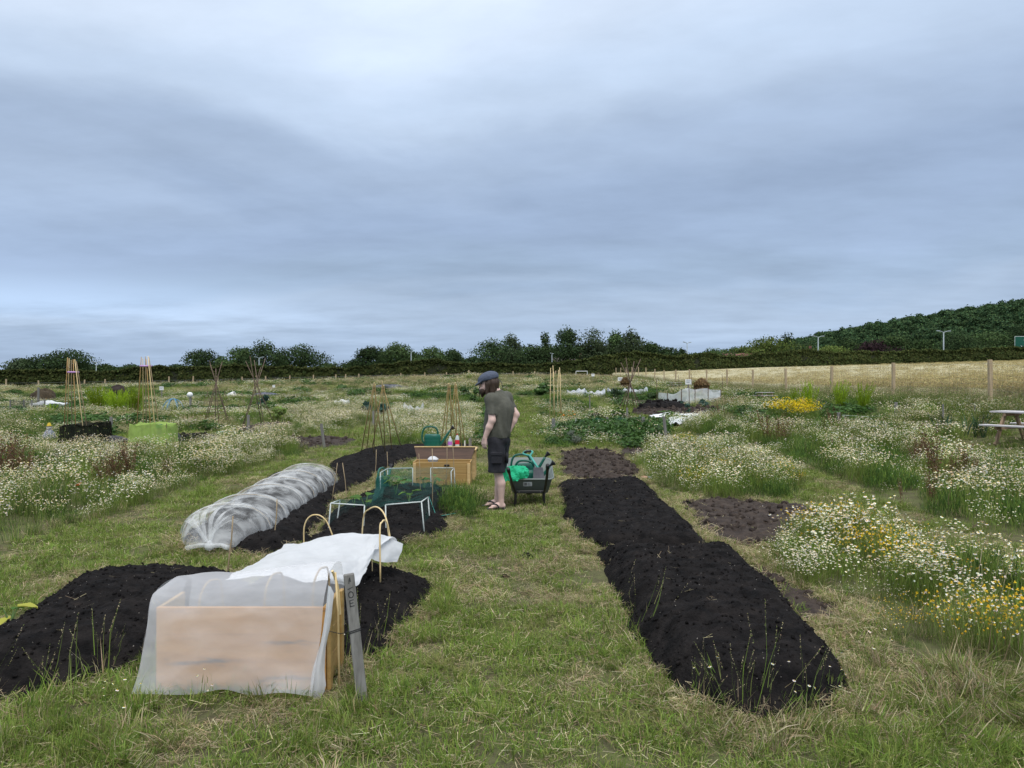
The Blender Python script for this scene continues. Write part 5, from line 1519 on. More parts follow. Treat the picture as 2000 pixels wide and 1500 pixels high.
wigwam('right bamboo wigwam behind the storage box, nearest the person', at(890, 757, 12.5), bases([(876, 886), (890, 882), (903, 889), (912, 882)]))

# ------------------------------------------------------------------ wheelbarrow
wz = gz(.25, 9.05)
t = thing('wheelbarrow', 'grey wheelbarrow with black legs and handles beside the person', 'wheelbarrow', (.24, 9.1, wz))
def rr(w, l, r, n=5):
    out = []
    for cx, cy, a0 in ((w - r, l - r, 0), (-w + r, l - r, 90), (-w + r, -l + r, 180), (w - r, -l + r, 270)):
        for k in range(n):
            a = R(a0 + 90 * k / (n - 1)); out.append((cx + r * math.cos(a), cy + r * math.sin(a)))
    return out
def trayring(w, l, r, zc_, yc, tilt):
    return [Vector((.235 + x, yc + y, wz + zc_ + tilt * y)) for x, y in rr(w, l, r)]
secs = [trayring(.20, .25, .06, .205, 9.42, .22), trayring(.235, .30, .08, .225, 9.41, .22), trayring(.285, .385, .08, .44, 9.42, .23), trayring(.300, .40, .085, .455, 9.42, .23), trayring(.305, .405, .085, .445, 9.42, .23),
        trayring(.303, .403, .085, .435, 9.42, .23), trayring(.278, .375, .075, .435, 9.42, .23), trayring(.23, .295, .075, .235, 9.41, .22), trayring(.19, .24, .06, .217, 9.42, .22)]
mb = MB(); n_ = len(secs[0])
mb.grid([list(q) + [q[0]] for q in secs])
mb.add(secs[0], [tuple(range(n_ - 1, -1, -1))]); mb.add(secs[-1], [tuple(range(n_))])
obj('tray', rel(mb, t), M_tray, t, smooth=True)
for sx, gx, lx in ((-1, -.045, .045), (1, .425, .405)):
    gp = at(992.5 if sx < 0 else 1069.5, 916 if sx < 0 else 909, 8.5)
    hnd = bezier([gp, gp.lerp(Vector((lx, 9.0, wz + .20)), .5) + Vector((.012 * sx, 0, .01)), Vector((lx, 9.02, wz + .19)), Vector((lx + .0 - .03 * sx, 9.5, wz + .16)), Vector((.235 - sx * .04 * -1, 9.95, wz + .17))], 20)
    h_ = obj('handle', rel(MB().tube(hnd, .017, 8), t), M_blackm, t, smooth=True)
    dirg = (hnd[1] - hnd[0]).normalized()
    obj('grip', rel(MB().tube([gp - dirg * .012, gp - dirg * .004, gp + dirg * .07, gp + dirg * .12], [.016, .024, .022, .019], 10), t), M_blackp, h_, smooth=True)
    for dy in (0.0, .13):
        obj('leg', rel(MB().tube(bezier([Vector((lx, 9.03 + dy, wz + .20)), Vector((lx, 9.03 + dy, wz + .10)), Vector((lx + .006 * sx, 9.05 + dy * .6, wz + .012)), Vector((lx + .006 * sx, 9.08 + dy * .4, wz + .008))], 10), .0165, 8), t), M_blackm, t, smooth=True)
obj('cross_bar', rel(MB().box((.225, 9.03, wz + .193), (.40, .03, .035), bev=.006), t), M_blackm, t)
for xx in (.09, .36):
    obj('bolt', rel(MB().lathe([(0, 0), (.007, 0), (.007, .004), (0, .005)], (0, 0, 0), 8).xform(Matrix.Translation((xx, 9.014, wz + .193)) @ Matrix.Rotation(R(90), 4, 'X')), t), M_steel, t)
wh = obj('wheel', rel(MB().lathe([(.075, -.045), (.15, -.052), (.178, -.035), (.186, 0), (.178, .035), (.15, .052), (.075, .045)], (0, 0, 0), 24, cap=False).xform(Matrix.Translation((.236, 9.98, wz + .186)) @ Matrix.Rotation(R(90), 4, 'Y')), t), mat('muddy_tyre', (.10, .072, .025), (.15, .11, .045), 12, .85, .3), t, smooth=True)
obj('rim', rel(MB().lathe([(0, -.03), (.076, -.03), (.076, .03), (0, .03)], (0, 0, 0), 20).xform(Matrix.Translation((.236, 9.98, wz + .186)) @ Matrix.Rotation(R(90), 4, 'Y')), t), M_steel, wh)
def tray_pt(x, f, off=.004):
    a, b = Vector((x, 9.118 - .0, wz + .225 - .066)), Vector((x, 9.032, wz + .44 - .088))
    p = a.lerp(b, f); return p + Vector((0, -off - .003, -.001))
lb = obj('sticker', rel(MB().add([tray_pt(.145, .52), tray_pt(.255, .52), tray_pt(.255, .82), tray_pt(.145, .82)], [(0, 1, 2, 3)]), t), mat('sticker_paper', (.52, .54, .54), (.44, .46, .46), 20, .5), t)
obj('printed_mark', rel(MB().add([tray_pt(.155, .57, .007), tray_pt(.190, .57, .007), tray_pt(.190, .77, .007), tray_pt(.155, .77, .007)], [(0, 1, 2, 3)]), t), mat('grey_print', (.16, .17, .18), None, 30, .6), lb)
for k in range(3):
    obj('printed_line', rel(MB().add([tray_pt(.20, .58 + k * .07, .007), tray_pt(.245 - .01 * k, .58 + k * .07, .007), tray_pt(.245 - .01 * k, .61 + k * .07, .007), tray_pt(.20, .61 + k * .07, .007)], [(0, 1, 2, 3)]), t), mat('grey_print_line', (.28, .29, .30), None, 30, .6), lb)
# load of the barrow
put_can(copy_tree(can), 'dark green watering can lying in the wheelbarrow, front one', (.19, 9.30, wz + .205), (0, R(2), R(-4)), 1.0)
put_can(copy_tree(can), 'dark green watering can lying in the wheelbarrow, rear one', (.17, 9.56, wz + .265), (0, R(-3), R(6)), 1.0)
tsp = thing('spade', 'garden spade with teal handle lying in the wheelbarrow', 'spade', (.36, 9.2, wz + .33))
sp0, sp1 = at(1031, 884, 9.45), at(1052, 916, 9.16)
obj('shaft', rel(MB().tube([sp1, sp0.lerp(sp1, .2)], [.016, .015], 8), tsp), M_teal, tsp, smooth=True)
dsh = (sp0 - sp1).normalized(); sd_ = Vector((.97, 0, .24)).normalized()
dg = sp0.lerp(sp1, .2)
obj('handle', rel(MB().tube(bezier([dg, dg + sd_ * .05 + dsh * .05, sp0 + sd_ * .06, sp0 + sd_ * .02 + dsh * .035, sp0 - sd_ * .04 + dsh * .03, sp0 - sd_ * .06, dg - sd_ * .05 + dsh * .05, dg], 30), .013, 7), tsp), M_teal, tsp, smooth=True)
obj('grip', rel(MB().tube([sp0 + sd_ * .05 + dsh * .012, sp0 + dsh * .03, sp0 - sd_ * .05 + dsh * .012], .017, 8), tsp), M_blackp, tsp, smooth=True)
q = [at(1042, 913, 9.14), at(1060, 913, 9.14), at(1065, 940, 9.12), at(1041, 940, 9.12)]
obj('blade', rel(MB().add([p for p in q] + [p + Vector((0, .008, 0)) for p in q], [(0, 1, 2, 3), (7, 6, 5, 4), (0, 4, 5, 1), (1, 5, 6, 2), (2, 6, 7, 3), (3, 7, 4, 0)]), tsp), M_steel, tsp)

# ================================================================== signed-distance modelling for soft bodies
def surf_nets(F, o, h):
    s = F < 0
    acc = {}
    shape = np.array(F.shape) - 1
    cells, pos = [], []
    quads = []
    for ax__ in range(3):
        sl0 = [slice(None)] * 3; sl1 = [slice(None)] * 3
        sl0[ax__] = slice(0, -1); sl1[ax__] = slice(1, None)
        E = np.argwhere(s[tuple(sl0)] != s[tuple(sl1)])
        if len(E) == 0: continue
        f0 = F[tuple(sl0)][tuple(E.T)]; f1 = F[tuple(sl1)][tuple(E.T)]
        p = E.astype(float); p[:, ax__] += f0 / (f0 - f1)
        b, c = (ax__ + 1) % 3, (ax__ + 2) % 3
        k = (E[:, b] > 0) & (E[:, c] > 0) & (E[:, b] < shape[b]) & (E[:, c] < shape[c])
        E, p, f0 = E[k], p[k], f0[k]
        q = []
        for db, dc in ((-1, -1), (0, -1), (0, 0), (-1, 0)):
            e = E.copy(); e[:, b] += db; e[:, c] += dc
            cells.append(e); pos.append(p); q.append(e)
        q = np.stack(q, 1)
        fl = f0 > 0
        q[fl] = q[fl][:, ::-1]
        quads.append(q)
    cells = np.concatenate(cells); pos = np.concatenate(pos); quads = np.concatenate(quads)
    key = lambda e: (e[..., 0] * (shape[1] + 1) + e[..., 1]) * (shape[2] + 1) + e[..., 2]
    uk, inv = np.unique(key(cells), return_inverse=True)
    V = np.zeros((len(uk), 3)); cnt = np.zeros(len(uk))
    np.add.at(V, inv, pos); np.add.at(cnt, inv, 1)
    V = V / cnt[:, None]
    Fq = np.searchsorted(uk, key(quads))
    return V * h + np.array(o), Fq
class SDF:
    def __init__(s, lo, hi, h):
        s.lo = np.array(lo, float); s.h = h
        n = np.ceil((np.array(hi) - s.lo) / h).astype(int) + 1
        s.F = np.full(tuple(n), .08); s.n = n
    def blk(s, lo, hi, pad=.06):
        a = np.clip(np.floor((np.array(lo) - pad - s.lo) / s.h).astype(int), 0, s.n); b = np.clip(np.ceil((np.array(hi) + pad - s.lo) / s.h).astype(int) + 1, 0, s.n)
        sl = tuple(slice(i, j) for i, j in zip(a, b))
        g = np.meshgrid(*[s.lo[i] + np.arange(a[i], b[i]) * s.h for i in range(3)], indexing='ij')
        return sl, np.stack(g, -1)
    def join(s, sl, d, k):
        f = s.F[sl]
        if k <= 0: s.F[sl] = np.minimum(f, d); return
        hh = np.clip(.5 + .5 * (f - d) / k, 0, 1)
        s.F[sl] = f * (1 - hh) + d * hh - k * hh * (1 - hh)
    def cap(s, a, b, ra, rb, k=.02, sq=(1, 1, 1)):
        a, b = np.array(a, float), np.array(b, float); r = max(ra, rb) * 1.3
        sl, p = s.blk(np.minimum(a, b) - r, np.maximum(a, b) + r)
        ab = b - a; t = np.clip(((p - a) @ ab) / (ab @ ab + 1e-12), 0, 1)
        d = np.linalg.norm((p - a - t[..., None] * ab) / np.array(sq), axis=-1) - (ra + (rb - ra) * t)
        s.join(sl, d, k)
    def ell(s, c, r, k=.02, rot=0.0, tilt=0.0, cut=False):
        c, r = np.array(c, float), np.array(r, float); m = r.max()
        sl, p = s.blk(c - m, c + m)
        q = p - c
        if rot:
            cs, sn = math.cos(-rot), math.sin(-rot); q = np.stack([q[..., 0] * cs - q[..., 1] * sn, q[..., 0] * sn + q[..., 1] * cs, q[..., 2]], -1)
        if tilt:
            cs, sn = math.cos(tilt), math.sin(tilt); q = np.stack([q[..., 0] * cs - q[..., 2] * sn, q[..., 1], q[..., 0] * sn + q[..., 2] * cs], -1)
        e = np.linalg.norm(q / r, axis=-1); d = (e - 1) * r.min()
        if cut: s.F[sl] = np.maximum(s.F[sl], -d)
        else: s.join(sl, d, k)
    def mesh(s, name):
        V, Q = surf_nets(s.F, s.lo, s.h)
        return npmesh(name, V, Q, None, True)
    def grid(s):
        g = np.meshgrid(*[s.lo[i] + np.arange(s.n[i]) * s.h for i in range(3)], indexing='ij'); return g

# green carrier bag on the barrow
bc = at(1004, 924, 9.02)
sd3 = SDF((-.30, -.18, -.14), (.22, .2, .2), .005)
sd3.ell((.03, .05, .01), (.15, .11, .085), .03); sd3.ell((-.08, .0, -.02), (.09, .07, .07), .03); sd3.ell((.10, .02, -.02), (.07, .07, .07), .03); sd3.ell((-.02, -.05, -.05), (.10, .05, .05), .03)
ring = [(-.13, -.02, .03), (-.19, -.04, .01), (-.225, -.06, -.04), (-.20, -.07, -.085), (-.14, -.06, -.095), (-.09, -.05, -.07)]
for a, b in zip(ring[:-1], ring[1:]): sd3.cap(a, b, .016, .016, .015, (1, 1.6, 1))
gx_, gy_, gz_ = sd3.grid()
sd3.F += .045 * (fbm(gx_ * 16 + gz_ * 9, gy_ * 16 - gz_ * 13, 311, 3) - .5) + .055 * np.abs(fbm(gx_ * 22 - gz_ * 20, gy_ * 30 + gz_ * 17, 315, 2) - .5)
bm_ = sd3.mesh('carrier_bag')
Mbag = net_mat('green_bag_film', (.06, .66, .36), .90, .10, 14, (1, 1, 1), .35)
tag(obj('carrier_bag', bm_, Mbag, None, tuple(bc)), 'bright green plastic carrier bag hanging over the wheelbarrow rim', 'bag')

# ================================================================== the person
PX, PY = (975 - 1000) * 8.95 / FX, 8.95
pz = gz(PX, PY)
M_skin = mat('skin', (.60, .41, .35), (.66, .47, .41), 12, .5, .05, spec=.35)
M_shirt = mat('olive_jersey', (.078, .078, .062), (.098, .098, .078), 30, .9, .1)
M_short = mat('charcoal_cotton', (.014, .014, .018), (.020, .020, .025), 40, .85, .1)
M_hair = mat('brown_hair', (.030, .018, .011), (.065, .040, .025), 40, .55, .5, stretch=(3, 3, .3))
M_cap = mat('grey_blue_tweed', (.055, .070, .105), (.085, .10, .14), 90, .9, .3)
person = thing('person', 'person in flat cap, olive t-shirt and dark shorts looking down', 'person', (PX, PY, pz))
sh = {'lh': (-.105, -.085, 1.37), 'rh': (.085, .165, 1.385)}
b = SDF((-.45, -.36, -.02), (.38, .42, 1.80), .0075)
# trunk
b.ell((-.03, .03, .86), (.13, .16, .14), .04, R(40)); b.ell((-.015, .03, 1.02), (.115, .15, .17), .06, R(40)); b.ell((0.0, .03, 1.22), (.12, .175, .19), .06, R(40))
b.cap(sh['lh'], sh['rh'], .065, .065, .06); b.cap((.0, .035, 1.40), (-.055, .03, 1.50), .062, .056, .04)
# head looking left and down
hc = np.array((-.128, .022, 1.59))
b.ell(hc, (.098, .078, .112), .03, R(-8), R(-22)); b.ell(hc + (-.045, 0, -.068), (.058, .056, .058), .03); b.ell(hc + (-.092, .0, -.095), (.030, .032, .026), .025)
b.cap(hc + (-.097, 0, -.005), hc + (-.122, .0, -.043), .011, .015, .012); b.ell(hc + (-.105, 0, -.073), (.014, .026, .007), .006); b.ell(hc + (-.103, 0, -.083), (.012, .022, .007), .006)
b.ell(hc + (-.10, -.034, -.005), (.014, .017, .012), 0, cut=True); b.ell(hc + (-.10, .034, -.005), (.014, .017, .012), 0, cut=True)
b.ell(hc + (.012, -.083, -.022), (.017, .012, .030), .01); b.ell(hc + (.012, .083, -.022), (.017, .012, .030), .01)
# near arm hanging, far arm bent to the hip
el_, wl_ = (-.085, -.155, 1.115), (-.175, -.135, .895)
b.cap(sh['lh'], el_, .052, .044, .03); b.cap(el_, (-.12, -.150, 1.03), .044, .041, .02); b.cap((-.12, -.15, 1.03), wl_, .041, .027, .02)
er_, wr_ = (.215, .14, 1.17), (.135, .11, .985)
b.cap(sh['rh'], er_, .050, .042, .03); b.cap(er_, (.185, .13, 1.09), .042, .039, .02); b.cap((.185, .13, 1.09), wr_, .039, .027, .02)
def hand(w, d, side, n, curl):
    """w wrist, d direction of the fingers, side from thumb to little finger, n out of the back of the hand"""
    w, d, side, n = (np.array(q, float) for q in (w, d, side, n))
    for q in (d, side, n): q /= np.linalg.norm(q)
    p1 = w + d * .075
    for o_ in (-.024, -.008, .008, .024): b.cap(w + side * o_ * .7 + d * .01, p1 + side * o_, .016, .0125, .012)
    for o_, L_ in zip((-.026, -.009, .009, .025), (.072, .082, .076, .060)):
        k0 = p1 + side * o_; d1 = d * math.cos(curl * .5) - n * math.sin(curl * .5); k1 = k0 + d1 * L_ * .5
        d2 = d * math.cos(curl * 1.3) - n * math.sin(curl * 1.3); k2 = k1 + d2 * L_ * .32; d3 = d * math.cos(curl * 1.9) - n * math.sin(curl * 1.9); k3 = k2 + d3 * L_ * .24
        b.cap(k0, k1, .0098, .0092, .003); b.cap(k1, k2, .0092, .0085, .003); b.cap(k2, k3, .0085, .0072, .003)
    t0 = w + d * .022 - side * .022; t1 = t0 - side * .026 + d * .030 - n * .012; t2 = t1 + d * .032 - side * .006 - n * .006
    b.cap(t0, t1, .014, .0115, .010); b.cap(t1, t2, .0115, .009, .003)
hand(wl_, (-.12, .02, -1), (.75, -.6, 0), (-.6, -.75, 0), .55)
hand(wr_, (-.45, -.25, -.75), (.5, .4, -.5), (.6, .5, 0), .5)
# legs and feet
for (hp, kn, an, toe) in (((-.04, -.05, .84), (-.015, -.055, .47), (.028, -.04, .075), (-.115, -.055, .028)), ((.03, .12, .84), (-.02, .14, .47), (-.03, .16, .075), (-.175, .155, .028))):
    hp, kn, an, toe = map(np.array, (hp, kn, an, toe))
    b.cap(hp, kn, .088, .056, .04); cf = kn * .62 + an * .38 + np.array((.022, 0, 0))
    b.cap(kn, cf, .053, .054, .02); b.cap(cf, an + (0, 0, .03), .054, .034, .02); b.cap(an + (0, 0, .03), an, .034, .036, .01)
    b.cap(an + (.022, 0, -.035), an + (-.05, 0, -.035), .032, .034, .015); b.cap(an + (-.05, 0, -.03), toe + (.035, 0, 0), .034, .026, .015, (1, 1.25, 1))
    for o_, L_ in zip((-.032, -.015, 0.0, .014, .026), (.040, .036, .032, .026, .018)):
        q0 = toe + (.03, o_, -.006); b.cap(q0, q0 + (-L_, o_ * .12, -.003), .0105, .009, .004)
obj('body', b.mesh('body'), M_skin, person)
for sy in (-1, 1):
    e = MB().lathe([(0, -.012), (.0085, -.0085), (.012, 0), (.0085, .0085), (0, .012)], tuple(hc + np.array((-.087, .034 * sy, -.005))), 10)
    obj('eye', e, mat('eye_white', (.6, .58, .55), None, 9, .2), person, smooth=True)
# t-shirt
b = SDF((-.36, -.34, .80), (.34, .40, 1.56), .0075)
b.ell((-.035, .03, .93), (.148, .182, .20), .05, R(40)); b.ell((-.02, .03, 1.08), (.142, .178, .20), .08, R(40)); b.ell((0.005, .035, 1.24), (.148, .198, .20), .07, R(40))
b.cap(np.array(sh['lh']) + (.01, 0, .0), np.array(sh['rh']), .085, .085, .06); b.cap((.0, .035, 1.38), (-.03, .03, 1.47), .085, .070, .04)
b.cap(sh['lh'], (-.094, -.125, 1.235), .070, .068, .04); b.cap((-.094, -.125, 1.235), (-.090, -.135, 1.195), .068, .070, .01)
b.cap(sh['rh'], (.145, .160, 1.26), .068, .066, .04); b.cap((.145, .16, 1.26), (.158, .157, 1.215), .066, .068, .01)
gx_, gy_, gz_ = b.grid()
# drape folds: run down the back and gather towards the waist
fold = np.sin((gx_ * .75 + gy_ * .65) * 85 + gz_ * 5 + 1.6 * np.sin(gz_ * 7)) * sstep(1.42, 1.2, gz_) + .7 * np.sin((gx_ * .6 + gy_ * .8) * 45 + gz_ * 30) * sstep(1.1, .92, gz_)
b.F += .0055 * fold + .008 * (fbm(gx_ * 14, gz_ * 9 + gy_ * 12, 321, 3) - .5)
hem = .905 + .03 * np.sin((gx_ * .8 + gy_ * .6) * 9) - .03 * sstep(-.02, .15, gx_)
cut = np.maximum(b.F, hem - gz_)

def axd(a, b_):
    a, b_ = np.array(a), np.array(b_); ab = b_ - a; P_ = np.stack([gx_, gy_, gz_], -1) - a; t_ = np.clip(P_ @ ab / (ab @ ab), 0, 1.6)
    return np.linalg.norm(P_ - t_[..., None] * ab, axis=-1)
body_ = np.sqrt(((gx_ * .766 + gy_ * .643 + .0) / .16) ** 2 + ((-gx_ * .643 + gy_ * .766 - .025) / .19) ** 2)
cut = np.maximum(cut, np.where((axd(sh['lh'], el_) < .09) & (body_ > 1.06) & (gx_ < .06), 1.19 - gz_, -1))
cut = np.maximum(cut, np.where((axd(sh['rh'], er_) < .09) & (body_ > 1.06) & (gx_ > .08), 1.20 - gz_, -1))
neck = (np.sqrt((gx_ + .055) ** 2 + (gy_ - .03) ** 2) - .062); cut = np.maximum(cut, np.where(gz_ > 1.445, -neck, -1)); cut = np.maximum(cut, gz_ - (1.478 - .25 * (-.0 - gx_ - .03).clip(-.1, .1)))
b.F = cut
obj('t_shirt', b.mesh('t_shirt'), M_shirt, person)
# shorts with cargo pockets
b = SDF((-.30, -.26, .38), (.28, .36, .98), .0075)
b.ell((-.02, .035, .875), (.142, .172, .125), .04, R(30))
for hp, kn in (((-.035, -.045, .83), (-.025, -.055, .46)), ((.025, .12, .83), (-.02, .14, .46))): b.cap(hp, kn, .112, .112, .03)
b.ell((-.03, -.158, .645), (.085, .020, .085), .012); b.ell((.10, -.11, .66), (.018, .05, .07), .01)
gx_, gy_, gz_ = b.grid()
b.F += .004 * np.sin(gx_ * 40 + gz_ * 26 + gy_ * 22) + .012 * (fbm(gx_ * 11 + gy_ * 5, gz_ * 9, 331, 3) - .5)
b.F = np.maximum(b.F, .462 + .12 * (gx_ + .02) * 0 - gz_); b.F = np.maximum(b.F, gz_ - .935)
so = obj('shorts', b.mesh('shorts'), M_short, person)
obj('pocket', MB().box((-.03, -.176, .645), (.135, .022, .13), bev=.008), M_short, so)
obj('pocket_flap', MB().box((-.03, -.186, .70), (.142, .018, .038), bev=.004), M_short, so)
# hair, beard and cap
b = SDF((-.32, -.16, 1.30), (.14, .22, 1.80), .006)
b.ell(hc + (.022, 0, .0), (.100, .094, .105), .02, 0, R(-15)); b.cap(hc + (.05, -.045, -.02), hc + (.045, -.06, -.14), .055, .035, .03); b.cap(hc + (.055, .045, -.02), hc + (.075, .04, -.15), .05, .03, .03); b.cap(hc + (.075, 0, .0), hc + (.10, .0, -.16), .05, .028, .03)
b.cap(hc + (-.015, -.066, -.03), hc + (-.025, -.068, -.15), .032, .020, .02); b.cap(hc + (-.012, .066, -.03), hc + (-.02, .066, -.13), .030, .02, .02)
b.cap(hc + (.085, -.02, -.13), hc + (.135, -.02, -.27), .024, .008, .02)
b.ell(hc + (-.075, 0, -.115), (.048, .052, .048), .02); b.cap(hc + (-.08, 0, -.12), hc + (-.085, 0, -.185), .034, .012, .02)
gx_, gy_, gz_ = b.grid()
b.F += .010 * (fbm(gx_ * 34 + gy_ * 20, gz_ * 5 + gy_ * 10, 341, 3) - .5) + .003 * np.sin((gx_ + gy_ * .6) * 150)
face = np.sqrt(((gx_ - hc[0] + .115) / .075) ** 2 + ((gy_ - hc[1]) / .062) ** 2 + ((gz_ - hc[2] + .035) / .062) ** 2) - 1
b.F = np.maximum(b.F, -face * .05)
obj('hair', b.mesh('hair'), M_hair, person)
b = SDF((-.34, -.15, 1.50), (.06, .2, 1.82), .006)
cc_ = hc + np.array((.0, 0, .045))
b.ell(cc_ + (.005, 0, .005), (.120, .104, .082), .02, 0, R(-20)); b.ell(cc_ + (-.060, 0, .000), (.095, .090, .055), .03, 0, R(-32))
b.ell(cc_ + (-.122, 0, -.058), (.072, .082, .014), .012, 0, R(-34))
gx_, gy_, gz_ = b.grid()
pl = (gz_ - (cc_[2] - .022)) - (gx_ - cc_[0]) * .30
b.F = np.maximum(b.F, np.where(gx_ > cc_[0] - .085, -pl, -1))
b.F += .003 * (fbm(gx_ * 60, gy_ * 60 + gz_ * 40, 351, 2) - .5)
obj('flat_cap', b.mesh('flat_cap'), M_cap, person)
for (an, tx) in (((.028, -.04), -.115), ((-.03, .16), -.175)):
    fl = MB()
    L0, L1 = tx - .045, an[0] + .055
    out = [(L0 + (L1 - L0) * k, (.048 + .010 * math.sin(k * 3.14)) * (1 if .06 < k < .95 else .6)) for k in np.linspace(0, 1, 10)]
    top = [(x, an[1] - w) for x, w in out] + [(x, an[1] + w) for x, w in reversed(out)]
    n_ = len(top)
    fl.add([(x, y, -.012) for x, y in top] + [(x, y, .008) for x, y in top], [tuple(range(n_ - 1, -1, -1)), tuple(range(n_, 2 * n_))] + [(i, (i + 1) % n_, n_ + (i + 1) % n_, n_ + i) for i in range(n_)])
    f_ = obj('flip_flop', fl, M_blackp, person)
    for sy in (-1, 1):
        obj('strap', MB().tube(bezier([(tx + .02, an[1], .035), (tx + .05, an[1] + .025 * sy, .062), (an[0] - .05, an[1] + .045 * sy, .055), (an[0] - .02, an[1] + .052 * sy, .006)], 10), .008, 6), M_blackp, f_, smooth=True)

# feathery plant beside the path
x, y = [], []
q = U(893, 996)
n = 26
x = q.x + rng.normal(0, .10, n); y = q.y + rng.normal(0, .28, n)
scatter('carrot_foliage', [('green', lift(x, y), rng.uniform(.6, .95, n))], label='feathery dark green carrot tops beside the path by the person', cat='vegetables', kind='stuff')

# ================================================================== fence beside the wheat
t = thing('wire_fence', 'post and wire mesh fence between the plots and the wheat', 'fence', (fence_x(22), 22, gz(fence_x(22), 22)))
PD = [16.2 + 5.8 * i for i in range(18)]
def hpost(d): return 1.50
for d in PD:
    x = fence_x(d) + rng.normal(0, .02); z = gz(x, d)
    mb = MB().box((x, d, z + hpost(d) / 2 - .1), (.105, .105, hpost(d) + .2), (rng.normal(0, .012), rng.normal(0, .012), rng.uniform(-.2, .2)), bev=.008)
    obj('post', rel(mb, t), M_postw, t)
M_wire = mat('galvanised_wire', (.09, .10, .10), (.14, .15, .15), 30, .5, metal=.4)
wm = MB()
for a, b in zip(PD[:-1], PD[1:]):
    pa, pb2 = (fence_x(a), a, gz(fence_x(a), a)), (fence_x(b), b, gz(fence_x(b), b))
    for k in range(9):
        h = .12 + k * .158
        wm.tube([Vector(pa) + Vector((-.056, 0, h)), Vector(pb2) + Vector((-.056, 0, h))], .0022 if k < 8 else .003, 3, False)
    nv = int(5.8 / .22) if a < 50 else (12 if a < 80 else 6)
    for j in range(1, nv):
        p = Vector(pa).lerp(Vector(pb2), j / nv) + Vector((-.056, 0, 0))
        wm.tube([p + Vector((0, 0, .12)), p + Vector((0, 0, 1.385))], .0018, 3, False)
obj('wire_mesh', rel(wm, t), M_wire, t)
# low fence in front of the hedge
t = thing('post_fence', 'line of small pale posts in front of the long hedge', 'fence', tuple(G((330 - 1000) * 105 / FX, 105)))
pv = None
for px in (12, 75, 130, 165, 205, 330, 377, 425, 473, 519, 566, 612, 656, 675, 701, 783, 830, 872, 915, 960, 1002, 1044, 1085):
    d = 104 + (px - 12) * .011; x = (px - 1000) * d / FX; p = G(x, d)
    hh = 1.15 + .25 * (rng.uniform() < .3)
    obj('post', rel(MB().box(p + Vector((0, 0, hh / 2 - .05)), (.16, .12, hh + .1), (0, rng.normal(0, .04), 0)), t), M_postw, t)
    if pv is not None: wm2 = obj('wire', rel(MB().tube([pv + Vector((0, 0, .8)), p + Vector((0, 0, .8))], .012, 3), t), M_wire, t)
    pv = p

# ================================================================== street lamps, road sign, houses
M_lampm = mat('pale_lamp_post', (.26, .31, .32), (.32, .37, .38), 6, .5)
def make_lamp(h=9.0):
    t = thing('street_lamp', '', 'street lamp')
    obj('pole', MB().tube([(0, 0, 0), (0, 0, h * .3), (0, 0, h)], [.22, .17, .13], 8), M_lampm, t, smooth=True)
    for s in (-1, 1):
        a = obj('arm', MB().tube([(0, 0, h - .05), (s * .6, 0, h + .18), (s * 1.2, 0, h + .30)], .09, 6), M_lampm, t)
        obj('lamp_head', MB().box((s * 1.5, 0, h + .33), (.95, .40, .24), (0, -s * .1, 0), bev=.04), M_lampm, a)
    return t
lamp0 = make_lamp()
for i, (px, top, d, lab) in enumerate([(188, 706, 140, 'twin armed street lamp far left above the hedge'), (506, 697, 138, 'street lamp in front of the tall dark pair of trees'), (803, 686, 140, 'street lamp in the middle row of trees left of the person'), (1078, 690, 142, 'street lamp beside the slim tree right of the person'), (1342, 668, 150, 'twin armed street lamp against open sky right of centre'), (1598, 656, 165, 'twin armed pale street lamp at the foot of the wooded hill'), (1843, 646, 168, 'twin armed street lamp in front of the wooded hill, far right')]):
    o = lamp0 if i == 0 else copy_tree(lamp0)
    X = (px - 1000) * d / FX; ztop = EYE + (HOR - top) * d / FX
    g_ = gz(X, d); s_ = (ztop - g_) / 9.4; o.location = (X, d, g_); o.scale = (s_, s_, s_); o.rotation_euler.z = R((10, 55, 75, 70, 40, 12, 8)[i]); o['label'] = lab; o['group'] = 'street lamps along the road'
X = (2004 - 1000) * 165 / FX
t = thing('road_sign', 'large green road sign at the right edge above the hedge', 'road sign', (X, 165, gz(X, 150)))
zc_ = EYE + (HOR - 669) * 165 / FX - t.location.z
obj('panel', MB().box((0, 0, zc_), (5.4, .08, 3.0), bev=.02), mat('sign_green', (.004, .09, .055), None, 3, .5), t)
obj('border', MB().box((0, -.046, zc_ + 1.42), (5.3, .01, .07)).box((0, -.046, zc_ - 1.42), (5.3, .01, .07)).box((-2.62, -.046, zc_), (.07, .01, 2.77)).box((2.62, -.046, zc_), (.07, .01, 2.77)), M_white, t)
obj('route_arrow', MB().box((-.3, -.046, zc_ - .35), (.16, .01, 1.9)).add([(-.55, -.046, zc_ + .5), (-.05, -.046, zc_ + .5), (-.3, -.046, zc_ + .95)], [(0, 1, 2)]).box((-.9, -.046, zc_ - 1.0), (.9, .012, .14), (0, .7, 0)), M_white, t)
for s in (-1, 1): obj('post', MB().tube([(s * 1.8, .1, -1), (s * 1.8, .1, zc_ + 1.3)], .09, 8), M_lampm, t)
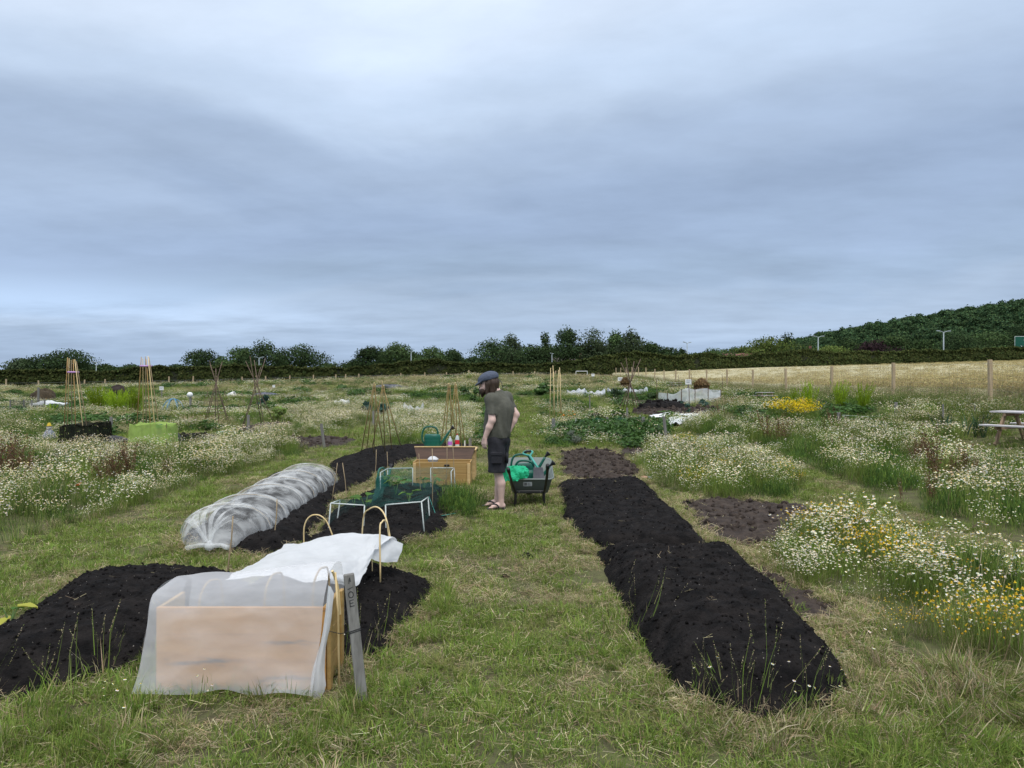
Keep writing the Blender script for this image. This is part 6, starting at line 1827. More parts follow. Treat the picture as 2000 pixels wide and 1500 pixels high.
def house(px, ridge, d, w, label, roofc, rz=.25, eave=1.6):
    X = (px - 1000) * d / FX; zr = EYE + (HOR - ridge) * d / FX; z = gz(X, 150)
    h = zr - z; he = h - eave
    t = thing('house', label, 'house', (X, d, z), rz, 'houses behind the hedge')
    dp = 7.0
    mb = MB(); mb.box((0, 0, he / 2 - .5), (w, dp, he + 1))
    mb.add([(-w / 2, -dp / 2, he), (-w / 2, dp / 2, he), (-w / 2, 0, h - .06)], [(0, 1, 2)]); mb.add([(w / 2, -dp / 2, he), (w / 2, dp / 2, he), (w / 2, 0, h - .06)], [(0, 2, 1)])
    obj('wall', mb, mat('brick_wall', (.20, .10, .07), (.27, .15, .11), 3, .9), t)
    rf = MB(); e = .5
    for s in (-1, 1):
        rf.add([(-w / 2 - e, s * (dp / 2 + e), he - .18), (w / 2 + e, s * (dp / 2 + e), he - .18), (w / 2 + e, 0, h + .05), (-w / 2 - e, 0, h + .05), (-w / 2 - e, s * (dp / 2 + e), he - .30), (w / 2 + e, s * (dp / 2 + e), he - .30), (w / 2 + e, 0, h - .07), (-w / 2 - e, 0, h - .07)], [(0, 1, 2, 3), (4, 7, 6, 5), (0, 4, 5, 1), (1, 5, 6, 2), (0, 3, 7, 4)])
    r_ = obj('roof', rf, roofc, t)
    obj('barge_board', MB().box((-w / 2 - e - .02, -dp / 4 - .2, (he + h) / 2 - .12), (.05, dp / 2 + .8, .18), (math.atan2(eave, dp / 2), 0, 0)), M_white, r_)
    obj('chimney', MB().box((w * .25, .3, h + .35), (.8, .6, 1.3)), mat('chimney_brick', (.18, .09, .06), None, 4, .9), r_)
    for sx in (-.28, .28):
        wn_ = obj('window', MB().box((w * sx, -dp / 2 - .02, he * .55), (1.3, .06, 1.1)), M_white, t); obj('pane', MB().box((w * sx, -dp / 2 - .055, he * .55), (1.15, .02, .95)), mat('dark_pane', (.02, .025, .03), None, 3, .1), wn_)
RB = mat('brown_roof_tiles', (.075, .060, .055), (.10, .082, .075), 2, .85)
RR = mat('red_roof_tiles', (.14, .062, .048), (.18, .085, .065), 2, .85)
house(1110, 699, 168, 11.5, 'brown roofed house behind the hedge below the tall trees', RB, .1)
house(1452, 690, 190, 12, 'low red roofed house behind the hedge left of the hill', RR, .2)
house(1584, 683, 175, 7, 'house with white gable edge left of the right street lamp', RR, 1.1)
house(292, 721, 180, 8, 'small red roofed house behind the hedge at the left', RR, .2)

# ================================================================== football goal
d = 122; p = at(1125, 735, d); q = at(1147, 735, d)
t = thing('football_goal', 'small white football goal in front of the hedge', 'goal', tuple(G(p.x, d)))
zt_ = EYE + (HOR - 725) * d / FX
for e in (p, q): obj('post', rel(MB().tube([Vector((e.x, d, gz(e.x, d) - .1)), Vector((e.x, d, zt_))], .05, 6), t), M_white, t)
obj('crossbar', rel(MB().tube([Vector((p.x, d, zt_)), Vector((q.x, d, zt_))], .05, 6), t), M_white, t)
for e in (p, q): obj('back_stay', rel(MB().tube([Vector((e.x, d, zt_)), Vector((e.x, d + 1.2, gz(e.x, d + 1.2)))], .03, 6), t), M_white, t)

# ================================================================== stakes
def stake(label, px, top, bot, w=.055, m=None, cap=None, lean=0.0):
    b = U(px, bot); tp = at(px + lean, top, b.y); h = (tp - b)
    o = tag(obj('wooden_stake', MB().box((h.x / 2, 0, h.z / 2 - .05), (w, w * .8, h.z + .12), (0, math.atan2(h.x, h.z), rng.uniform(-.3, .3)), bev=.005), m or M_grey_wood, None, tuple(b)), label, 'stake', 'grey plot stakes')
    if cap: obj('painted_top', MB().box((h.x * .93, 0, h.z * .92), (w * 1.25, w * 1.1, h.z * .18), (0, math.atan2(h.x, h.z), 0)), cap, o)
stake('grey stake leaning at the edge of the left grass strip', 634, 828, 876, .065, lean=-6)
stake('grey stake beside the bare earth bed left of centre', 485, 811, 851, .07)
stake('grey stake behind the pair of bamboo wigwams', 729, 803, 834, .07)
stake('grey stake between the black net box and the lime fleece box', 217, 815, 846, .07)
stake('grey stake with a green top at the lime fleece box', 311, 829, 870, .09, None, mat('green_paint', (.02, .22, .09), None, 9, .6))
stake('grey stake at the right end of the potato plants', 1302, 814, 863, .07, lean=-5)
stake('dark stake behind the right end of the potato plants', 1256, 815, 846, .09)
stake('grey stake beside the black net heap', 1225, 797, 824, .07)
stake('dark stake at the left end of the green net', 1081, 818, 846, .10)
stake('dark stake in the middle of the green net', 1146, 817, 838, .08)
stake('dark stake among the potato plants', 1186, 815, 840, .07)
stake('grey stake in the weeds of the right plot', 1638, 806, 838, .075)
stake('grey stake beside the string fence on the right', 1750, 786, 812, .08)
stake('pale thin stake near the leeks on the right', 1842, 790, 826, .04)
stake('thin stake left of the picnic table', 1905, 794, 815, .04, lean=-1)
stake('thin stake in the grass path on the right', 1152, 772, 800, .05)
stake('pale post in the weeds at the far left', 75, 757, 795, .10)
stake('grey post carrying a white globe, left of centre', 372, 772, 806, .09)
gp_ = U(372, 806); tag(obj('globe', MB().lathe([(0, -.14), (.09, -.11), (.14, -.03), (.14, .03), (.09, .11), (0, .14)], (0, 0, 0), 14), M_white, None, tuple(at(371, 771, gp_.y)), smooth=True), 'white globe on top of the grey post', 'globe')

# ================================================================== left plots
def obelisk(label, ring_px, tops_px, bases_px, d, ringr, m):
    rc = at(*ring_px, d)
    bs = [at(px, py, d) for px, py in bases_px]
    c = sum(bs, Vector()) / len(bs)
    t = thing('cane_obelisk', label, 'obelisk', (c.x, d, gz(c.x, d)), 0, 'cane obelisks')
    n = len(bs)
    for i, (b_, tp) in enumerate(zip(bs, tops_px)):
        a = 6.283 * i / n; yb = .45 * math.sin(a * 1.0 + .5)
        bp = bases_px[i]; b2 = at(bp[0], bp[1], d + yb); b2.z = gz(b2.x, d + yb)
        yt = ringr * math.sin(a + .5); tt = at(tp[0], tp[1], d + yt * .6)
        k_ = (rc.z - b2.z) / (tt.z - b2.z); r2 = b2.lerp(tt, k_); r2.y = d + yt; r2.x *= r2.y / b2.lerp(tt, k_).y
        obj('cane', rel(MB().tube([b2, r2, tt], [.013, .012, .009], 6), t), m[i % len(m)], t, smooth=True)
    ring_ = MB(); N_ = 20
    P_ = [rc + Vector((ringr * math.cos(6.283 * k / N_), ringr * math.sin(6.283 * k / N_), 0)) for k in range(N_ + 1)]
    ring_.tube(P_, .022, 6)
    obj('ring', rel(ring_, t), mat('lilac_plastic', (.42, .22, .50), (.5, .3, .56), 9, .45), t, smooth=True)
M_orange = mat('orange_cane', (.40, .24, .09), (.50, .32, .14), 20, .6)
obelisk('tall cane obelisk with lilac ring over the black net box', (143, 727), [(132, 698), (135, 700), (139, 703), (143, 702), (146, 702), (149, 706)], [(124, 846), (131, 846), (141, 846), (149, 846), (166, 846), (175, 846)], 18.6, .12, [M_orange, M_bamboo, M_cane])
obelisk('tall cane obelisk with lilac ring over the lime fleece box', (285, 715), [(276, 697), (279, 700), (284, 696), (286, 702), (289, 695), (291, 698)], [(265, 850), (280, 850), (286, 850), (296, 850), (306, 850), (316, 850)], 18.4, .13, [M_orange, M_bamboo, M_cane])
def netbox(label, px0, px1, top, d, dep, m, cat, seed, sl=0.0, name='net_box'):
    a, b_ = (px0 - 1000) * d / FX, (px1 - 1000) * d / FX; zt = EYE + (HOR - top) * d / FX
    c = Vector(((a + b_) / 2, d, gz((a + b_) / 2, d)))
    t = thing(name, label, cat, tuple(c)); z_ = c.z + .0
    w = b_ - a; rows = []
    for k in range(6):
        u_ = k / 5; x = a + w * u_; zz = zt + .03 * math.sin(u_ * 9 + seed) + sl * (u_ - .5)
        rows.append([(x - .03, d - .06, z_ - .02), (x, d, z_ + (zz - z_) * .5), (x, d + .01, zz - .03), (x, d + .06, zz), (x, d + dep / 2, zz - .02), (x, d + dep - .05, zz + .01), (x, d + dep, z_ + (zz - z_) * .5), (x, d + dep + .05, z_ - .02)])
    obj('cover', rel(cloth(MB(), rows, 40, 30, .05, 5, seed), t), m, t, smooth=True)
    for sx, x in ((-1, a), (1, b_)):
        zz = zt + sl * .5 * sx
        rr_ = [[(x + .04 * sx, d - .04, z_ - .02), (x, d, z_ + (zz - z_) * .5), (x, d + .02, zz - .01)], [(x + .06 * sx, d + dep / 2, z_ - .02), (x + .01 * sx, d + dep / 2, z_ + (zz - z_) * .5), (x, d + dep / 2, zz - .02)], [(x + .04 * sx, d + dep, z_ - .02), (x, d + dep, z_ + (zz - z_) * .5), (x, d + dep - .02, zz - .01)]]
        obj('end_panel', rel(cloth(MB(), rr_, 12, 12, .03, 4, seed + 3), t), m, t, smooth=True)
    for x in (a + .03, b_ - .03):
        for y in (d + .04, d + dep - .04):
            obj('corner_stick', rel(MB().tube([(x, y, z_ - .05), (x, y, zt + sl * (.5 if x > c.x else -.5) + .0)], .010, 6), t), M_stick, t)
netbox('dark netting box at the foot of the left obelisk', 115, 189, 829, 18.1, .7, M_blacknet, 'net box', 401, .06)
netbox('lime green fleece box at the foot of the right obelisk', 252, 326, 828, 17.8, .6, M_limef, 'fleece box', 411, .02, 'fleece_box')
def heap(name, label, cat, px, py, w, h, dep, m, seed=0, lump=.25, parent=None):
    p = U(px, py); V = []
    n, k = 26, 9
    rows = []
    for j in range(k):
        e = j / (k - 1) * math.pi / 2
        row = []
        for i in range(n + 1):
            a = 6.283 * (i % n) / n
            f = 1 + lump * 2 * (fbm(np.array([math.cos(a) * 2 + 5]), np.array([math.sin(a) * 2 + e * 1.5]), seed, 3)[0] - .5)
            row.append((w / 2 * math.cos(e) * math.cos(a) * f, dep / 2 * math.cos(e) * math.sin(a) * f, h * math.sin(e) * f - .02))
        rows.append(row)
    return tag(obj(name, MB().grid(rows), m, None, tuple(p), smooth=True), label, cat)
heap('plastic_tub', 'black tipped tub right of the lime fleece box', 'tub', 342, 866, .36, .30, .35, M_blackp, 3, .15)
heap('black_sheet', 'low heap of black sheeting between the two net boxes', 'sheet', 226, 866, .9, .22, .5, M_blackp, 5)
heap('manure_heap', 'dark manure heap behind the bright green asparagus on the left', 'heap', 232, 775, 1.9, 1.0, 1.5, mat('dark_manure', (.018, .012, .010), (.035, .024, .02), 5, .95, .5), 7)
heap('compost_heap', 'brown brushwood heap at the far left', 'heap', 85, 782, 1.9, .85, 1.3, mat('brushwood', (.03, .022, .014), (.075, .055, .03), 9, .95, .8), 9, .4)
# small garden doll
p = U(96, 860)
t = thing('garden_doll', 'small garden doll with yellow hat at the far left', 'doll', tuple(p))
obj('body', MB().lathe([(.17, 0), (.16, .12), (.09, .26), (.05, .30)], (0, 0, 0), 12), mat('grey_blue_cloth', (.13, .15, .22), (.3, .31, .34), 14, .9), t, smooth=True)
obj('head', MB().lathe([(0, .27), (.06, .30), (.075, .36), (.05, .41), (0, .43)], (0, 0, 0), 12), mat('pale_cloth', (.5, .5, .48), None, 9, .8), t, smooth=True)
obj('hat', MB().lathe([(.09, .39), (.05, .41), (.035, .47), (0, .49)], (0, 0, 0), 12), mat('yellow_felt', (.5, .36, .03), None, 9, .8), t, smooth=True)
# asparagus ferns
def asparagus(label, px, py, hpx, wpx, n=46):
    p = U(px, py); d = p.y; h = hpx * d / FX; w = wpx * d / FX
    t = thing('asparagus_fern', label, 'asparagus', tuple(p), 0, 'bright green asparagus ferns')
    pb = PB(); st = PB()
    tips = blades(st, n, w * .30, h * .55, h * 1.0, .014, .16, [(.22, .32, .03), (.19, .28, .03)])
    m = 90
    for tp in tips:
        k = rng.uniform(.18, 1.0, m)[:, None]
        P = tp * k + rng.normal(0, .045 * h, (m, 3)) * (1.15 - k)
        blades(pb, m, 0, .04 * h, .11 * h, .009, .6, [(.24, .35, .025), (.30, .41, .03), (.18, .28, .025)], base=P)
    for nm, q in (('stem', st), ('fronds', pb)):
        me = q.mesh(nm); me.materials.append(M_plant); obj(nm, me, None, t)
asparagus('bright green asparagus fern, left of the clump by the left obelisk', 192, 806, 50, 80, 80)
asparagus('bright green asparagus fern in the middle of the left clump', 228, 808, 48, 80, 80)
asparagus('bright green asparagus fern at the right of the left clump', 262, 806, 50, 70, 70)
asparagus('bright green asparagus fern, leftmost of those by the fence', 1556, 800, 44, 40, 22)
asparagus('tall plume of asparagus fern second from left by the fence', 1582, 802, 58, 34, 22)
asparagus('tall plume of asparagus fern in the middle by the fence', 1640, 806, 60, 44, 26)
asparagus('bright green asparagus fern, rightmost of those by the fence', 1685, 804, 58, 42, 24)
asparagus('small asparagus fern at the bare place left of the left obelisk', 100, 808, 22, 40, 20)

def arc_tunnel(name, label, px0, px1, py, h, dep, m, seed, sag=.1, nrib=5):
    a = U(px0, py); d = a.y; b_x = (px1 - 1000) * d / FX
    t = thing(name, label, 'fleece tunnel', (a.x, d, gz(a.x, d)))
    rows = []
    for k in range(nrib * 2 - 1):
        u_ = k / (nrib * 2 - 2); x = a.x + (b_x - a.x) * u_; hh = h * (1 - (sag if k % 2 else 0)) * (.75 + .4 * math.sin(k * 2.7 + seed) ** 2); z_ = gz(x, d)
        rows.append([(x, d - dep / 2 - .05, z_), (x, d - dep / 2, z_ + hh * .55), (x, d - dep * .28, z_ + hh * .92), (x, d, z_ + hh), (x, d + dep * .28, z_ + hh * .92), (x, d + dep / 2, z_ + hh * .55), (x, d + dep / 2 + .05, z_)])
    obj('sheet', rel(cloth(MB(), rows, 30, 50, .06, 6, seed), t), m, t, smooth=True)
    for e in (0, -1):
        obj('end_panel', rel(MB().add(rows[e], [tuple(range(7))]), t), m, t)
    return t
M_dull = net_mat('crumpled_fleece', (.62, .65, .68), .82, .16, 3, (1, 1, 1), .3)
M_greenfence = net_mat('green_fence_net', (.06, .22, .19), .34, .14, 4, (1, 1, 1), .3)
arc_tunnel('fleece_tunnel', 'long low white fleece tunnel at the far left', 64, 132, 797, .42, .7, M_fleecefar, 421)
arc_tunnel('fleece_tunnel', 'rumpled white fleece tunnel, leftmost by the dark shrub', 1108, 1142, 771, .42, 1.2, M_dull, 431, .3, 4)
arc_tunnel('fleece_tunnel', 'short white fleece tunnel between two others in the distance', 1143, 1180, 773, .40, 1.2, M_dull, 441, .35, 4)
arc_tunnel('fleece_tunnel', 'long rumpled white fleece tunnel behind the stick wigwam', 1188, 1262, 770, .42, 1.2, M_dull, 451, .35, 8)
arc_tunnel('fleece_tunnel', 'small white fleece hump in the far left plots', 655, 680, 790, .3, .8, M_fleecefar, 455, .3, 3)
arc_tunnel('bubble_wrap_tunnel', 'clear plastic tunnel beside the kale left of centre', 790, 826, 812, .55, .7, net_mat('clear_film', (.75, .77, .78), .45, .3, 9), 457, .2, 4)
# wire cage, blue hoops, bucket, signs
p0, p1 = U(20, 808), U(62, 808)
t = thing('wire_cage', 'grey wire mesh cage at the far left', 'cage', tuple(p0))
for e in (p0, p1):
    for y in (0, 1.0): obj('post', rel(MB().box(e + Vector((0, y, .32)), (.05, .05, .75)), t), M_grey_wood, t)
obj('mesh_panel', rel(cloth(MB(), [[p0, p0 + Vector((0, 0, .66))], [p1, p1 + Vector((0, 0, .66))]], 4, 10, .01, 3, 3), t), net_mat('grey_wire_mesh', (.10, .105, .10), .5, .1, 9), t)
obj('side_panel', rel(cloth(MB(), [[p1, p1 + Vector((0, 0, .66))], [p1 + Vector((0, 1, 0)), p1 + Vector((0, 1, .66))]], 4, 10, .01, 3, 3), t), net_mat('grey_wire_mesh_side', (.10, .105, .10), .5, .1, 9), t)
Mblue = mat('blue_pipe', (.10, .26, .42), (.14, .32, .48), 9, .5)
p = U(338, 806); t = thing('hoop_frame', 'frame of blue water pipe hoops left of centre', 'hoop frame', tuple(p))
for a in (20, 80, 140):
    r_ = .5; dx, dy = math.cos(R(a)) * r_, math.sin(R(a)) * r_
    obj('hoop', MB().tube([(dx * math.cos(w), dy * math.cos(w), .70 * math.sin(w)) for w in np.linspace(0, math.pi, 18)], .020, 7), Mblue, t, smooth=True)
def sign(label, px, top, bot, wpx, base, lines=2):
    b_ = U(px, base); d = b_.y; w = wpx * d / FX; z1 = EYE + (HOR - top) * d / FX; z0_ = EYE + (HOR - bot) * d / FX
    t = thing('notice_board', label, 'sign', tuple(b_), 0, 'white plot signs')
    obj('post', rel(MB().box((b_.x, d, (b_.z + z1) / 2), (.07, .05, z1 - b_.z)), t), M_grey_wood, t)
    bd = obj('board', rel(MB().box((b_.x, d - .045, (z0_ + z1) / 2), (w, .02, z1 - z0_), bev=.004), t), M_white, t)
    for k in range(lines):
        obj('writing', rel(MB().box((b_.x - w * .05 * k, d - .058, z1 - (z1 - z0_) * (.3 + .3 * k)), (w * (.7 - .15 * k), .004, (z1 - z0_) * .10)), t), mat('grey_lettering', (.2, .22, .26), None, 9, .8), bd)
sign('white sign board in front of the right straw hut', 1344, 741, 751, 12, 772)
sign('white sign board beside the small straw hut', 1211, 737, 744, 9, 756)
sign('white sign board far off before the goal', 1158, 730, 735, 6, 742, 1)
sign('white sign board in the far left plots', 316, 755, 762, 8, 776)
sign('small white sign board left of the far black sheets', 535, 752, 757, 5, 764, 1)
p = U(446, 779); t = thing('bucket', 'white bucket lying tipped over left of the stick wigwam', 'bucket', tuple(p))
bk = MB().lathe([(0, 0), (.16, 0), (.21, .40), (.215, .42), (.19, .41), (.14, .03), (0, .03)], (0, 0, 0), 16, cap=False).xform(Matrix.Translation((0, 0, .2)) @ Matrix.Rotation(R(75), 4, 'Y') @ Matrix.Scale(1.2, 4))
obj('body', bk, M_white, t, smooth=True)
obj('handle', MB().tube([(.42, .25 * math.cos(a), .2 + .25 * math.sin(a)) for a in np.linspace(0, math.pi, 10)], .008, 5), M_steel, t)
# brown stick wigwams
def ugrid(c_px, c_py, rad, n, ph=0):
    c = U(c_px, c_py); return [G(c.x + rad * math.cos(6.283 * i / n + ph), c.y + rad * math.sin(6.283 * i / n + ph)) for i in range(n)]
c1 = U(424, 832); wigwam('dark brown stick wigwam with cross pieces left of centre', at(422, 735, c1.y), ugrid(424, 832, .5, 6), M_stick, .014, .45, spread=.10)
t = thing('cane_row', 'row of thin crossed canes behind the dark stick wigwam', 'canes', tuple(U(455, 800)))
for k in range(7):
    a = U(395 + k * 17, 802); obj('cane', rel(MB().tube([a, a + Vector((.25 * (-1) ** k, .1, 1.05))], .010, 5), t), M_stick, t)
c2 = U(503, 838); wigwam('tall open stick wigwam right of the dark one', at(500, 735, c2.y), ugrid(503, 838, .62, 5, .4), M_stick, .014, .55, spread=.16)
wr = thing('cross_rods', 'rods tied across the dark stick wigwam', 'rods', tuple(c1))
for k, zz in enumerate((.5, .9, 1.25)):
    r_ = .5 * (1 - zz / 1.9)
    obj('rod', MB().tube([(-r_ - .05, -r_ * .5, zz), (r_ + .05, -r_ * .5, zz + .04)], .009, 5), M_stick, wr); obj('rod', MB().tube([(-r_ * .6, -r_ - .02, zz + .1), (r_ * .7, r_ * .3, zz + .16)], .009, 5), M_stick, wr)
wigwam('slim pair of canes, left one on the right plot', at(1079, 735, 24), [at(1074, 812, 24), at(1083, 815, 24), at(1080, 808, 24.6)], M_bamboo, .012, .28, spread=.08)
wigwam('slim pair of canes, right one on the right plot', at(1093, 738, 25), [at(1090, 808, 25), at(1097, 806, 25), at(1095, 803, 25.5)], M_bamboo, .012, .28, spread=.05)
c3 = U(1231, 800); wigwam('dark stick wigwam with splayed tips on the right plots', at(1231, 737, c3.y), ugrid(1231, 800, .55, 6), M_stick, .020, .75, spread=.18)
for px, tp, bt, lb_ in ((1325, 733, 770, 'thin cane left of the white sign by the right straw hut'), (1350, 730, 772, 'thin cane between the white sign and the right straw hut'), (1410, 730, 768, 'thin cane right of the white mesh windbreak'), (1345, 750, 795, 'thin cane standing in front of the white mesh windbreak'), (1282, 740, 790, 'thin cane left of the white mesh windbreak')):
    cane(lb_, (px, tp), (px + 2, bt), r=.016, m=M_stick, group='thin canes by the straw hut')
# teal hose, black sheets far off
heap('plastic_sheet', 'teal plastic sheet lying by the bare bed left of centre', 'sheet', 432, 848, .5, .10, .3, M_teal, 11)
heap('black_sheet', 'dark sheeting lying in the far plots left of the wigwams', 'sheet', 762, 757, 3.2, .28, 2.4, mat('grey_sheet', (.035, .04, .05), (.08, .085, .10), 2, .6), 13, .4)
heap('black_sheet', 'blue grey sheeting lying in the far plots behind the stick wigwams', 'sheet', 520, 772, 2.0, .25, 2, mat('blue_grey_sheet', (.06, .07, .12), (.10, .11, .16), 2, .6), 15, .4)
# shrubs and vegetables that can be told apart
def shrub(name, label, cat, px, py, hpx, wpx, cols, n=700, size=.05, blobs=7, glossm=None):
    p = U(px, py); d = p.y; h = hpx * d / FX; w = wpx * d / FX
    t = thing(name, label, cat, tuple(p), 0, 'single leafy plants in the plots')
    pb = PB(); crown(pb, w, h, h * .02, n, size, cols, 0, blobs); me = pb.mesh('leaves'); me.materials.append(glossm or M_leaf); obj('leaves', me, None, t)
    st = MB()
    for k in range(4): st.tube([(0, 0, -.03), (w * .12 * math.cos(k * 1.6), w * .12 * math.sin(k * 1.6), h * .6)], [.012, .005], 5)
    obj('stem', st, M_stick, t)
KALE = [(.03, .075, .055), (.04, .09, .06), (.05, .10, .08)]
shrub('kale_plant', 'blue green kale plant behind the first wigwam', 'kale', 716, 812, 26, 34, KALE, 260, .20, 6)
shrub('kale_plant', 'blue green kale plant right of the first wigwam top', 'kale', 745, 812, 22, 30, KALE, 220, .20, 6)
shrub('shrub', 'dark leafy shrub just left of the person', 'shrub', 930, 785, 24, 26, GRD, 500, .16, 6)
shrub('shrub', 'dark rounded shrub behind the shoulder of the person', 'shrub', 905, 775, 18, 28, GRD, 400, .2, 6)
shrub('shrub', 'round dark bush at the right of the centre path', 'shrub', 1060, 772, 24, 40, GRD, 700, .25, 8)
shrub('shrub', 'feathery dark bush left of the stick wigwam on the right', 'shrub', 1205, 785, 28, 40, [(.04, .075, .03), (.05, .09, .035)], 900, .10, 8)
shrub('shrub', 'dark leafy plants beside the white mesh windbreak', 'shrub', 1275, 785, 18, 34, GRD, 600, .12, 7)
shrub('shrub', 'leafy green bean plants by the tall open stick wigwam', 'shrub', 545, 825, 28, 60, GR, 900, .10, 9)
shrub('shrub', 'green bush in the far plots left of the wigwams', 'shrub', 668, 765, 14, 26, GRD, 400, .3, 6)
shrub('shrub', 'blue green leafy shrub left of the stick wigwams', 'shrub', 520, 795, 22, 30, KALE, 400, .12, 7)
shrub('lavender_bush', 'grey green lavender bush at the left end of the potatoes', 'lavender', 1117, 869, 27, 34, [(.12, .14, .10), (.16, .18, .14)], 1500, .035, 8, M_plant)
shrub('brassica_plant', 'dark green cabbage plants in the bed below the windbreak, left', 'cabbage', 1330, 795, 12, 24, KALE, 200, .14, 6)
shrub('brassica_plant', 'dark green cabbage plants in the bed below the windbreak, right', 'cabbage', 1375, 795, 13, 30, KALE, 240, .14, 6)
shrub('brassica_plant', 'single dark plant at the end of the brown bed on the right', 'cabbage', 1343, 808, 20, 20, KALE, 160, .10, 5)
# potatoes
x, y = inside(upoly([(1110, 866), (1150, 868), (1300, 862), (1300, 838), (1150, 836), (1090, 850)]), 26)
scatter('potato_plants', [('leafy', lift(x, y), rng.uniform(.75, 1.15, len(x)))], label='dense dark green potato plants in rows on the right plot', cat='potatoes')
x, y = inside(upoly([(1070, 872), (1115, 874), (1115, 850), (1070, 852)]), 14)
scatter('strawberry_plants', [('leafy', lift(x, y), rng.uniform(.4, .7, len(x)))], label='low leafy plants left of the lavender bush', cat='vegetables')
x, y = inside(upoly([(1480, 822), (1600, 824), (1600, 810), (1480, 808)]), 4)
k = np.abs(((x - x.min()) / (np.ptp(x)) * 4) % 1 - .5) < .40
scatter('yellow_flowers', [('yel', lift(x[k], y[k]), rng.uniform(.8, 1.15, k.sum()))], label='bright yellow flowers in front of the asparagus ferns by the fence', cat='flowers')
def f_leek(pb): blades(pb, 12, .05, .35, .65, .030, .45, [(.06, .11, .07), (.07, .13, .06), (.14, .16, .06), (.25, .22, .10)])
gen('leek', f_leek, 3, M_plant)
x, y = inside(upoly([(1815, 858), (1925, 856), (1930, 842), (1815, 842)]), 10)
scatter('leek_plants', [('leek', lift(x, y), rng.uniform(.8, 1.2, len(x)))], label='spiky leeks left of the picnic table', cat='vegetables')
x, y = inside(upoly([(1095, 826), (1125, 826), (1125, 818), (1095, 818)]), 14)
t_ = None
p = U(1108, 825); t = thing('marigold', 'orange marigolds behind the green net on the right plot', 'flowers', tuple(p))
pb = PB(); T_ = blades(pb, 26, .35, .2, .42, .008, .2, GR); flowers(pb, T_[:14], .05, [(.75, .22, .01), (.8, .30, .01)], [(.6, .15, .01)], 6)
me = pb.mesh('flower_heads'); me.materials.append(M_plant); obj('flower_heads', me, None, t)
# poppy
p = U(155, 962); t = thing('poppy', 'single red poppy in the left daisy bank', 'poppy', tuple(p))
hp_ = at(155, 949, p.y) - p
obj('stem', MB().tube([(0, 0, 0), tuple(hp_)], .003, 5), mat('poppy_stem', (.08, .13, .04), None, 9, .7), t)
pb = PB(); flowers(pb, np.array([tuple(hp_)]), .055, [(.70, .035, .012)], [(.02, .02, .02)], 4, .5, -.5, .2)
me = pb.mesh('petals'); me.materials.append(plant_mat('poppy_petal', .3, rand=.01)); obj('petals', me, None, t)
# low green net fence round the potatoes
A1, A2, A3_ = U(1060, 866), U(1082, 846), U(1250, 838)
t = thing('green_net_fence', 'low green net fence along the back of the potato plants', 'net', tuple(A2))
hN = 26 * A2.y / FX
top = [A2.lerp(A3_, k / 8) + Vector((0, 0, hN * (1 - .22 * (k % 2) - .05 * (k == 3)))) for k in range(9)]; bot = [A2.lerp(A3_, k / 8) for k in range(9)]
obj('net', rel(cloth(MB(), [[tuple(p) for p in top], [tuple(p) for p in bot]], 10, 60, .03, 5, 461), t), M_greenfence, t, smooth=True)
obj('net_end', rel(cloth(MB(), [[tuple(A2 + Vector((0, 0, hN))), tuple(A2.lerp(A1, .5) + Vector((0, 0, hN * .5))), tuple(A1)], [tuple(A2), tuple(A2.lerp(A1, .5)), tuple(A1 + Vector((.05, 0, 0)))]], 10, 20, .02, 4, 465), t), M_greenfence, t, smooth=True)
for k in (0, 2, 5, 8): obj('rod', rel(MB().tube([bot[k], top[k] + Vector((0, 0, .03))], .010, 5), t), M_pvc, t)
heap('net_heap', 'heaped black net tunnel behind the green net fence, left hump', 'net heap', 1166, 824, .75, .33, .8, M_blacknet, 17, .2)
heap('net_heap', 'heaped black net tunnel behind the green net fence, right hump', 'net heap', 1208, 822, 1.1, .30, .8, M_blacknet, 19, .2)
# white sheets on the ground
def gsheet(label, px, seed, m=M_fleecefar):
    P = [U(*p) for p in px]
    c = sum(P, Vector()) / 4; t = thing('ground_sheet', label, 'sheet', tuple(c))
    rows = [[P[0], P[0].lerp(P[1], .33), P[0].lerp(P[1], .66), P[1]], [P[0].lerp(P[3], .5), c + Vector((-.3, 0, .12)), c + Vector((.3, 0, .05)), P[1].lerp(P[2], .5)], [P[3], P[3].lerp(P[2], .33), P[3].lerp(P[2], .66), P[2]]]
    rows = [[tuple(p + Vector((0, 0, .04))) for p in r] for r in rows]
    obj('sheet', rel(cloth(MB(), rows, 24, 30, .10, 5, seed), t), m, t, smooth=True)
    obj('pinned_edge', rel(MB().tube([P[3] + Vector((0, 0, .05)), P[3].lerp(P[2], .5) + Vector((0, 0, .07)), P[2] + Vector((0, 0, .05))], .03, 6), t), m, t, smooth=True)
M_sheetw = mat('white_ground_fleece', (.66, .68, .70), (.74, .76, .78), 5, .8)
gsheet('long white sheet on the ground behind the daisies, far strip', [(1268, 818), (1372, 817), (1365, 812), (1275, 813)], 471, M_sheetw)
gsheet('rumpled white sheet on the ground behind the daisies, near strip', [(1296, 834), (1345, 832), (1372, 820), (1310, 821)], 475, M_sheetw)
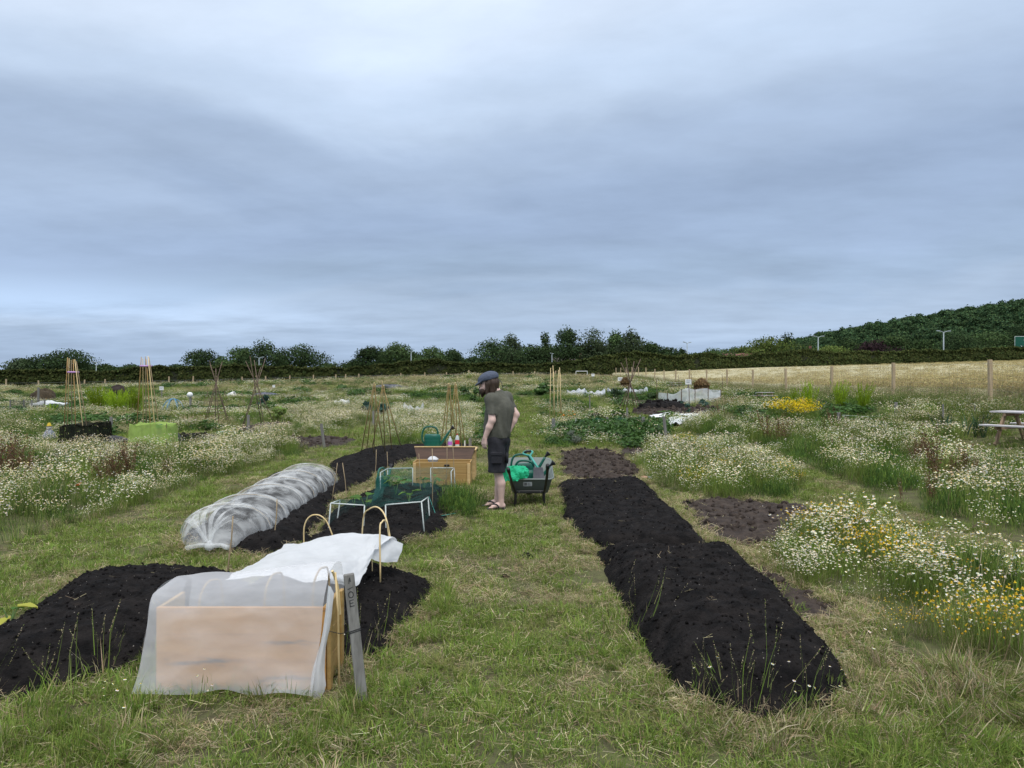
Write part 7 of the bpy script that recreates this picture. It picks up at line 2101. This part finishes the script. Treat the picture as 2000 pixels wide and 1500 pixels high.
# white mesh windbreak
W0, W1 = U(1304, 792), U(1408, 783)
t = thing('mesh_windbreak', 'white mesh windbreak with wavy top around a vegetable bed', 'windbreak', tuple(W0))
n_ = 9; tp, bt = [], []
for k in range(n_):
    u_ = k / (n_ - 1); p = W0.lerp(W1, u_); p = G(p.x, p.y)
    zt = EYE + (HOR - (768 - 10 * math.sin(u_ * 3.0) ** 2 + 3 * math.sin(u_ * 15) - 8 * (u_ > .93))) * p.y / FX
    bt.append(p); tp.append(Vector((p.x, p.y, zt)))
M_mesh = net_mat('white_mesh', (.80, .82, .84), .62, .12, 3)
obj('mesh', rel(cloth(MB(), [[tuple(p) for p in tp], [tuple(p) for p in bt]], 10, 60, .06, 6, 481), t), M_mesh, t, smooth=True)
back = [p + Vector((0, 2.2, 0)) for p in (bt[0], bt[-1])]
for e, b_ in ((0, back[0]), (-1, back[1])):
    obj('mesh_end', rel(cloth(MB(), [[tuple(tp[e]), tuple(Vector((b_.x, b_.y, tp[e].z)))], [tuple(bt[e]), tuple(b_)]], 8, 12, .04, 4, 485), t), M_mesh, t, smooth=True)
for k in range(0, n_, 2): obj('post', rel(MB().tube([bt[k], tp[k] + Vector((0, 0, .05))], .022, 6), t), M_stick, t)
# straw huts
M_strawh = mat('brown_thatch', (.06, .035, .018), (.16, .10, .05), 14, .95, .8)
def hut(label, px, py, wpx, hpx):
    p = U(px, py); d = p.y; w = wpx * d / FX; h = hpx * d / FX
    t = thing('straw_hut', label, 'straw hut', tuple(p), 0, 'brown straw huts')
    obj('side', MB().lathe([(w * .46, 0), (w * .5, h * .25), (w * .48, h * .55)], (0, 0, 0), 18, 1, .9), M_strawh, t, smooth=True)
    obj('roof', MB().lathe([(w * .53, h * .50), (w * .40, h * .70), (w * .2, h * .92), (0, h)], (0, 0, 0), 18, 1, .9), M_strawh, t, smooth=True)
    pb = PB(); m = 500
    a = rng.uniform(0, 6.283, m); f = np.sqrt(rng.uniform(.02, 1, m)); B = np.c_[np.cos(a) * f * w * .5, np.sin(a) * f * w * .45, h * (1.0 - .48 * f ** 1.2)]
    blades(pb, m, 0, .1 * h, .28 * h, .03, 1.2, [(.20, .13, .06), (.12, .075, .035), (.28, .20, .10)], base=B, az=a, flat=.6)
    a = rng.uniform(0, 6.283, m); B = np.c_[np.cos(a) * w * .49, np.sin(a) * w * .44, rng.uniform(0, h * .5, m)]
    blades(pb, m, 0, .1 * h, .25 * h, .03, .3, [(.15, .10, .05), (.09, .06, .03), (.22, .15, .08)], base=B, az=a)
    me = pb.mesh('thatch'); me.materials.append(M_plant); obj('thatch', me, None, t)
hut('larger brown straw hut behind the white mesh windbreak', 1370, 770, 30, 32)
hut('smaller brown straw hut left of the stick wigwam tips', 1221, 762, 17, 26)
# picnic tables
def picnic(label, p, rz, s=1.0):
    t = thing('picnic_table', label, 'picnic table', tuple(p), rz, 'wooden picnic tables')
    M_top = mat('bleached_plank', (.42, .40, .40), (.52, .50, .50), 9, .8, .3, stretch=(.3, 4, 4)); M_leg = mat('brown_table_leg', (.24, .16, .10), (.33, .23, .15), 9, .8, .3)
    for k in range(5): obj('top_plank', MB().box((0, -.30 + k * .15, .74), (1.75, .14, .035), bev=.004), M_top, t)
    for s_ in (-1, 1):
        for k in range(2): obj('seat_plank', MB().box((0, s_ * (.62 + k * .15), .44), (1.75, .14, .035), bev=.004), M_top, t)
        for sx in (-.60, .60):
            L_ = math.hypot(.45, .72); obj('leg', MB().box((sx, s_ * .45, .36), (.045, .095, L_ + .02), (s_ * math.atan2(.45, .72), 0, 0)), M_leg, t)
    for sx in (-.60, .60):
        obj('seat_bearer', MB().box((sx + .046, 0, .385), (.045, 1.5, .075)), M_leg, t); obj('top_bearer', MB().box((sx + .046, 0, .685), (.045, .72, .07)), M_leg, t)
    return t
q = at(1968, 876, 15.0)
pt = G(11.96, 16.13); picnic('wooden picnic table cut off by the right edge', pt, R(-60))
pt = U(1494, 781); picnic('distant picnic table in front of the asparagus ferns', pt, R(20)).scale = (.5, .5, .5)
pt = U(1320, 758); picnic('distant picnic table behind the white mesh windbreak', pt, R(15)).scale = (.6, .6, .6)
# string fence on the right plot
t = thing('string_fence', 'low string and stake fence in the weedy right plot', 'string fence', tuple(U(1690, 840)))
for row in ([(1645, 811), (1700, 814), (1750, 812), (1790, 812)], [(1645, 826), (1720, 830), (1777, 828)], [(1720, 844), (1777, 842)]):
    obj('string', rel(MB().tube([at(px, py, 21.5) for px, py in row], .010, 5), t), mat('pale_string', (.45, .50, .42), None, 9, .8), t)
for px, a, b_ in ((1700, 808, 846), (1777, 826, 850), (1790, 808, 840)): obj('stick', rel(MB().tube([at(px, a, 21.5), at(px, b_ + 8, 21.5)], .012, 5), t), M_stick, t)
# black garden arch behind the person
pA = U(938, 782); d = pA.y
t = thing('garden_arch', 'thin black garden arch behind the person', 'arch', tuple(pA))
for dy in (0, .5):
    x0_, x1_ = (936 - 1000) * d / FX, (981 - 1000) * d / FX; zt = EYE + (HOR - 735) * d / FX; w = x1_ - x0_
    pth = [Vector((x0_, d + dy, gz(x0_, d)))] + [Vector(((x0_ + x1_) / 2 - w / 2 * math.cos(a), d + dy, zt - w * .45 + w * .45 * math.sin(a))) for a in np.linspace(0, math.pi, 14)] + [Vector((x1_, d + dy, gz(x1_, d)))]
    obj('hoop', rel(MB().tube(pth, .018, 6), t), M_blackm, t, smooth=True)
for k in range(4):
    z_ = gz(x1_, d) + .3 + k * .35
    for xx in (x0_, x1_): obj('rung', rel(MB().tube([(xx, d, z_), (xx, d + .5, z_)], .010, 5), t), M_blackm, t)
# litter and lumps
def lump(name, label, cat, px, py, r, m, seed):
    p = U(px, py); heap(name, label, cat, px, py, r * 2, r * .9, r * 1.7, m, seed, .4)
lump('paper_scrap', 'crumpled white paper scrap on the bare earth patch', 'litter', 1490, 992, .05, M_white, 21)
lump('paper_scrap', 'crumpled white scrap on the brown dug bed', 'litter', 1112, 886, .06, M_white, 23)
lump('brick', 'broken pinkish brick at the corner of the second black bed', 'brick', 1258, 935, .07, mat('pink_brick', (.42, .22, .16), (.5, .3, .22), 9, .9), 25)
lump('stone', 'pale grey stone beside the broken brick', 'stone', 1268, 934, .05, mat('grey_stone', (.35, .36, .38), (.45, .46, .48), 9, .9), 27)
lump('soil_clod', 'dark clod of soil lying on the grass path', 'clod', 1026, 1090, .07, M_soil, 29)
lump('soil_clod', 'dark round clod beside the second black bed', 'clod', 1343, 988, .08, M_soil, 31)
lump('soil_clod', 'small dark clod on the path below the larger one', 'clod', 985, 1128, .05, M_soil, 33)
lump('stone', 'pale stone beside the corner of the storage box', 'stone', 898, 957, .07, mat('buff_stone', (.40, .34, .25), (.5, .44, .34), 9, .9), 35)
